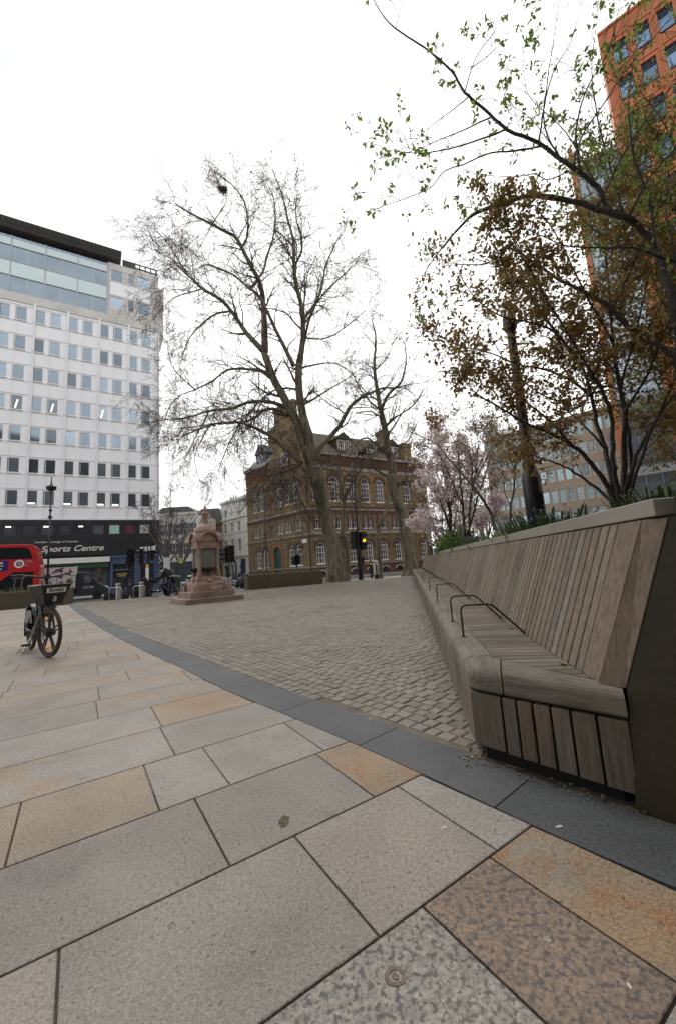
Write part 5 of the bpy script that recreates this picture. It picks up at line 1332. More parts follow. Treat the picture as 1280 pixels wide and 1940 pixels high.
# branch of the cherry reaching in from the right
t6 = thing('cherry_tree', 'cherry tree leaning in from the right edge with bare arching limbs and fresh green leaves', 'tree', (0, 0, 0)); T = Tree(31)
Yc = 3.0
PC = dict(segs=[7, 5, 4], wob=.11, up=[.01, .0, .0], kids=[4, 3], spread=(.3, .9), ratio=(.35, .7), maxl=3, rmin=.0015, rbig=.006, t0=.2, kmin=.0030)
cl = [([(1330, 960), (1318, 850), (1305, 760), (1290, 680), (1270, 560), (1250, 490), (1228, 450), (1190, 412), (1130, 395), (1060, 375), (1000, 370), (950, 385), (900, 403), (860, 440), (838, 468), (810, 505)], .055, .005, .2, 1.2, .45), ([(1200, 418), (1130, 396), (1060, 377), (1000, 372), (950, 388), (900, 405), (862, 440), (838, 470)], .026, .006, .02, .8, .3),
 ([(1155, 402), (1130, 355), (1085, 318), (1020, 272), (960, 245), (915, 205), (880, 175), (855, 135), (828, 110), (800, 88), (765, 66), (735, 42), (710, 5), (700, -30)], .022, .003, -.3, 4.0, .12),
 ([(1300, 690), (1250, 655), (1200, 625), (1160, 590), (1120, 560), (1060, 530), (1000, 490), (960, 470), (920, 500), (860, 500)], .026, .004, .3, 2.2, .2),
 ([(1310, 500), (1260, 490), (1200, 470), (1130, 470), (1070, 465), (1010, 440)], .014, .003, -.2, 2.5, .1),
 ([(1030, 275), (985, 285), (930, 290), (880, 310), (840, 325), (815, 355), (770, 375), (725, 390)], 0.0093, 0.0026, -.1, 6, .2), ([(960, 245), (915, 262), (850, 282), (800, 290), (760, 288), (735, 285)], 0.0093, 0.0026, .2, 6, .2),
 ([(930, 222), (880, 245), (820, 270), (790, 285)], 0.0078, 0.0026, .1, 4, .2), ([(888, 182), (860, 205), (820, 235), (790, 262)], 0.0062, 0.0020, -.2, 3, .2),
 ([(1085, 318), (1100, 260), (1140, 200), (1180, 140), (1230, 80), (1280, 20)], .010, .003, .2, 5, .2), ([(1100, 335), (1090, 250), (1110, 170), (1150, 100), (1170, 20)], 0.0109, 0.0026, -.3, 5, .2),
 ([(1020, 272), (1030, 200), (1050, 130), (1080, 80), (1100, 10)], 0.0093, 0.0026, .1, 5, .2), ([(1060, 300), (1030, 240), (1035, 160), (1050, 60), (1060, -10)], 0.0078, 0.0026, -.2, 5, .2),
 ([(880, 172), (900, 110), (935, 60), (960, 20)], 0.0062, 0.0020, .2, 4, .3), ([(890, 130), (930, 100), (970, 50)], 0.0047, 0.0020, 0, 3, .3), ([(1130, 395), (1160, 330), (1200, 260), (1250, 190), (1300, 130)], .012, .003, .1, 5, .15),
 ([(1190, 412), (1220, 350), (1260, 300), (1310, 250)], .012, .003, -.2, 5, .15), ([(1000, 372), (1020, 350), (990, 330), (970, 350)], 0.0062, 0.0026, .1, 4, .2), ([(1085, 318), (1040, 340), (1010, 330), (970, 335), (900, 330)], 0.0062, 0.0020, .2, 3, .2),
 ([(1180, 410), (1150, 300), (1130, 220), (1120, 130), (1130, 40)], .010, .003, .3, 6, .15), ([(1240, 470), (1230, 380), (1200, 300), (1190, 200), (1200, 100)], .012, .003, -.2, 6, .15), ([(1130, 355), (1070, 250), (1000, 180), (990, 100)], .007, .002, .2, 6, .2),
 ([(1060, 300), (1000, 220), (940, 190)], .005, .002, .1, 5, .2), ([(1290, 560), (1270, 450), (1260, 380), (1270, 280)], .012, .003, .2, 6, .1)]
for i, (pth, r0, r1, dY, dens, stt) in enumerate(cl):
    T.limb(px(pth, Yc, dY, .03, 50 + i), r0, r1, PC, lvl=1, dens=dens * .8, klen=(.18, .55), start=stt, sides=8 if r0 > .01 else 5, end_kids=2, krad=.24)
T.big.build('trunk', M_BARKG, t6, smooth=True); T.tw.build('twigs', M_BARKD, t6)
tips = T.tips
m = MB(); m.f = []; rn = random.Random(4)
T.tips = [q for q in tips if rn.random() < .10]
leaves(m, T, 4, .046, rn, .014, .15, 1.0, .5); m.build('foliage', M_LGREEN, t6)
T.tips = [q for q in tips if rn.random() < .012]; m = MB(); leaves(m, T, 5, .016, rn, .012, .1, 1, .8); m.build('blossom', M_PINKD, t6)
# second shrub: mixed green and bronze growth at the right edge, above the first
t7 = thing('green_shrub', 'olive and green leaved shrub filling the right edge in front of the orange block', 'shrub', (0, 0, 0)); T = Tree(88)
PG = dict(PB)
for i, (pth, dY) in enumerate([([(1330, 940), (1310, 800), (1290, 650), (1270, 500), (1240, 400), (1210, 330)], 0), ([(1330, 900), (1300, 700), (1250, 560), (1200, 470), (1140, 420), (1110, 350)], .3), ([(1340, 800), (1320, 600), (1300, 450), (1270, 340), (1230, 250)], .2),
  ([(1340, 700), (1310, 560), (1250, 450), (1180, 400), (1150, 330)], -.2), ([(1340, 940), (1290, 880), (1240, 840), (1210, 800)], .1), ([(1340, 900), (1290, 800), (1250, 740), (1230, 680)], .2), ([(1340, 600), (1310, 420), (1290, 320), (1260, 240), (1225, 190)], .1), ([(1340, 500), (1280, 400), (1220, 330), (1170, 290), (1130, 270)], .2), ([(1330, 640), (1240, 520), (1180, 470), (1130, 440), (1095, 410)], -.1)]):
    T.limb(px(pth, 3.9, dY, .1, 90 + i), .02, .005, PG, lvl=2, dens=9, klen=(.25, .6), start=.3, sides=6)
T.big.build('stems', M_BARKG, t7, smooth=True); T.tw.build('twigs', M_BARKD, t7)
m = MB(); leaves(m, T, 3.2, .050, T.r, .05, .15, .95, .5); m.build('foliage', M_LOLIVE, t7)
m = MB(); leaves(m, T, 1.6, .052, T.r, .05, .15, .6, .5); m.build('young_leaves', M_LGREEN, t7)
# ---- pink magnolia and small trees along the planter
def small_tree(name, label, cat, stems, Y, r, P, seed, leafs, group=None, bark=M_BARKG, dens=3.0, klen=(.4, 1.0)):
    t = thing(name, label, cat, (0, 0, 0), group=group); T = Tree(seed)
    for i, (pth, r0, r1, dY) in enumerate(stems): T.limb(px(pth, Y, dY, .08, seed + i), r0, r1, P, lvl=1, dens=dens, klen=klen, start=.3, sides=6)
    T.big.build('stems', bark, t, smooth=True); T.tw.build('twigs', M_TWIG, t)
    for nm, mt_, per, sz, jit, fr, asp in leafs:
        m = MB(); leaves(m, T, per, sz, T.r, jit, .1, fr, asp); m.build(nm, mt_, t)
    return t
PM = dict(segs=[5, 4, 4], wob=.15, up=[.03, .02, 0], kids=[3.5, 3.2], spread=(.4, 1.0), ratio=(.5, .75), maxl=3, rmin=.0035, rbig=.014, t0=.15, kmin=.006)
MAG = small_tree('magnolia_tree', 'magnolia tree in pale pink blossom behind the far end of the bench', 'tree',
 [([(850, 1018), (852, 980), (848, 935), (845, 890), (840, 850), (830, 820)], .07, .012, .4), ([(850, 1000), (838, 960), (822, 935), (808, 920)], .04, .01, -.5), ([(849, 985), (830, 985), (810, 982), (795, 984)], .035, .01, -.3),
  ([(852, 970), (842, 940), (832, 910), (822, 890)], .04, .01, .6), ([(850, 960), (870, 920), (885, 890)], .04, .01, -.5), ([(850, 1010), (830, 1000), (815, 998)], .03, .008, .5), ([(846, 930), (836, 880), (830, 850)], .03, .008, -.6), ([(850, 960), (880, 930), (900, 900), (905, 870)], .03, .008, .4), ([(852, 1000), (885, 975), (915, 960), (935, 950)], .03, .008, .2), ([(848, 940), (865, 880), (870, 840)], .03, .008, .3), ([(850, 1015), (870, 995), (900, 985)], .02, .008, -.4)], 13.5, 0, PM, 300,
 [('blossom', M_PINK, 3.2, .085, .09, .75, .75), ('buds', M_LBRONZE, 1, .06, .06, .3, .6), ('young_leaves', M_LGREEN, 1, .05, .06, .2, .5)], bark=M_BARKD, klen=(.2, .5), dens=4.2)
small_tree('bronze_tree', 'small many-stemmed tree with sparse bronze and mauve buds right of the pink magnolia', 'tree',
 [([(880, 1015), (876, 960), (870, 900), (865, 850), (850, 815)], .035, .01, .3), ([(888, 1015), (890, 950), (900, 890), (905, 840)], .035, .01, -.2), ([(884, 1015), (905, 940), (925, 880), (935, 850)], .03, .01, .3), ([(876, 960), (850, 900), (830, 860), (815, 850)], .02, .008, -.4), ([(900, 900), (920, 850), (925, 830)], .02, .008, .2)], 10.0, 0, PM, 340,
 [('buds', M_PINKD, 2.0, .055, .07, .7, .6), ('foliage', M_LBRONZE, 1.6, .06, .06, .7, .5), ('blossom', M_PINK, 2.0, .06, .05, .5, .7), ('young_leaves', M_LGREEN, 1, .05, .05, .2, .5)], bark=M_BARKD)
small_tree('leaning_sapling', 'thin sapling leaning left over the planter with lime green young leaves', 'tree',
 [([(936, 1004), (928, 970), (912, 945), (894, 915), (893, 880), (885, 850), (870, 838)], .035, .008, .0), ([(912, 945), (880, 905), (850, 870), (825, 840), (790, 825)], .022, .006, .6), ([(895, 915), (915, 880), (930, 850)], .014, .005, -.3), ([(893, 880), (905, 850), (915, 820)], .012, .004, .3)], 7.2, 0, dict(PM, rmin=.0025), 380,
 [('foliage', M_LGREEN, 1.0, .038, .03, .35, .5)], klen=(.25, .6))
small_tree('pale_sapling', 'slender sapling with yellow green leaves left of the black lamp column', 'tree',
 [([(966, 998), (966, 960), (972, 930), (975, 880), (990, 855), (1010, 830)], .035, .01, .2), ([(975, 890), (960, 865), (945, 840)], .02, .008, -.2), ([(966, 960), (955, 930), (958, 890)], .015, .006, .2)], 9.0, 0, dict(PM, rmin=.003), 420,
 [('foliage', M_LGREEN, 1.0, .04, .04, .4, .5)], klen=(.3, .8))
small_tree('dark_shrub', 'leafless dark twiggy shrub between the magnolia and the leaning sapling', 'shrub',
 [([(856, 1018), (862, 980), (868, 950)], .02, .008, 0), ([(858, 1018), (880, 985), (895, 960)], .02, .008, .3), ([(856, 1018), (845, 985), (835, 960)], .02, .008, -.3)], 11.5, 0, PM, 440, [('foliage', M_LBRONZE, 1, .05, .04, .5, .5)], bark=M_BARKD, klen=(.3, .7))
# planter ground plants
M_STRAP = leafmat('strap leaves', [(.045, .085, .025), (.06, .11, .03), (.035, .07, .022), (.085, .13, .04)], .45, .2)
M_LIME = leafmat('lime leaves', [(.13, .22, .04), (.19, .28, .06), (.10, .17, .035)], .5, .3)
M_VIOLET = leafmat('violet bells', [(.20, .17, .48), (.28, .24, .58), (.16, .14, .40)], .6, .2)
M_BLUEF = leafmat('blue flowers', [(.03, .08, .50), (.05, .14, .62)], .6, .2)
M_REDF = leafmat('red flowers', [(.55, .02, .04), (.62, .05, .05)], .6, .2)
def clump(name, label, c, kind, n, h, rad, seed, flower=None, nf=0, fsz=.02, mt=None):
    rn = random.Random(seed); t = thing(name, label, 'plant', c); m = MB()
    if kind == 'strap':
        for k in range(n):
            a = rn.uniform(0, 6.28); rr = rad * rn.random() ** .6; b_ = Vector((math.cos(a) * rr, math.sin(a) * rr, 0)); o = Vector((math.cos(a + rn.uniform(-.8, .8)), math.sin(a + rn.uniform(-.8, .8)), 0)) * rn.uniform(.1, .6) * h
            s_ = Vector((-o.y, o.x, 0)).normalized() * rn.uniform(.004, .009); H_ = h * rn.uniform(.6, 1.1)
            P = [b_, b_ + o * .25 + Z3 * H_ * .55, b_ + o * .7 + Z3 * H_ * .92, b_ + o * 1.25 + Z3 * H_ * .85]
            m.add([P[0] - s_, P[0] + s_, P[1] - s_ * 1.2, P[1] + s_ * 1.2, P[2] - s_ * .9, P[2] + s_ * .9, P[3]], [(0, 1, 3, 2), (2, 3, 5, 4), (4, 5, 6)])
    else:
        F = Tree(seed)
        for k in range(n):
            a = rn.uniform(0, 6.28); rr = rad * rn.random() ** .6; hz = h * (1 - .5 * (rr / rad) ** 2) * rn.uniform(.15, 1.0)
            F.tips.append((Vector((math.cos(a) * rr, math.sin(a) * rr, hz)), Vector((math.cos(a) * .6, math.sin(a) * .6, .6)).normalized()))
        leaves(m, F, 3, fsz * 2.2 if not flower else .05, rn, .025, .0, 1, .55)
        for k in range(max(6, n // 14)):
            p, d = F.tips[k]; m.tube([(p.x * .4, p.y * .4, -.02), tuple(p)], .003, 3, cap=False)
    m.build('foliage', mt or M_STRAP, t)
    if flower:
        m = MB()
        for k in range(nf):
            a = rn.uniform(0, 6.28); rr = rad * rn.random() ** .6; c0 = Vector((math.cos(a) * rr, math.sin(a) * rr, h * rn.uniform(.65, 1.15)))
            for j in range(7):
                q = c0 + Vector((rn.gauss(0, fsz * .8), rn.gauss(0, fsz * .8), rn.gauss(0, fsz * .8))); m.ball(tuple(q), fsz * rn.uniform(.35, .6), 5)
            m.tube([(c0.x * .9, c0.y * .9, 0), tuple(c0)], .0022, 3, cap=False)
        m.build('flowers', flower, t)
    return t
clump('bluebell_plant', 'strap leaved plant with violet bells beside the shrub stems', BL(1.15, 2.05, 1.06), 'strap', 260, .34, .40, 1, M_VIOLET, 16, .012)
clump('bluebell_plant', 'strap leaved plant with few violet bells right of the black lamp column', BL(1.2, 2.9, 1.06), 'strap', 220, .32, .36, 2, M_VIOLET, 8, .012)
clump('fern_plant', 'arching fern clump under the right side of the bronze shrub', BL(1.45, .75, 1.06), 'strap', 200, .30, .26, 12)
clump('leafy_plant', 'lime green leafy plant over the coping beside the black lamp column', BL(.98, 2.75, 1.08), 'bush', 190, .16, .22, 3, mt=M_LIME, fsz=.02)
clump('leafy_plant', 'low lime green plant on the coping between lamp column and blue flowers', BL(1.05, 4.2, 1.07), 'bush', 200, .16, .35, 4, mt=M_LIME, fsz=.022)
clump('blue_flower_plant', 'dark leaved plant with bright blue flowers behind the coping', BL(1.1, 5.5, 1.06), 'strap', 240, .27, .3, 5, M_BLUEF, 9, .02)
clump('leafy_plant', 'mixed green plant just beyond the bright blue flowers', BL(1.15, 6.9, 1.06), 'bush', 260, .22, .4, 6, mt=M_STRAP, fsz=.026)
clump('red_flower_plant', 'low plant with small red flowers near the dark twiggy shrub', BL(1.5, 8.3, 1.06), 'bush', 180, .38, .3, 7, M_REDF, 3, .035, mt=M_STRAP)
clump('evergreen_bush', 'bright green bushy plant spilling over the far back of the bench', BL(1.4, 10.8, 1.06), 'bush', 1100, .80, .75, 8, mt=M_LIME, fsz=.034)
clump('evergreen_bush', 'dark green bush behind the bright green one at the planter far end', BL(1.6, 13.4, 1.05), 'bush', 1000, .85, 1.0, 9, mt=M_STRAP, fsz=.04)
small_tree('bronze_shrub', 'low brown leaved thicket under the pink magnolia beyond the bushes', 'shrub',
 [([(825, 1030), (822, 1000), (815, 975), (808, 955)], .02, .008, 0), ([(835, 1030), (842, 1000), (850, 970), (852, 945)], .02, .008, .3), ([(860, 1025), (872, 1000), (885, 975), (890, 950)], .02, .008, -.3), ([(880, 1020), (900, 1000), (915, 980)], .02, .008, .3), ([(905, 1015), (920, 985), (928, 960), (930, 930)], .02, .008, -.2)], 16.0, 0, dict(PM, kids=[4, 4]), 460,
 [('foliage', M_LBRONZE, 2, .07, .08, .7, .5), ('blossom', M_PINK, 1, .08, .08, .12, .7)], bark=M_BARKD, klen=(.3, .7), dens=6)
for i, (x_, Y_, h_, lab) in enumerate([(842, 44, 9.0, 'distant bare tree showing between the brick building and the magnolia'), (885, 48, 8.0, 'distant bare tree right behind the magnolia crown'), (925, 42, 7.5, 'distant bare tree left of the beige building')]):
    t = thing('distant_tree', lab, 'tree', (0, 0, 0), group='distant bare trees beyond the planter'); T = Tree(500 + i); b_ = D(x_, 1050, Y_); b_.z = -.8
    T.limb([b_, b_ + Vector((.1, 0, 1.5)), b_ + Vector((0, 0, 3))], .22, .16, PL_, dens=0, end_kids=0, sides=6)
    for k in range(7):
        az = k * .9; sp = T.r.uniform(.2, .8); d = Vector((math.cos(az) * sp, math.sin(az) * sp, 1)).normalized(); q = b_ + Vector((0, 0, 3)); Lm = h_ * T.r.uniform(.45, .75)
        T.limb([q, q + d * Lm * .4, q + d * Lm * .75 + Vector((T.r.uniform(-.3, .3), 0, .3)), q + d * Lm + Vector((0, 0, .6))], .11, .03, PL_, lvl=1, dens=1.1, klen=(.9, 2.0), start=.2, sides=5)
    T.big.build('trunk', M_BARKG, t, smooth=True); T.tw.build('crown', M_TWIG, t)
# ground cover over the bed
rn = random.Random(70); m = MB(); F = Tree(1)
for k in range(5200):
    y = rn.uniform(.3, LEN - .6); x = rn.uniform(.95, 3.2); p = Vector((x, y, 1.07 + rn.random() ** 2 * .10)); F.tips.append((p, Vector((0, 0, 1))))
leaves(m, F, 2, .05, rn, .05, .1, 1, .5); o = m.build('ground_cover', M_STRAP); o.location = BC; o.rotation_euler = (0, 0, -BAZ); tag(o, kind='stuff')
# street planters
M_SEDGE = leafmat('sedge', [(.14, .16, .05), (.20, .21, .09), (.10, .13, .04), (.25, .24, .13)], .6, .2)
def box_planter(label, a, b, depth, h, seed, sharp=True):
    """a,b: near face corners on the ground"""
    a = Vector(a); b = Vector(b); d = (b - a); L = d.length; ang = math.atan2(d.y, d.x)
    t = thing('steel_planter', label, 'planter', (a.x, a.y, min(zg(a.x, a.y), zg(b.x, b.y)) - .02), ang, 'bronze steel street planters')
    m = MB(); 
    for x0, x1, y0, y1 in ((0, L, 0, .04), (0, L, depth - .04, depth), (0, .04, .04, depth - .04), (L - .04, L, .04, depth - .04)): m.box(x0, x1, y0, y1, 0, h)
    m.build('planter_wall', M_BRONZE, t, bevel=.006)
    m = MB(); m.box(.04, L - .04, .04, depth - .04, h - .2, h - .06); m.build('soil_bed', M_SOIL, t)
    rn = random.Random(seed); m = MB()
    for k in range(int(L * 220)):
        c = Vector((rn.uniform(.08, L - .08), rn.uniform(.06, depth - .1), h - .08)); H_ = rn.uniform(.08, .24) * rn.choice([.5, 1, 1, .6]); o = Vector((rn.gauss(0, 1), rn.gauss(0, 1), 0)) * H_ * .45; s_ = Vector((rn.gauss(0, 1), rn.gauss(0, 1), 0)).normalized() * .007
        m.add([c - s_, c + s_, c + o * .4 + Z3 * H_ - s_, c + o * .4 + Z3 * H_ + s_, c + o * 1.3 + Z3 * H_ * .9], [(0, 1, 3, 2), (2, 3, 4)])
    m.build('sedge', M_SEDGE, t)
a = G(121, 1145); q = G(0, 1155); dirn = (a - q).normalized()
box_planter('long bronze planter with sedge behind the hire bike', (a - dirn * 9).xy, a.xy, 1.6, .74, 3)
a = G(472, 1117); b = G(612, 1105)
box_planter('bronze planter with low greenery in front of the brick building door', a.xy, b.xy, 1.4, .72, 4)
# ============================================================ DRINKING FOUNTAIN
M_PINKG = mat('pink granite', (.38, .25, .20), .62, .30, 2.5, 60, .12, isl=.10)
M_PINKD2 = mat('weathered pink granite', (.31, .22, .175), .75, .32, 2, 50, .2)
M_GREYST = mat('grey niche stone', (.20, .195, .18), .7, .25, 4, 40, .2)
M_BRZ = mat('dark bronze bowl', (.045, .05, .045), .45, .2, 6, 40, .1, metal=.5)
FC = Vector((-4.86, 14.25, 0)); FR = math.atan2(.6, .8)
FO = thing('drinking_fountain', 'pink granite Victorian drinking fountain with domed canopy on stepped base', 'fountain', FC, FR); FO.scale = (.88, .88, .88)
m = MB(); m.box(-1.125, 1.125, -1.125, 1.125, -.02, .19); m.box(-.86, .86, -.86, .86, .19, .42); m.build('steps', M_PINKD2, FO, bevel=.015)
m = MB(); m.box(-.60, .60, -.60, .60, .42, .70)
for sx in (-1, 1):
    for sy in (-1, 1): m.box(sx * .62 - .10, sx * .62 + .10, sy * .62 - .10, sy * .62 + .10, .42, .64)
m.hexa([(-.58, -.58, .70), (.58, -.58, .70), (.58, .58, .70), (-.58, .58, .70)], [(-.50, -.50, .80), (.50, -.50, .80), (.50, .50, .80), (-.50, .50, .80)])
m.box(-.49, .49, -.49, .49, .80, .92); m.hexa([(-.49, -.49, .92), (.49, -.49, .92), (.49, .49, .92), (-.49, .49, .92)], [(-.42, -.42, 1.02), (.42, -.42, 1.02), (.42, .42, 1.02), (-.42, .42, 1.02)])
for a in range(4):   # triangular buttress ridges
    M_ = Matrix.Rotation(a * math.pi / 2, 4, 'Z'); mm = MB(M_); mm.hexa([(-.12, -.58, .80), (.12, -.58, .80), (.12, -.45, .80), (-.12, -.45, .80)], [(-.04, -.46, 1.0), (.04, -.46, 1.0), (.04, -.42, 1.0), (-.04, -.42, 1.0)]); m.add(mm.v, mm.f)
m.build('pedestal', M_PINKG, FO, bevel=.01)
m = MB(); m.box(-.33, .33, -.33, .33, 1.0, 2.12); m.build('core', M_PINKG, FO)
for a in range(4):
    M_ = Matrix.Rotation(a * math.pi / 2, 4, 'Z')
    mm = MB(M_); P = [(-.24, 1.30), (.24, 1.30)] + [(.24 * math.cos(math.pi * k / 10), 1.84 + .24 * math.sin(math.pi * k / 10)) for k in range(11)]
    mm.prismy([(-.30, 1.22), (.30, 1.22), (.30, 2.1), (-.30, 2.1)], -.352, -.331); archband(mm, 0, 1.84, .2, .27, 1, .375)
    P2 = [(-.19, 1.32), (.19, 1.32)] + [(.19 * math.cos(math.pi * k / 10), 1.84 + .19 * math.sin(math.pi * k / 10)) for k in range(11)]
    mm.prismy(P2, -.364, -.353); no_ = mm.build('niche', M_GREYST, FO)
    mm = MB(M_); mm.lathe([(.02, -.378), (.07, -.378), (.07, -.360), (.02, -.360)], 12, (0, 1.80), axis='y'); mm.build('boss', mat('blue grey boss', (.13, .16, .19), .5), no_)
    mm = MB(M_); prof = [(.05, 1.13), (.12, 1.15), (.24, 1.24), (.27, 1.31), (.29, 1.33), (.25, 1.33), (.2, 1.27)]
    mm.lathe(prof, 20, (0, -.40)); mm.build('bowl', M_BRZ, FO, smooth=True)
    x = .36; mm = MB(M_); mm.lathe([(.105, 1.0), (.105, 1.06), (.085, 1.09), (.10, 1.13), (.07, 1.18), (.09, 1.24), (.09, 1.28), (.06, 1.33), (.056, 1.98), (.075, 2.02), (.085, 2.10)], 16, (x, -x)); mm.build('column', M_PINKG, FO, smooth=True)
m = MB()
m.box(-.45, .45, -.45, .45, 2.10, 2.20); m.box(-.42, .42, -.42, .42, 2.20, 2.50)
for a in range(4):
    M_ = Matrix.Rotation(a * math.pi / 2, 4, 'Z'); mm = MB(M_)
    n = 12; P = [(-.34, 2.2), (.34, 2.2)] + [(.34 * math.cos(math.pi * k / n), 2.40 + .31 * math.sin(math.pi * k / n)) for k in range(n + 1)]
    mm.prismy(P, -.45, 0)
    archband(mm, 0, 2.40, .33, .40, .95, .56, 14); 
    for sx in (-1, 1): mm.box(sx * .47 - .10, sx * .47 + .10, -.57, -.44, 2.36, 2.44)
    m.add(mm.v, mm.f)
m.hexa([(-.5, -.5, 2.40), (.5, -.5, 2.40), (.5, .5, 2.40), (-.5, .5, 2.40)], [(-.40, -.40, 2.70), (.40, -.40, 2.70), (.40, .40, 2.70), (-.40, .40, 2.70)])
m.build('canopy', M_PINKG, FO, bevel=.008)
m = MB(); n = 24
prof = [(.46, 2.66), (.47, 2.71), (.44, 2.74)] + [(.43 * math.cos(a) + .03, 2.74 + .40 * math.sin(a)) for a in [math.pi / 2 * k / 9 for k in range(9)]] + [(.10, 3.15)]
m.lathe(prof, 24); m.build('dome', M_PINKG, FO, smooth=True)
m = MB(); m.lathe([(.12, 3.13), (.10, 3.17), (.095, 3.36), (.13, 3.38), (.13, 3.41), (.09, 3.43), (.15, 3.49), (.165, 3.54), (.15, 3.59), (.07, 3.65), (.09, 3.68), (.05, 3.72), (.065, 3.76), (.035, 3.80), (.045, 3.84), (.01, 3.93)], 18); m.build('finial', M_PINKG, FO, smooth=True)
m = MB(); m.box(-.02, .55, -.612, -.601, .47, .62); m.build('inscription_panel', mat('pale carved stone', (.42, .33, .27), .7), FO)

# ============================================================ STREET FURNITURE
def ground(px_, Y):
    p = D(px_, 1100, Y); p.z = zg(p.x, p.y); return p
def col_at(px_, py_, Y): 
    p = D(px_, py_, Y); p.z = zg(p.x, p.y) - .01; return p
# bollards
def bollard(loc, lab, first=None):
    if first: return dup(first, loc, 0, lab)
    t = thing('steel_bollard', lab, 'bollard', loc, 0, 'brushed steel bollards by the kerb')
    m = MB(); m.lathe([(.105, 0), (.105, .80), (.098, .82), (.06, .825)], 20); m.build('post', M_STEEL, t, smooth=False)
    m = MB(); m.lathe([(.107, .70), (.107, .73)], 20); m.build('band', M_BLKPAINT, t); return t
b0 = bollard(col_at(224, 1128, 19.4), 'brushed steel bollard nearest the van, left of the others')
bollard(col_at(268, 1126, 20.0), 'brushed steel bollard in the middle, left of the person with the bicycle', b0)
bollard(col_at(357, 1115, 24.5), 'brushed steel bollard hidden partly behind the fountain left side', b0)
bollard(col_at(437, 1108, 26.5), 'brushed steel bollard right of the fountain below the traffic light', b0)
def cstand(loc, lab, first=None):
    if first: return dup(first, loc, R(30), lab)
    t = thing('cycle_stand', lab, 'bike stand', loc, R(30), 'tubular steel cycle stands')
    m = MB(); P = [(0, 0, 0), (0, 0, .52)] + [(.1 - .1 * math.cos(a), 0, .52 + .1 * math.sin(a)) for a in (.4, .8, 1.2, 1.57)] + [(.4, 0, .62)] + [(.4 + .1 * math.sin(a), 0, .52 + .1 * math.cos(a)) for a in (.4, .8, 1.2, 1.57)] + [(.5, 0, 0)]
    m.tube(P, .019, 8); m.build('hoop', M_STEEL, t, smooth=True)
    m = MB()
    for x in (0, .5): m.lathe([(.06, 0), (.06, .012), (.03, .014)], 12, (x, 0))
    m.build('base_plate', M_STEEL, t); return t
c0 = cstand(col_at(207, 1130, 18.8), 'steel cycle stand left of the first bollard')
cstand(col_at(253, 1128, 19.3), 'steel cycle stand between the first and second bollards', c0)
cstand(col_at(343.5, 1120, 22.5), 'steel cycle stand at the left foot of the fountain', c0)
# street lamps
def lamp_pole(loc, h, lab, head='globe'):
    t = thing('street_lamp', lab, 'street lamp', loc)
    m = MB(); m.lathe([(.11, 0), (.11, 1.1), (.075, 1.2), (.07, h * .5), (.055, h)], 12); m.build('post', M_BLKPAINT, t, smooth=True)
    m = MB()
    if head == 'globe':
        m.lathe([(.05, h), (.06, h + .1), (.30, h + .22), (.36, h + .45), (.30, h + .50), (.12, h + .55), (.05, h + .75), (.02, h + 1.3)], 16); m.build('lantern', M_BLKPAINT, t)
        m = MB(); m.lathe([(.09, h - 2.0), (.15, h - 1.9), (.09, h - 1.8)], 12); m.tube([(-.25, 0, h - 2.0), (.25, 0, h - 2.0)], .03, 6); m.lathe([(.08, h - 1.5), (.12, h - 1.4), (.08, h - 1.3)], 12); m.build('collar', M_BLKPAINT, t)
    elif head == 'arm':
        m.tube([(0, 0, h - .03), (-.15, 0, h), (-1.0, 0, h + .02)], .03, 6); m.box(-1.15, -.75, -.1, .1, h - .04, h + .03); m.build('lamp_arm', M_BLKPAINT, t)
    return t
lamp_pole(col_at(91, 1090, 30), 8.4, 'tall black lamp post with bowl lantern in front of the white office block')
lamp_pole(col_at(506, 1088, 38), 8.0, 'black lamp post with short side arm left of the green door', 'arm')
lp = lamp_pole(col_at(683, 1090, 25), 7.6, 'tall black lamp post carrying traffic signals right of the great plane', 'none')
m = MB(); m.lathe([(.15, 0), (.15, 1.9), (.12, 2.0), (.09, 2.05)], 14); m.build('base_sleeve', M_BLKPAINT, lp)
m = MB(); m.tube([(0, 0, 7.6), (.1, -.2, 7.75), (.5, -1.0, 7.8)], .04, 6); m.box(.3, .8, -1.3, -.9, 7.74, 7.84); m.build('lamp_arm', M_BLKPAINT, lp)
# traffic signals
M_AMBER = mat('amber signal lamp', (.9, .5, .03), .4, .05, emit=1.3); M_OFFL = mat('unlit signal lens', (.03, .03, .03), .3)
M_SGREEN = mat('green signal lamp', (.05, .8, .3), .4, .05, emit=2.0)
def sig_head(t, c, lit=None, rz=0, n=3, litmat=None):
    """signal head hung on a post, lenses facing local -y turned by rz"""
    M_ = Matrix.Translation(c) @ Matrix.Rotation(rz, 4, 'Z')
    m = MB(M_); h = .30 * n + .08; m.box(-.16, .16, -.1, .12, 0, h)
    m.box(-.26, .26, .1, .125, -.08, h + .08)
    for k in range(n):
        z = .19 + .30 * k
        for j in range(7):
            a0, a1 = math.pi * j / 7, math.pi * (j + 1) / 7; m.quad((.13 * math.cos(a0), -.1, z + .13 * math.sin(a0)), (.13 * math.cos(a1), -.1, z + .13 * math.sin(a1)), (.13 * math.cos(a1), -.28, z + .11 * math.sin(a1)), (.13 * math.cos(a0), -.28, z + .11 * math.sin(a0)))
    o = m.build('signal_head', M_BLKPAINT, t)
    for k in range(n):
        z = .19 + .30 * k; mm = MB(M_); mm.lathe([(.01, -.125), (.10, -.115), (.105, -.10)], 14, (0, z), axis='y'); mm.build('lens', (litmat or M_AMBER) if lit == k else M_OFFL, o)
    return o
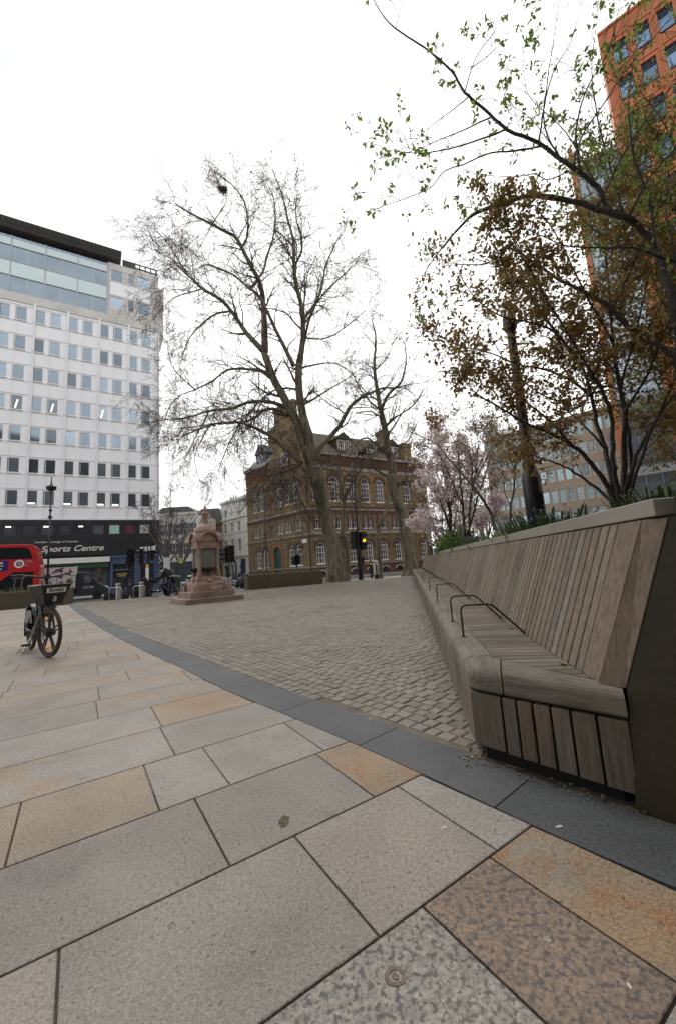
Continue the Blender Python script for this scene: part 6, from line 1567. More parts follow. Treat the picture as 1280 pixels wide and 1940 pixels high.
def signal(loc, h, lab):
    t = thing('traffic_light', lab, 'traffic light', loc); m = MB(); m.lathe([(.075, 0), (.075, 1.0), (.057, 1.05), (.057, h)], 12); m.build('post', M_BLKPAINT, t); return t
sig_head(lp, Vector((.32, -.05, 1.95)), 1, R(20)); sig_head(lp, Vector((-.28, .1, 2.0)), None, R(200)); sig_head(lp, Vector((.25, .1, 1.0)), 0, R(60), 1, MATS.get('dim amber panel') or mat('dim amber panel', (.6, .3, .06), .5, .05, emit=.4))
t = signal(col_at(280.5, 1105, 24), 3.2, 'traffic light post with white plates and orange topped notice beside the blue shopfront')
sig_head(t, Vector((-.42, 0, 1.9)), None, R(-60)); sig_head(t, Vector((.2, .1, 2.15)), None, R(120))
m = MB(); m.box(-.45, -.02, -.09, -.07, 2.72, 2.98); m.box(.05, .48, -.09, -.07, 2.75, 3.0); m.build('white_plate', M_WHITEF, t)
m = MB(); m.box(-.09, .09, -.10, -.08, .95, 1.72); m.build('notice', M_WHITEF, t); m = MB(); m.box(-.09, .09, -.102, -.08, 1.73, 1.92); m.build('notice_top', mat('orange label', (.75, .32, .06), .5), t)
t = signal(col_at(253, 1100, 28), 3.6, 'black traffic light post between the blue shopfront windows'); sig_head(t, Vector((-.30, 0, 1.9)), None, R(-50)); sig_head(t, Vector((-.1, -.2, 2.3)), None, R(30))
t = signal(col_at(435, 1095, 27), 3.0, 'traffic light post standing immediately right of the fountain'); sig_head(t, Vector((-.30, 0, 1.85)), None, R(-30)); sig_head(t, Vector((.05, .22, 1.9)), None, R(200))
t = signal(col_at(563.5, 1085, 33), 2.6, 'small traffic light post in front of the brick building arched windows'); sig_head(t, Vector((-.22, 0, 1.55)), None, R(-40), 2); sig_head(t, Vector((.22, 0, 1.6)), None, R(120), 2)
t = signal(col_at(702.5, 1080, 27), 1.25, 'short black pedestrian push button post left of the steel bin'); m = MB(); m.box(-.1, .1, -.16, -.06, .85, 1.15); m.build('button_box', M_BLKPAINT, t); m = MB(); m.box(-.05, .05, -.17, -.16, .95, 1.05); m.build('lit_panel', mat('dim amber panel', (.6, .3, .06), .5, .05, emit=.4), t)
# litter bin
t = thing('litter_bin', 'brushed steel cylindrical litter bin on a dark pedestal near the plane trees', 'litter bin', col_at(712.5, 1090, 23.7))
m = MB(); m.lathe([(.12, 0), (.12, .28)], 16); m.build('pedestal', M_BLKPAINT, t)
m = MB(); m.lathe([(.19, .26), (.20, .28), (.20, .88), (.19, .90)], 24); m.build('drum', M_STEEL, t)
m = MB(); m.lathe([(.15, .90), (.15, .98), (.20, .98), (.21, 1.02), (.18, 1.07), (.05, 1.08)], 24); m.build('lid', M_STEEL, t); m = MB(); m.box(-.02, .02, -.205, -.198, .3, .86); m.build('seam', M_BLKPAINT, t)
# bins behind the fountain
def wheelie(loc, lab, mt, lid, s=1.0, rz=.3):
    t = thing('wheelie_bin', lab, 'bin', loc, rz); m = MB()
    m.hexa([(-.24 * s, -.26 * s, .08), (.24 * s, -.26 * s, .08), (.24 * s, .24 * s, .08), (-.24 * s, .24 * s, .08)], [(-.29 * s, -.34 * s, 1.0 * s), (.29 * s, -.34 * s, 1.0 * s), (.29 * s, .32 * s, 1.0 * s), (-.29 * s, .32 * s, 1.0 * s)]); m.build('body', mt, t, bevel=.015)
    m = MB(); m.hexa([(-.31 * s, -.36 * s, 1.0 * s), (.31 * s, -.36 * s, 1.0 * s), (.31 * s, .36 * s, 1.02 * s), (-.31 * s, .36 * s, 1.02 * s)], [(-.27 * s, -.3 * s, 1.07 * s), (.27 * s, -.3 * s, 1.07 * s), (.27 * s, .34 * s, 1.12 * s), (-.27 * s, .34 * s, 1.12 * s)]); m.build('lid', lid, t, bevel=.01)
    for x in (-.22, .22):
        m = MB(); m.lathe([(.09, x * s - .03), (.09, x * s + .03)], 12, (.24 * s, .09), axis='x'); m.build('wheel', M_BLKPAINT, t)
    return t
M_BINB = mat('black bin plastic', (.02, .02, .022), .5); M_BING = mat('dark green bin plastic', (.02, .045, .035), .5); M_BINL = mat('bright green lid', (.10, .50, .05), .45)
wheelie(col_at(365, 1110, 27.5), 'black recycling bin with bright green lid left of the fountain', M_BINB, M_BINL, 1.05)
wheelie(col_at(327, 1118, 27), 'dark green wheeled bin behind the person with the bicycle', M_BING, M_BING, 1.1)
wheelie(col_at(333.5, 1118, 30), 'dark green wheeled bin further right beside the bare street trees', M_BING, M_BING, 1.15)
# sign plates by the left trees and on the pavement
def signpost(loc, h, lab, w_, hh, mt, rz=0):
    t = thing('sign_post', lab, 'sign', loc, rz); m = MB(); m.tube([(0, 0, 0), (0, 0, h)], .035, 8); m.build('post', M_BLKPAINT, t); m = MB(); m.box(-w_ / 2, w_ / 2, -.06, -.04, h - hh, h); m.build('plate', mt, t); return t
signpost(col_at(317, 1110, 36), 3.1, 'pale grey rectangular sign post left of the bare street tree stems', .6, 1.1, mat('pale sign grey', (.5, .52, .54), .5))
signpost(col_at(344, 1110, 40), 3.2, 'small yellow green pedestrian sign post beside the fountain dome side', .45, .55, mat('yellow green sign', (.28, .36, .07), .5))
# planter lamp column (big black column in the raised bed)
t = thing('lamp_column', 'thick black steel lamp column rising through the bronze shrub in the planter', 'street lamp', Vector((D(1016, 985, 4.3).x, 4.3, 1.0)))
m = MB(); m.lathe([(.098, 0), (.096, .78), (.092, .82), (.062, .90), (.058, .95), (.046, 2.55), (.036, 2.6)], 24); m.build('post', mat('satin black column', (.016, .017, .020), .42, .2, 3), t, smooth=True)
m = MB(); m.lathe([(.101, .02), (.101, .1)], 24); m.box(-.045, .045, -.104, -.094, .35, .62); m.build('door_cover', M_BLKPAINT, t)
m = MB(); m.lathe([(.05, 2.55), (.075, 2.6), (.075, 2.72), (.03, 2.76)], 20); m.build('lantern', M_BLKPAINT, t)

# ============================================================ VEHICLES
M_TYRE = mat('tyre rubber', (.022, .022, .022), .85, .2, 10, 60, .2); M_RIM = mat('alloy rim', (.38, .39, .40), .35, .1, 4, metal=.8)
M_CARBLK = mat('charcoal van paint', (.040, .043, .050), .3, .1, 1, 20, 0, coat=.6); M_SILVER = mat('silver car paint', (.40, .41, .42), .3, .05, 1, metal=.5, coat=.6); M_RED = mat('bus red', (.52, .015, .018), .32, .05, 1, 20, 0, coat=.5)
M_HEADL = mat('headlight glass', (.7, .72, .75), .15, .05)
def wheel(parent, x, y, z, r, w_, rz=0):
    o = MB(); o.lathe([(r * .62, -w_ / 2), (r * .93, -w_ / 2), (r, -w_ * .3), (r, w_ * .3), (r * .93, w_ / 2), (r * .62, w_ / 2)], 24, (0, 0), axis='y'); ob = o.build('wheel', M_TYRE, parent); ob.location = (x, y, z)
    q = MB(); q.lathe([(.01, -w_ * .46), (r * .16, -w_ * .48), (r * .2, -w_ * .36), (r * .56, -w_ * .30), (r * .62, -w_ * .48), (r * .64, -w_ * .5), (r * .64, 0)], 20, (0, 0), axis='y')
    for k in range(5):
        a = 2 * math.pi * k / 5; q.prismy([(r * .12 * math.cos(a + 1.2), r * .12 * math.sin(a + 1.2)), (r * .58 * math.cos(a + .15), r * .58 * math.sin(a + .15)), (r * .58 * math.cos(a - .15), r * .58 * math.sin(a - .15)), (r * .12 * math.cos(a - 1.2), r * .12 * math.sin(a - 1.2))], -w_ * .44, -w_ * .34)
    q.build('rim', M_RIM, ob); return ob
SD = math.atan2(KD.y, KD.x)
# van
vp = D(208, 1108, 35); vz = zg(vp.x, vp.y) - .125
V = thing('delivery_van', 'charcoal delivery van with white box body printed with food pictures', 'van', (vp.x, vp.y, vz), SD)
cab = [(-2.42, .42), (-.05, .42), (0, .55), (-.02, .95), (-.25, 1.12), (-.82, 1.36), (-1.50, 2.20), (-1.75, 2.32), (-2.42, 2.36)]
m = MB(); W0 = 0.0; W1 = 1.9; y0, y1 = 0.02, W1
m.hexa([(x, y1, z) for x, z in cab], [(x, y0, z) for x, z in cab]); m.build('cab', M_CARBLK, V, bevel=.06, seg=3)
m = MB(); m.prismy([(-1.02, 1.42), (-1.14, 1.42), (-1.92, 1.44), (-1.92, 2.12), (-1.62, 2.12)], y0 - .012, y0 + .02); m.build('side_window', M_GLASS, V)
m = MB(); m.prismy([(-1.36, 1.42), (-1.40, 1.42), (-1.40, 2.1), (-1.36, 2.1)], y0 - .02, y0); m.prismy([(-2.05, .75), (-2.02, .75), (-2.02, 2.2), (-2.05, 2.2)], y0 - .004, y0 + .01); m.prismy([(-1.0, .75), (-.97, .75), (-.97, 1.4), (-1.0, 1.4)], y0 - .004, y0 + .01); m.box(-1.97, -1.8, y0 - .03, y0, 1.28, 1.32); m.build('door_trim', M_BLKPAINT, V)
m = MB(); m.quad((-.88, .15, 1.42), (-.88, W1 - .15, 1.42), (-1.48, W1 - .2, 2.19), (-1.48, .2, 2.19)); o = m.build('windscreen', M_GLASSDK, V); o.location = (.03, 0, .02)
m = MB(); m.prismy([(-.08, .85), (-.30, 1.0), (-.5, 1.12), (-.22, 1.10), (-.02, .95)], y0 - .015, y0 + .2); m.build('headlight', M_HEADL, V)
m = MB(); m.box(-1.3, -1.12, y0 - .22, y0 - .02, 1.40, 1.72); m.build('wing_mirror', M_BLKPAINT, V, bevel=.02)
m = MB(); m.box(-5.35, -2.50, -.06, W1 + .08, .98, 2.96); m.build('box_body', mat('white box panel', (.66, .67, .68), .45, .05, .5), V, bevel=.02)
m = MB(); m.box(-5.3, -2.45, .15, W1 - .15, .55, .95); m.box(-5.36, -2.49, -.07, -.055, 2.88, 2.97); m.box(-5.36, -2.49, -.07, -.055, .97, 1.06); m.build('chassis', M_BLKPAINT, V)
for nm, col, shp in (('green_leaf_print', (.06, .20, .07), [[(-3.9, 1.1), (-3.5, 1.0), (-3.15, 1.1), (-3.2, 1.4), (-3.45, 1.75), (-3.75, 1.5)], [(-5.0, 1.05), (-4.7, 1.05), (-4.75, 1.45)], [(-2.95, 1.55), (-2.65, 1.5), (-2.68, 1.75)]]),
                     ('purple_leaf_print', (.20, .07, .16), [[(-4.2, 2.35), (-3.5, 2.55), (-3.3, 2.85), (-3.9, 2.70)], [(-3.85, 2.1), (-3.3, 2.2), (-3.5, 1.9)], [(-5.2, 2.5), (-4.8, 2.7), (-4.7, 2.5)]]),
                     ('spice_print', (.30, .12, .03), [[(-3.2, 1.5), (-2.95, 1.45), (-2.75, 1.65), (-2.85, 1.9), (-3.1, 1.85)], [(-3.05, 2.4), (-2.7, 2.35), (-2.9, 2.75)], [(-4.8, 1.8), (-4.5, 1.9), (-4.6, 2.1)]]),
                     ('grey_print', (.25, .25, .26), [[(-3.35, 1.25), (-3.28, 1.2), (-2.7, 2.0), (-2.76, 2.06)], [(-2.85, 1.02), (-2.52, 1.02), (-2.55, 1.15), (-2.8, 1.18)], [(-4.4, 1.5), (-4.1, 1.55), (-4.2, 1.8)]])):
    m = MB()
    for q in shp: m.prismy(q, -.066, -.061)
    m.build(nm, mat(nm, col, .6, .3, 5), V)
text('Carte', V, (-2.0, y0 - .012, .98), .34, M_WHITEF, shear=.3, ext=.004)
wheel(V, -.92, .14, .36, .36, .24); wheel(V, -4.4, .14, .36, .36, .24); wheel(V, -.92, W1 - .14, .36, .36, .24)
# bus
bp = D(77, 1080, 29); bz = zg(bp.x, bp.y) - .125
Bs = thing('double_decker_bus', 'red double decker bus with round white and blue emblem seen at the left edge', 'bus', (bp.x, bp.y, bz), SD)
prof = [(-10.8, .35), (-.30, .35), (-.10, .60), (0, 2.4), (-.02, 2.75), (-.28, 4.15), (-.50, 4.40), (-1.0, 4.46), (-10.3, 4.46), (-10.8, 4.2)]
m = MB(); m.hexa([(x, 2.5, z) for x, z in prof], [(x, 0, z) for x, z in prof]); m.build('body', M_RED, Bs, bevel=.05, seg=3)
M_BUSG = mat('bus dark glass', (.012, .014, .016), .12, .1)
m = MB(); m.prismy([(-10.4, 3.45), (-.48, 3.40), (-.62, 3.9), (-.80, 4.18), (-1.1, 4.24), (-10.4, 4.24)], -.012, .02); m.build('upper_window', M_BUSG, Bs)
m = MB(); m.prismy([(-10.4, .95), (-2.9, .95), (-2.9, 1.5), (-2.28, 1.88), (-1.54, 2.46), (-10.4, 2.3)], -.012, .02) if 0 else None
m = MB(); m.prismy([(-2.7, .75), (-.44, .75), (-.40, 2.44), (-1.54, 2.47), (-2.7, 1.55)], -.012, .02); m.prismy([(-10.4, 1.1), (-3.3, 1.1), (-3.3, 2.3), (-10.4, 2.3)], -.012, .02); m.build('lower_window', M_BUSG, Bs)
m = MB()
for x in (-1.35, -.95): m.tube([(x, -.02, .8), (x - .1, -.02, 1.5), (x, -.02, 2.2)], .05, 6)
m.box(-2.2, -.6, -.03, -.012, 1.05, 1.12); m.box(-1.9, -.9, -.03, -.012, 1.35, 1.40); m.build('stair_detail', mat('grey interior', (.10, .10, .11), .5), Bs)
m = MB(); m.torus((0, 0, 0), .235, .055, 'y', 32, 6, sx=.12); o = m.build('round_emblem', M_WHITEF, Bs); o.location = (-1.24, -.008, 3.05)
m = MB(); m.lathe([(.01, -.012), (.18, -.012), (.18, .0)], 24, (0, 0), axis='y'); o2 = m.build('emblem_disc', mat('deep red disc', (.40, .01, .02), .4), Bs); o2.location = (-1.24, -.003, 3.05)
m = MB(); m.prismy([(.03, .20), (-.10, -.01), (0, -.01), (-.04, -.22), (.11, .04), (.01, .04), (.09, .2)], -.022, -.012); m.build('bolt', mat('sky blue print', (.15, .50, .70), .4), o2)
for i, s_ in enumerate(('I am an', 'electric hybrid', 'bus')): text(s_, Bs, (-.90, -.012, 3.20 - i * .16), .13 if i != 1 else .10, mat('pale print', (.62, .55, .55), .5) if i != 1 else mat('dull print', (.45, .2, .2), .5), ext=.002, bold=.003)
m = MB(); m.prismy([(-3.6, 2.62), (-1.85, 2.60), (-1.85, 3.32), (-3.6, 3.34)], -.012, -.003); ad = m.build('advert_panel', mat('advert blue', (.025, .02, .17), .35), Bs)
m = MB(); m.box(-2.5, -2.1, -.018, -.012, 2.92, 3.02); m.build('advert_line', mat('advert yellow', (.6, .4, .04), .5), ad)
for x, z, l, mt_ in ((-2.45, 3.1, "OW'S", M_WHITEF), (-2.55, 2.88, 'FAMILY', MATS['advert yellow']), (-2.35, 2.70, 'BIG', M_WHITEF)): pass
ad.children[0].name = 'advert_line'
m = MB(); m.prismy([(-2.75, 3.12), (-2.15, 3.12), (-2.15, 3.22), (-2.75, 3.22)], -.018, -.012); m.prismy([(-2.6, 2.70), (-2.2, 2.70), (-2.2, 2.77), (-2.6, 2.77)], -.018, -.012); m.build('advert_text', M_WHITEF, ad)
m = MB(); m.box(-.12, .02, -.03, .0, 2.30, 2.42); m.build('marker_lamp', mat('marker amber', (.5, .2, .05), .4), Bs); m = MB(); m.box(-.6, .05, -.06, .3, 2.45, 2.54); m.build('rain_rail', M_RED, Bs)
for x in (-2.9, -8.4): wheel(Bs, x, .12, .46, .46, .26)
# silver car behind the fountain, and one beyond the right planter
def car(loc, rz, lab, paint):
    t = thing('parked_car', lab, 'car', loc, rz); L = 4.2
    prof = [(0, .35), (.05, .75), (.9, .92), (1.6, 1.38), (2.7, 1.44), (3.6, 1.1), (4.15, .95), (4.2, .35)]
    m = MB(); m.hexa([(x, 1.72, z) for x, z in prof], [(x, 0, z) for x, z in prof]); m.build('body', paint, t, bevel=.07, seg=3)
    m = MB(); m.prismy([(1.05, .93), (1.68, 1.32), (2.2, 1.35), (2.2, .93)], -.012, .02); m.prismy([(2.26, .93), (2.26, 1.36), (2.7, 1.36), (3.4, 1.05), (3.3, .93)], -.012, .02); m.build('side_window', M_GLASSDK, t)
    m = MB(); m.quad((.93, .2, .96), (.93, 1.5, .96), (1.58, 1.4, 1.37), (1.58, .3, 1.37)); o = m.build('windscreen', M_GLASSDK, t); o.location = (-.02, 0, .02)
    m = MB(); m.box(-.02, .3, -.012, .3, .62, .76); m.build('headlight', M_HEADL, t)
    for x in (.8, 3.35): wheel(t, x, .10, .32, .32, .2)
    return t
p = D(436, 1096, 33); car(Vector((p.x, p.y, zg(p.x, p.y) - .125)) - Vector((KD.x, KD.y, 0)) * 4.3, SD, 'silver hatchback parked beyond the fountain', M_SILVER)
# motor scooters
def scooter(loc, rz, lab, first=None):
    if first: return dup(first, loc, rz, lab)
    t = thing('motor_scooter', lab, 'motor scooter', loc, rz, 'motor scooters parked at the kerb')
    m = MB(); m.prismy([(-.75, .45), (-.2, .30), (.25, .28), (.35, .33), (.62, .98), (.52, 1.0), (.28, .45), (-.05, .42), (-.15, .72), (-.8, .82), (-.88, .65)], -.14, .14); m.build('body', mat('dark scooter paint', (.03, .032, .045), .3, .2, 2, coat=.4), t, bevel=.03)
    m = MB(); m.prismy([(-.85, .82), (-.12, .72), (-.1, .80), (-.4, .86), (-.85, .92)], -.13, .13); m.build('seat', M_BLKPAINT, t, bevel=.02)
    m = MB(); m.box(-1.2, -.82, -.2, .2, .92, 1.22); m.build('top_box', M_BLKPAINT, t, bevel=.04)
    m = MB(); m.tube([(.55, -.34, 1.05), (.60, -.1, 1.0), (.60, .1, 1.0), (.55, .34, 1.05)], .018, 6); m.tube([(.6, 0, 1.0), (.78, 0, .28)], .03, 6); m.tube([(.56, -.2, 1.0), (.5, -.28, 1.2)], .01, 5); m.tube([(.56, .2, 1.0), (.5, .28, 1.2)], .01, 5); m.build('handlebar', M_BLKPAINT, t)
    m = MB(); m.hexa([(.58, -.15, .95), (.58, .15, .95), (.62, .15, .95), (.62, -.15, .95)], [(.45, -.18, 1.35), (.45, .18, 1.35), (.47, .18, 1.35), (.47, -.18, 1.35)]); m.build('windshield', M_GLASSDK, t)
    for x in (.8, -.62): wheel(t, x, 0, .27, .27, .12)
    return t
s0 = scooter(col_at(236, 1118, 23.5) + Vector((0, 0, -.11)), R(200), 'dark motor scooter with top box behind the first bollard')
scooter(col_at(250, 1115, 25.0) + Vector((0, 0, -.11)), R(215), 'dark motor scooter behind the second cycle stand', s0)
scooter(col_at(262, 1113, 26.0) + Vector((0, 0, -.11)), R(190), 'dark motor scooter right of the blue shop window', s0)
scooter(col_at(447, 1100, 34) + Vector((0, 0, -.11)), R(170), 'dark motor scooter left in the pair before the cream stucco house', s0)
scooter(col_at(462, 1099, 36) + Vector((0, 0, -.11)), R(150), 'dark motor scooter right in the pair before the cream stucco house', s0)
s1 = scooter(col_at(300, 1113, 27) + Vector((0, 0, -.11)), R(185), 'dark motor scooter half hidden behind the person with the bicycle', s0)
# ============================================================ HIRE BIKE
M_BGREEN = mat('dark green frame', (.012, .030, .026), .38, .15, 4, coat=.3); M_BLKPL = mat('black plastic', (.018, .018, .018), .5, .15, 8)
M_TYREB = mat('brown tyre', (.075, .038, .022), .75, .2, 12, 80, .2); M_SADDLE = mat('brown saddle', (.16, .07, .045), .5, .2)
M_CHROME = mat('worn chrome', (.55, .55, .55), .25, .1, metal=.9); M_ORREF = mat('glowing orange reflector', (.9, .28, .02), .3, .1, emit=.25)  # wheel reflectors get a faint glow of their own, though no lamp
pf = Vector((-4.045, 5.542, 0)); pr = Vector((-4.90, 6.337, 0)); bd_ = (pf - pr).normalized()
BIKE = thing('hire_bicycle', 'dark green electric hire bicycle with front basket box standing on the paving', 'bicycle', pr, math.atan2(bd_.y, bd_.x))
WBs = (pf - pr).length; RW = .335
def bwheel(x, nm='wheel', steer=0.0):
    m = MB(); m.torus((0, 0, 0), RW - .023, .023, 'y', 44, 10); o = m.build(nm, M_TYREB, BIKE, smooth=True); o.location = (x, 0, RW); o.rotation_euler = (0, 0, steer)
    m = MB(); m.torus((0, 0, 0), RW - .058, .014, 'y', 40, 6)
    for k in range(5):
        a = 2 * math.pi * k / 5 + .3
        for d in (-.10, .10): m.tube([(.03 * math.cos(a + d * 5), 0, .03 * math.sin(a + d * 5)), ((RW - .06) * math.cos(a + d), 0, (RW - .06) * math.sin(a + d))], .011, 5)
    m.lathe([(.05, -.06), (.055, 0), (.05, .06)], 14, (0, 0), axis='y'); m.build('rim', M_BLKPL, o)
    m = MB()
    for a in (1.9, 4.6): m.box(.20 * math.cos(a) - .03, .20 * math.cos(a) + .03, -.02, .02, .20 * math.sin(a) - .012, .20 * math.sin(a) + .012)
    m.build('reflector', M_ORREF, o); return o
ST_ = R(12)
bwheel(0); bwheel(WBs, steer=ST_)
m = MB()
m.tube([(.46, 0, .30), (.50, 0, .36), (.80, 0, .62), (.93, 0, .80)], [.06, .062, .05, .04], 10)      # thick battery down tube
m.tube([(.44, 0, .28), (.36, 0, .60), (.29, 0, .80)], [.035, .03, .024], 8)
m.tube([(.93, 0, .74), (.90, 0, .98)], .03, 8)
for y in (-.075, .075): m.tube([(0, y, RW), (.2, y * .9, .31), (.44, y * .3, .28)], .014, 6); m.tube([(0, y, RW), (.18, y * .6, .52), (.34, 0, .66)], .011, 6)
m.build('frame', M_BGREEN, BIKE, smooth=True)
m = MB(); m.tube([(.29, 0, .78), (.25, 0, .93)], .014, 8); m.build('seat_post', M_CHROME, BIKE)
m = MB(); m.hexa([(.02, -.085, .94), (.10, -.095, .93), (.34, -.022, .935), (.34, .022, .935), (.10, .095, .93), (.02, .085, .94)], [(.0, -.08, .985), (.10, -.09, .985), (.35, -.018, .965), (.35, .018, .965), (.10, .09, .985), (.0, .08, .985)]); m.build('saddle', M_SADDLE, BIKE, bevel=.012, seg=3)
m = MB()     # fork and front mudguard
for y in (-.06, .06): m.tube([(.93, y * .8, .72), (.96, y, .62), (WBs, y, RW)], .016, 8)
m.box(.88, .98, -.06, .06, .70, .75); m.build('fork', M_BLKPL, BIKE)
def guard(x, a0, a1, nm):
    m = MB(); n = 12; r = RW + .03
    for k in range(n):
        a, b = a0 + (a1 - a0) * k / n, a0 + (a1 - a0) * (k + 1) / n
        for (y0_, y1_, q0_, q1_) in ((-.045, -.02, .985, 1.0), (-.02, .02, 1.0, 1.0), (.02, .045, 1.0, .985)):
            m.quad((x + r * q0_ * math.cos(a), y0_, RW + r * q0_ * math.sin(a)), (x + r * q1_ * math.cos(a), y1_, RW + r * q1_ * math.sin(a)), (x + r * q1_ * math.cos(b), y1_, RW + r * q1_ * math.sin(b)), (x + r * q0_ * math.cos(b), y0_, RW + r * q0_ * math.sin(b)))
    return m.build(nm, M_BGREEN, BIKE, smooth=True)
guard(0, .55, 3.6, 'rear_mudguard'); guard(WBs, 1.1, 2.6, 'front_mudguard')
m = MB()     # rear skirt covering the upper wheel
for y in (-.05, .05): m.prismy([(-.30, .45), (-.1, .60), (.2, .60), (.30, .42), (.1, .40), (-.15, .38)], y - .004, y + .004)
m.build('skirt_guard', M_BGREEN, BIKE)
m = MB(); Ms = Matrix.Translation((.92, 0, 0)) @ Matrix.Rotation(ST_, 4, 'Z')
m.M = Ms; m.tube([(0, 0, .95), (-.03, 0, 1.08)], .022, 8)
m.tube([(-.16, -.35, 1.12), (-.08, -.28, 1.125), (-.02, -.16, 1.10), (-.02, -.06, 1.085), (-.02, .06, 1.085), (-.02, .16, 1.10), (-.08, .28, 1.125), (-.16, .35, 1.12)], .014, 8)
m.box(-.05, .02, -.035, .035, 1.06, 1.12); m.build('handlebar', M_BLKPL, BIKE, smooth=False)
m = MB(Ms)
for y in (-1, 1):
    m.tube([(-.08, y * .27, 1.125), (-.17, y * .37, 1.12)], .019, 8); m.tube([(-.05, y * .24, 1.115), (.02, y * .30, 1.09), (-.05, y * .40, 1.08)], .006, 5)
m.lathe([(.02, 1.14), (.02, 1.17)], 10, (-.05, .2)); m.tube([(-.02, .12, 1.10), (.06, .1, 1.0), (.08, .06, .85), (.02, .04, .72)], .004, 4); m.tube([(-.02, -.12, 1.10), (.07, -.1, 1.02), (.09, -.05, .88), (.02, -.04, .72)], .004, 4); m.build('brake_levers', M_BLKPL, BIKE)
m = MB(Ms)   # basket box
lo = [(.02, -.13, .70), (.02, .13, .70), (.20, .10, .70), (.20, -.10, .70)]; hi = [(-.02, -.21, .955), (-.02, .21, .955), (.30, .19, .975), (.30, -.19, .975)]
for i in range(4):
    j = (i + 1) % 4; a, b, c, d = map(Vector, (lo[i], lo[j], hi[j], hi[i])); n_ = (b - a).cross(d - a).normalized() * .012
    m.hexa([a, b, b + n_, a + n_], [d, c, c + n_, d + n_])
m.hexa(lo, [(x, y, z + .01) for x, y, z in lo]); m.build('basket', M_BLKPL, BIKE)
nn = (Vector(hi[2]) - Vector(lo[2])); tilt = math.atan2(nn.x, nn.z)
def onbox(z, off):   # front face of the basket at height z
    u = (z - .70) / .275; return .20 + .10 * u + off
def sign_plate(nm, mt, z0, z1, y0, y1, off, mm=None):
    m = MB(Ms); m.hexa([(onbox(z0, off), y0, z0), (onbox(z0, off), y1, z0), (onbox(z1, off), y1, z1), (onbox(z1, off), y0, z1)], [(onbox(z0, off + .004), y0, z0), (onbox(z0, off + .004), y1, z0), (onbox(z1, off + .004), y1, z1), (onbox(z1, off + .004), y0, z1)])
    return m.build(nm, mt, BIKE, bevel=.0)
sign_plate('name_plate', mat('white plate', (.72, .74, .72), .4, .04), .862, .93, -.12, .12, .012)
m = MB(Ms); m.lathe([(.001, onbox(.77, .014)), (.024, onbox(.77, .016)), (.026, onbox(.77, .008))], 16, (0, .765), axis='x'); m.lathe([(.001, onbox(.80, .016)), (.02, onbox(.80, .017)), (.02, onbox(.80, .008))], 16, (0, .795), axis='x'); m.build('front_lamp', mat('lamp grey', (.45, .45, .45), .3), BIKE)
m = MB(Ms)
for y0_ in (-.165,): 
    for z in (.78, .83, .90): m.box(.08, .085, -.215, -.21, z, z + .01)
tx = text('forest', BIKE, (0, 0, 0), .075, mat('dark green ink', (.01, .05, .035), .5), ext=.0008, bold=.0016, align='CENTER')
loc = Ms @ Vector((onbox(.878, .0185), 0, .878)); tx.location = loc; tx.rotation_euler = (Matrix.Rotation(ST_ + math.pi / 2, 3, 'Z') @ Matrix.Rotation(math.pi / 2 + tilt, 3, 'X')).to_euler()
m = MB()    # crank, pedals, chain guard, stand
m.lathe([(.10, -.055), (.105, -.045), (.10, -.035)], 24, (.44, .28), axis='y'); m.build('chain_guard', M_BLKPL, BIKE)
m = MB(); m.tube([(.44, -.07, .28), (.40, -.08, .12)], .010, 6); m.tube([(.44, .07, .28), (.49, .08, .44)], .010, 6); ck = m.build('crank', M_CHROME, BIKE)
for c_ in ((.40, -.14, .12), (.49, .14, .44)):
    m = MB(); m.box(c_[0] - .045, c_[0] + .045, c_[1] - .045, c_[1] + .045, c_[2] - .012, c_[2] + .012); m.build('pedal', M_BLKPL, BIKE); 
m = MB(); m.tube([(.40, .05, .26), (.30, .14, .02)], .012, 6); m.tube([(.40, -.05, .26), (.30, -.14, .02)], .012, 6)
for y in (-.14, .14): m.box(.24, .34, y - .02, y + .02, .0, .016)
m.tube([(.40, -.06, .25), (.40, .06, .25)], .012, 6); m.build('kickstand', M_CHROME, BIKE)
m = MB(); m.box(.0, .10, -.09, .09, .60, .66); m.box(-.20, -.16, -.03, .03, .66, .72); m.build('rear_rack', M_BLKPL, BIKE)
m = MB(); m.lathe([(.075, -.07), (.08, -.04), (.08, .04), (.075, .07)], 18, (0, RW), axis='y'); m.build('hub_motor', M_BLKPL, BIKE)

# ============================================================ PERSON WITH A BICYCLE
gp = col_at(324, 1125, 20.4); gp.z = zg(gp.x, gp.y)
def skin_body(name, verts, edges, radii, mt, parent=None, sub=2, root=0):
    me = bpy.data.meshes.new(name); me.from_pydata(verts, edges, []); o = bpy.data.objects.new(name, me); C.objects.link(o)
    md = o.modifiers.new('skin', 'SKIN'); me.skin_vertices[0].data[root].use_root = True
    for i, r in enumerate(radii): me.skin_vertices[0].data[i].radius = (r, r) if not hasattr(r, '__len__') else r
    for sv in me.skin_vertices[0].data: pass
    md.use_smooth_shade = True; ss = o.modifiers.new('sub', 'SUBSURF'); ss.levels = ss.render_levels = sub
    dg = bpy.context.evaluated_depsgraph_get(); me2 = bpy.data.meshes.new_from_object(o.evaluated_get(dg)); bpy.data.objects.remove(o)
    me2.materials.clear(); me2.materials.append(mt); n = bpy.data.objects.new(name, me2); C.objects.link(n)
    if parent: n.parent = parent
    me2.polygons.foreach_set('use_smooth', [True] * len(me2.polygons)); return n
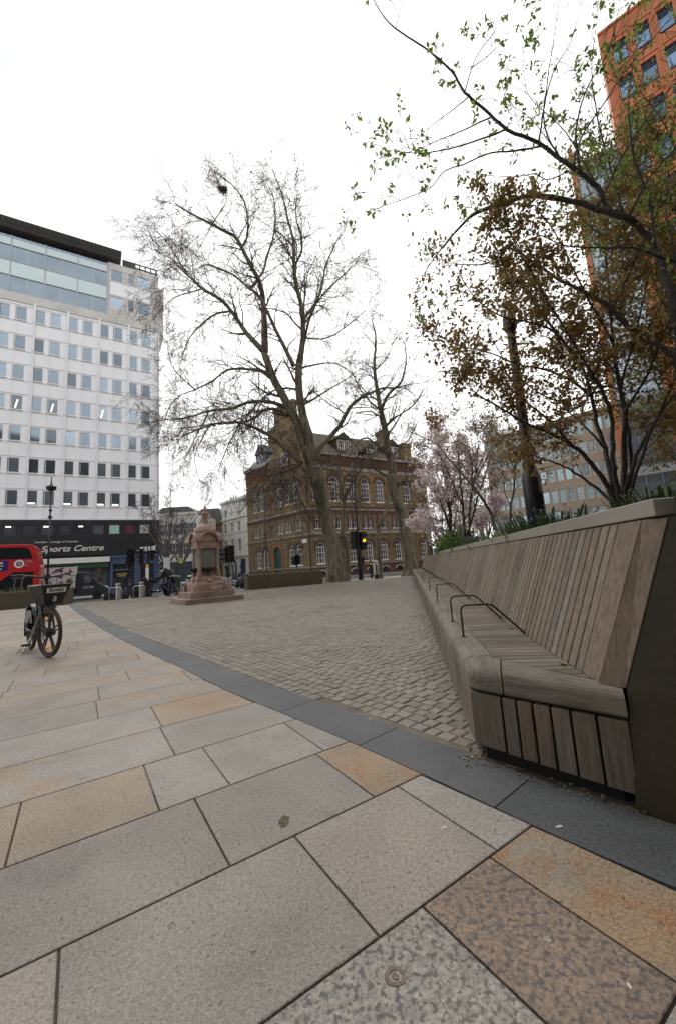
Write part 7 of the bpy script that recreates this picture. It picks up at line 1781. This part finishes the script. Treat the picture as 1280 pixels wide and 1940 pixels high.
M_SKIN = mat('skin', (.42, .26, .19), .6, .08, 5); M_CLOTH = mat('black jacket cloth', (.020, .021, .026), .85, .25, 6, 60, .3); M_TROU = mat('black trousers', (.016, .016, .018), .85, .25, 6); M_HAIR = mat('dark hair', (.02, .014, .01), .7); M_SHOE = mat('dark shoe', (.02, .02, .02), .6); M_TAN = mat('tan trouser lining', (.25, .19, .13), .8)
# local frame: person faces -x (left in the photo), bent forward at the hips, one leg ahead
V_ = [(.02, 0, .86), (-.10, 0, 1.02), (-.27, 0, 1.16), (-.36, 0, 1.25), (-.42, 0, 1.31), (-.50, 0, 1.37), (-.49, 0, 1.44),
      (.02, -.10, .83), (-.05, -.11, .46), (.02, -.11, .10), (-.04, -.11, .05),       # leg A
      (.05, .10, .83), (.14, .11, .47), (.34, .11, .14), (.31, .11, .07),           # leg B, stepping behind
      (-.34, -.17, 1.19), (-.40, -.24, .98), (-.58, -.20, .86), (-.65, -.19, .85),   # arm A
      (-.34, .17, 1.19), (-.42, .24, .99), (-.60, .20, .88), (-.67, .19, .87)]
E_2 = [(0, 1), (1, 2), (2, 3), (3, 4), (4, 5), (5, 6), (0, 7), (7, 8), (8, 9), (9, 10), (0, 11), (11, 12), (12, 13), (13, 14), (3, 15), (15, 16), (16, 17), (17, 18), (3, 19), (19, 20), (20, 21), (21, 22)]
Rr = [.14, .13, .15, .12, .055, .085, .075, .095, .065, .045, .04, .095, .065, .045, .04, .065, .045, .034, .03, .065, .045, .034, .03]
PE = thing('person', 'person in black clothes with backpack bending over a parked bicycle', 'person', gp, R(12))
skin_body('body', V_, E_2, Rr, M_SKIN, PE)
def sub_chain(name, idx, edges, grow, mt):
    vs = [V_[i] for i in idx]; return skin_body(name, vs, edges, [Rr[i] + grow for i in idx], mt, PE)
sub_chain('jacket', [0, 1, 2, 3, 15, 16, 17, 19, 20, 21], [(0, 1), (1, 2), (2, 3), (3, 4), (4, 5), (5, 6), (3, 7), (7, 8), (8, 9)], .022, M_CLOTH)
sub_chain('trousers', [0, 7, 8, 9, 11, 12, 13], [(0, 1), (1, 2), (2, 3), (0, 4), (4, 5), (5, 6)], .018, M_TROU)
m = MB(); m.ball((-.475, 0, 1.42), .098, 14); m.build('hair', M_HAIR, PE, smooth=True)
m = MB()
for s in (-1, 1): 
    m.tube([(-.555, s * .03, 1.375), (-.575, s * .03, 1.375)], .012, 6)
m.hexa([(-.57, -.012, 1.33), (-.57, .012, 1.33), (-.585, .0, 1.335)], [(-.56, -.01, 1.37), (-.56, .01, 1.37), (-.565, 0, 1.372)]); m.build('face_features', M_SKIN, PE)
for (hx, hy, hz) in ((-.66, -.19, .85), (-.68, .19, .87)):
    hv = [(hx, hy, hz), (hx - .05, hy, hz - .01)]; he = [(0, 1)]; hr = [.03, .028]
    for k, (L_, dy) in enumerate(((.055, -.03), (.065, -.01), (.06, .01), (.045, .03))):
        b = len(hv); hv += [(hx - .07, hy + dy, hz - .01), (hx - .07 - L_ * .6, hy + dy, hz - .02), (hx - .07 - L_ * .7, hy + dy, hz - .05)]; he += [(1, b), (b, b + 1), (b + 1, b + 2)]; hr += [.010, .009, .008]
    b = len(hv); hv += [(hx - .02, hy + .035, hz), (hx - .05, hy + .055, hz - .02)]; he += [(0, b), (b, b + 1)]; hr += [.011, .009]
    skin_body('hand', hv, he, hr, M_SKIN, PE, 1)
for (fx, fy, fz, rr_) in ((-.04, -.11, .0, 0), (.31, .11, .0, .5)):
    m = MB(Matrix.Translation((fx, fy, fz)) @ Matrix.Rotation(rr_, 4, 'Y')); m.hexa([(.07, -.045, 0), (.07, .045, 0), (-.10, .05, 0), (-.19, .03, 0), (-.19, -.03, 0), (-.10, -.05, 0)], [(.06, -.035, .09), (.06, .035, .09), (-.06, .035, .08), (-.17, .025, .035), (-.17, -.025, .035), (-.06, -.035, .08)]); m.build('shoe', M_SHOE, PE, bevel=.012)
bpk = thing('backpack', 'dark grey backpack worn on the bending person back', 'backpack', gp, R(12))
m = MB(Matrix.Translation((-.14, 0, 1.23)) @ Matrix.Rotation(R(-48), 4, 'Y')); m.box(-.09, .09, -.15, .15, -.22, .22); m.build('bag', mat('charcoal bag cloth', (.035, .033, .037), .8, .2), bpk, bevel=.05, seg=3)
m = MB(Matrix.Translation((-.14, 0, 1.23)) @ Matrix.Rotation(R(-48), 4, 'Y')); m.box(.09, .13, -.11, .11, -.18, .04); m.build('pocket', mat('charcoal bag cloth', (.035, .033, .037)), bpk, bevel=.02)
# the bicycle they lean over
bq = col_at(296, 1126, 20.1); bq.z = zg(bq.x, bq.y)
CB = thing('city_bicycle', 'purple framed bicycle held by the bending person', 'bicycle', bq, R(10))
for x in (0, 1.02):
    m = MB(); m.torus((0, 0, 0), .31, .016, 'y', 36, 6); o = m.build('wheel', M_TYRE, CB); o.location = (x, 0, .326)
    m = MB()
    for k in range(16): a = math.pi * 2 * k / 16; m.tube([(0, 0, 0), (.3 * math.cos(a), 0, .3 * math.sin(a))], .002, 3)
    m.torus((0, 0, 0), .292, .008, 'y', 30, 5); m.build('rim', M_CHROME, o)
m = MB(); bb = (.58, 0, .28)
for a, b in (((.18, 0, .80), (.62, 0, .78)), ((.20, 0, .70), bb), (bb, (.66, 0, .84)), (bb, (1.02, 0, .326)), ((1.02, 0, .326), (.63, 0, .76)), ((.16, 0, .86), (.21, 0, .66)), ((.20, 0, .68), (0, 0, .326))): m.tube([a, b], .016, 6)
m.build('frame', mat('purple frame paint', (.10, .05, .20), .4), CB)
m = MB(); m.tube([(.16, 0, .86), (.15, 0, .96)], .014, 6); m.tube([(.24, -.26, .98), (.14, -.15, .97), (.14, .15, .97), (.24, .26, .98)], .012, 6); m.build('handlebar', M_BLKPL, CB)
m = MB(); m.hexa([(.60, -.03, .93), (.60, .03, .93), (.84, .07, .94), (.84, -.07, .94)], [(.60, -.02, .96), (.60, .02, .96), (.84, .06, .98), (.84, -.06, .98)]); m.tube([(.655, 0, .82), (.67, 0, .94)], .012, 6); m.build('saddle', M_BLKPL, CB, bevel=.01)
m = MB(); m.box(-.12, .12, -.14, .14, .80, .98); m.build('front_basket', M_BLKPL, CB, bevel=.01)

# ============================================================ LITTER, LEAVES, STAINS
rn = random.Random(12)
m = MB()
def debris(c, s, z):
    a = rn.uniform(0, 6.28); q = [Vector((math.cos(a + k * 1.57 + rn.uniform(-.3, .3)), math.sin(a + k * 1.57 + rn.uniform(-.3, .3)), 0)) * s * rn.uniform(.5, 1) for k in range(4)]
    m.add([(c.x + p.x, c.y + p.y, z + rn.uniform(.001, .25) * s) for p in q], [(0, 1, 2, 3)])
for k in range(520):      # along the foot of the bench and spread over the setts
    y = rn.uniform(.2, 12) ; x = -abs(rn.gauss(0, .10)) + .04; p = BL(x, y); debris(p, rn.uniform(.003, .011), .003)
for k in range(1100):
    p = Vector((rn.uniform(-4, 2.5), rn.uniform(2.6, 12), 0))
    if p.x < BENX(p.y) - .05 and inside_lo(Vector((p.x, p.y)), BW) > .05: debris(p, rn.uniform(.003, .010), .004)
for k in range(80):
    u = rn.random(); p = BL(*(D2 * (u * .9) + M2 * rn.uniform(-.05, .03))); debris(p, rn.uniform(.003, .012), .003)
for k in range(110):
    p = G(900 + rn.gauss(0, 14), 1432 + rn.gauss(0, 9)); debris(p, rn.uniform(.003, .012), .004)
o = m.build('leaf_litter', leafmat('dry litter', [(.16, .11, .06), (.22, .16, .09), (.10, .07, .04), (.26, .21, .14), (.36, .32, .25)], .8, .1)); tag(o, kind='stuff')
M_DRY = mat('dry leaf', (.28, .17, .09), .7, .2, 20)
def dry_leaf(loc, s, rz, lab):
    m = MB(); P = []
    n = 10; V1 = []
    for i in range(n + 1):
        t_ = i / n; w_ = math.sin(math.pi * t_) ** .8 * .35; x = (t_ - .5); z = .25 * (x * x) + .08
        V1 += [(x, -w_, z + w_ * .5), (x, 0, z), (x, w_ , z + w_ * .6)]
    F1 = []
    for i in range(n):
        for j in range(2): F1.append((i * 3 + j, i * 3 + j + 1, i * 3 + j + 4, i * 3 + j + 3))
    m.add([(a * s, b * s, c * s) for a, b, c in V1], F1); m.tube([(-.5 * s, 0, .14 * s), (-.75 * s, .03 * s, .05 * s)], .02 * s, 4)
    o = m.build('dry_leaf', M_DRY); o.location = loc; o.rotation_euler = (0, 0, rz); tag(o, lab, 'leaf', 'dry leaves on the bench seat'); return o
dry_leaf(BL(.455, -.005, ZS - .004), .045, 1.9, 'curled pale dry leaf on the near end of the bench seat')
dry_leaf(BL(.46, 1.02, ZS - .004), .04, .5, 'small brown dry leaf on the seat right of the nearest arm hoop')
dry_leaf(BL(.45, 1.95, ZS - .004), .05, 1.1, 'brown dry leaf on the seat beyond the second arm hoop')
dry_leaf(BL(.36, 2.8, ZS - .004), .05, 2.2, 'dry leaf in the middle of the bench seat before the third arm hoop')
# flat marks on the paving: gum spots, ring stain, crushed leaf
def blot(px_, py_, rx, ry, rz, mt, name, lab, seed=0, ring=0):
    rn = random.Random(seed); c = G(px_, py_); m = MB(); n = 22
    n = 40; ro = [1 + .04 * math.sin(2 * math.pi * k / 40 * 3 + seed) + rn.uniform(-.02, .02) + (0 if ring else .16 * math.sin(2 * math.pi * k / 40 * 2 + seed) + .08 * math.sin(2 * math.pi * k / 40 * 5 + seed)) for k in range(n)]
    P = [(rx * ro[k] * math.cos(2 * math.pi * k / n), ry * ro[k] * math.sin(2 * math.pi * k / n), .0012) for k in range(n)]
    if ring:
        Q = [(x * ring, y * ring, .0012) for x, y, z in P]; m.add(P + Q, [(k, (k + 1) % n, n + (k + 1) % n, n + k) for k in range(n)]); m.add([(x * .35, y * .35, .0012) for x, y, z in P], [tuple(range(n))])
    else: m.poly(P)
    o = m.build(name, mt); o.location = c; o.rotation_euler = (0, 0, rz); tag(o, lab, 'stain'); return o
blot(748, 1850, .026, .024, 0, mat('rust ring', (.19, .135, .105), .8, .3, 60, 200), 'rust_ring', 'round rusty ring stain on the speckled near slab', 3, .62)
blot(1036, 1780, .010, .009, 0, mat('old gum', (.30, .27, .21), .8, .1), 'gum_spot', 'pale round gum spot on the brown near slab', 4)
blot(1191, 1868, .004, .006, 0, mat('white fleck', (.6, .55, .6), .6), 'paint_fleck', 'tiny white fleck on the brown slab at the lower right', 5)
blot(538, 1556, .022, .034, .3, mat('crushed leaf', (.13, .10, .065), .9, .5, 80, 300), 'crushed_leaf', 'dark crushed leaf on the grey slab in the middle', 6)
blot(840, 1568, .012, .008, .2, mat('bird dropping', (.45, .44, .42), .8), 'pale_dropping', 'pale dropping on the dark slate band', 7)
blot(700, 1362, .012, .006, .2, mat('bird dropping', (.45, .44, .42), .8), 'white_dropping', 'small white dropping on the slate band near the setts', 8)
blot(1058, 1566, .013, .007, .4, mat('bird dropping', (.45, .44, .42), .8), 'white_splash', 'white splash on the slate band below the bench end', 9)
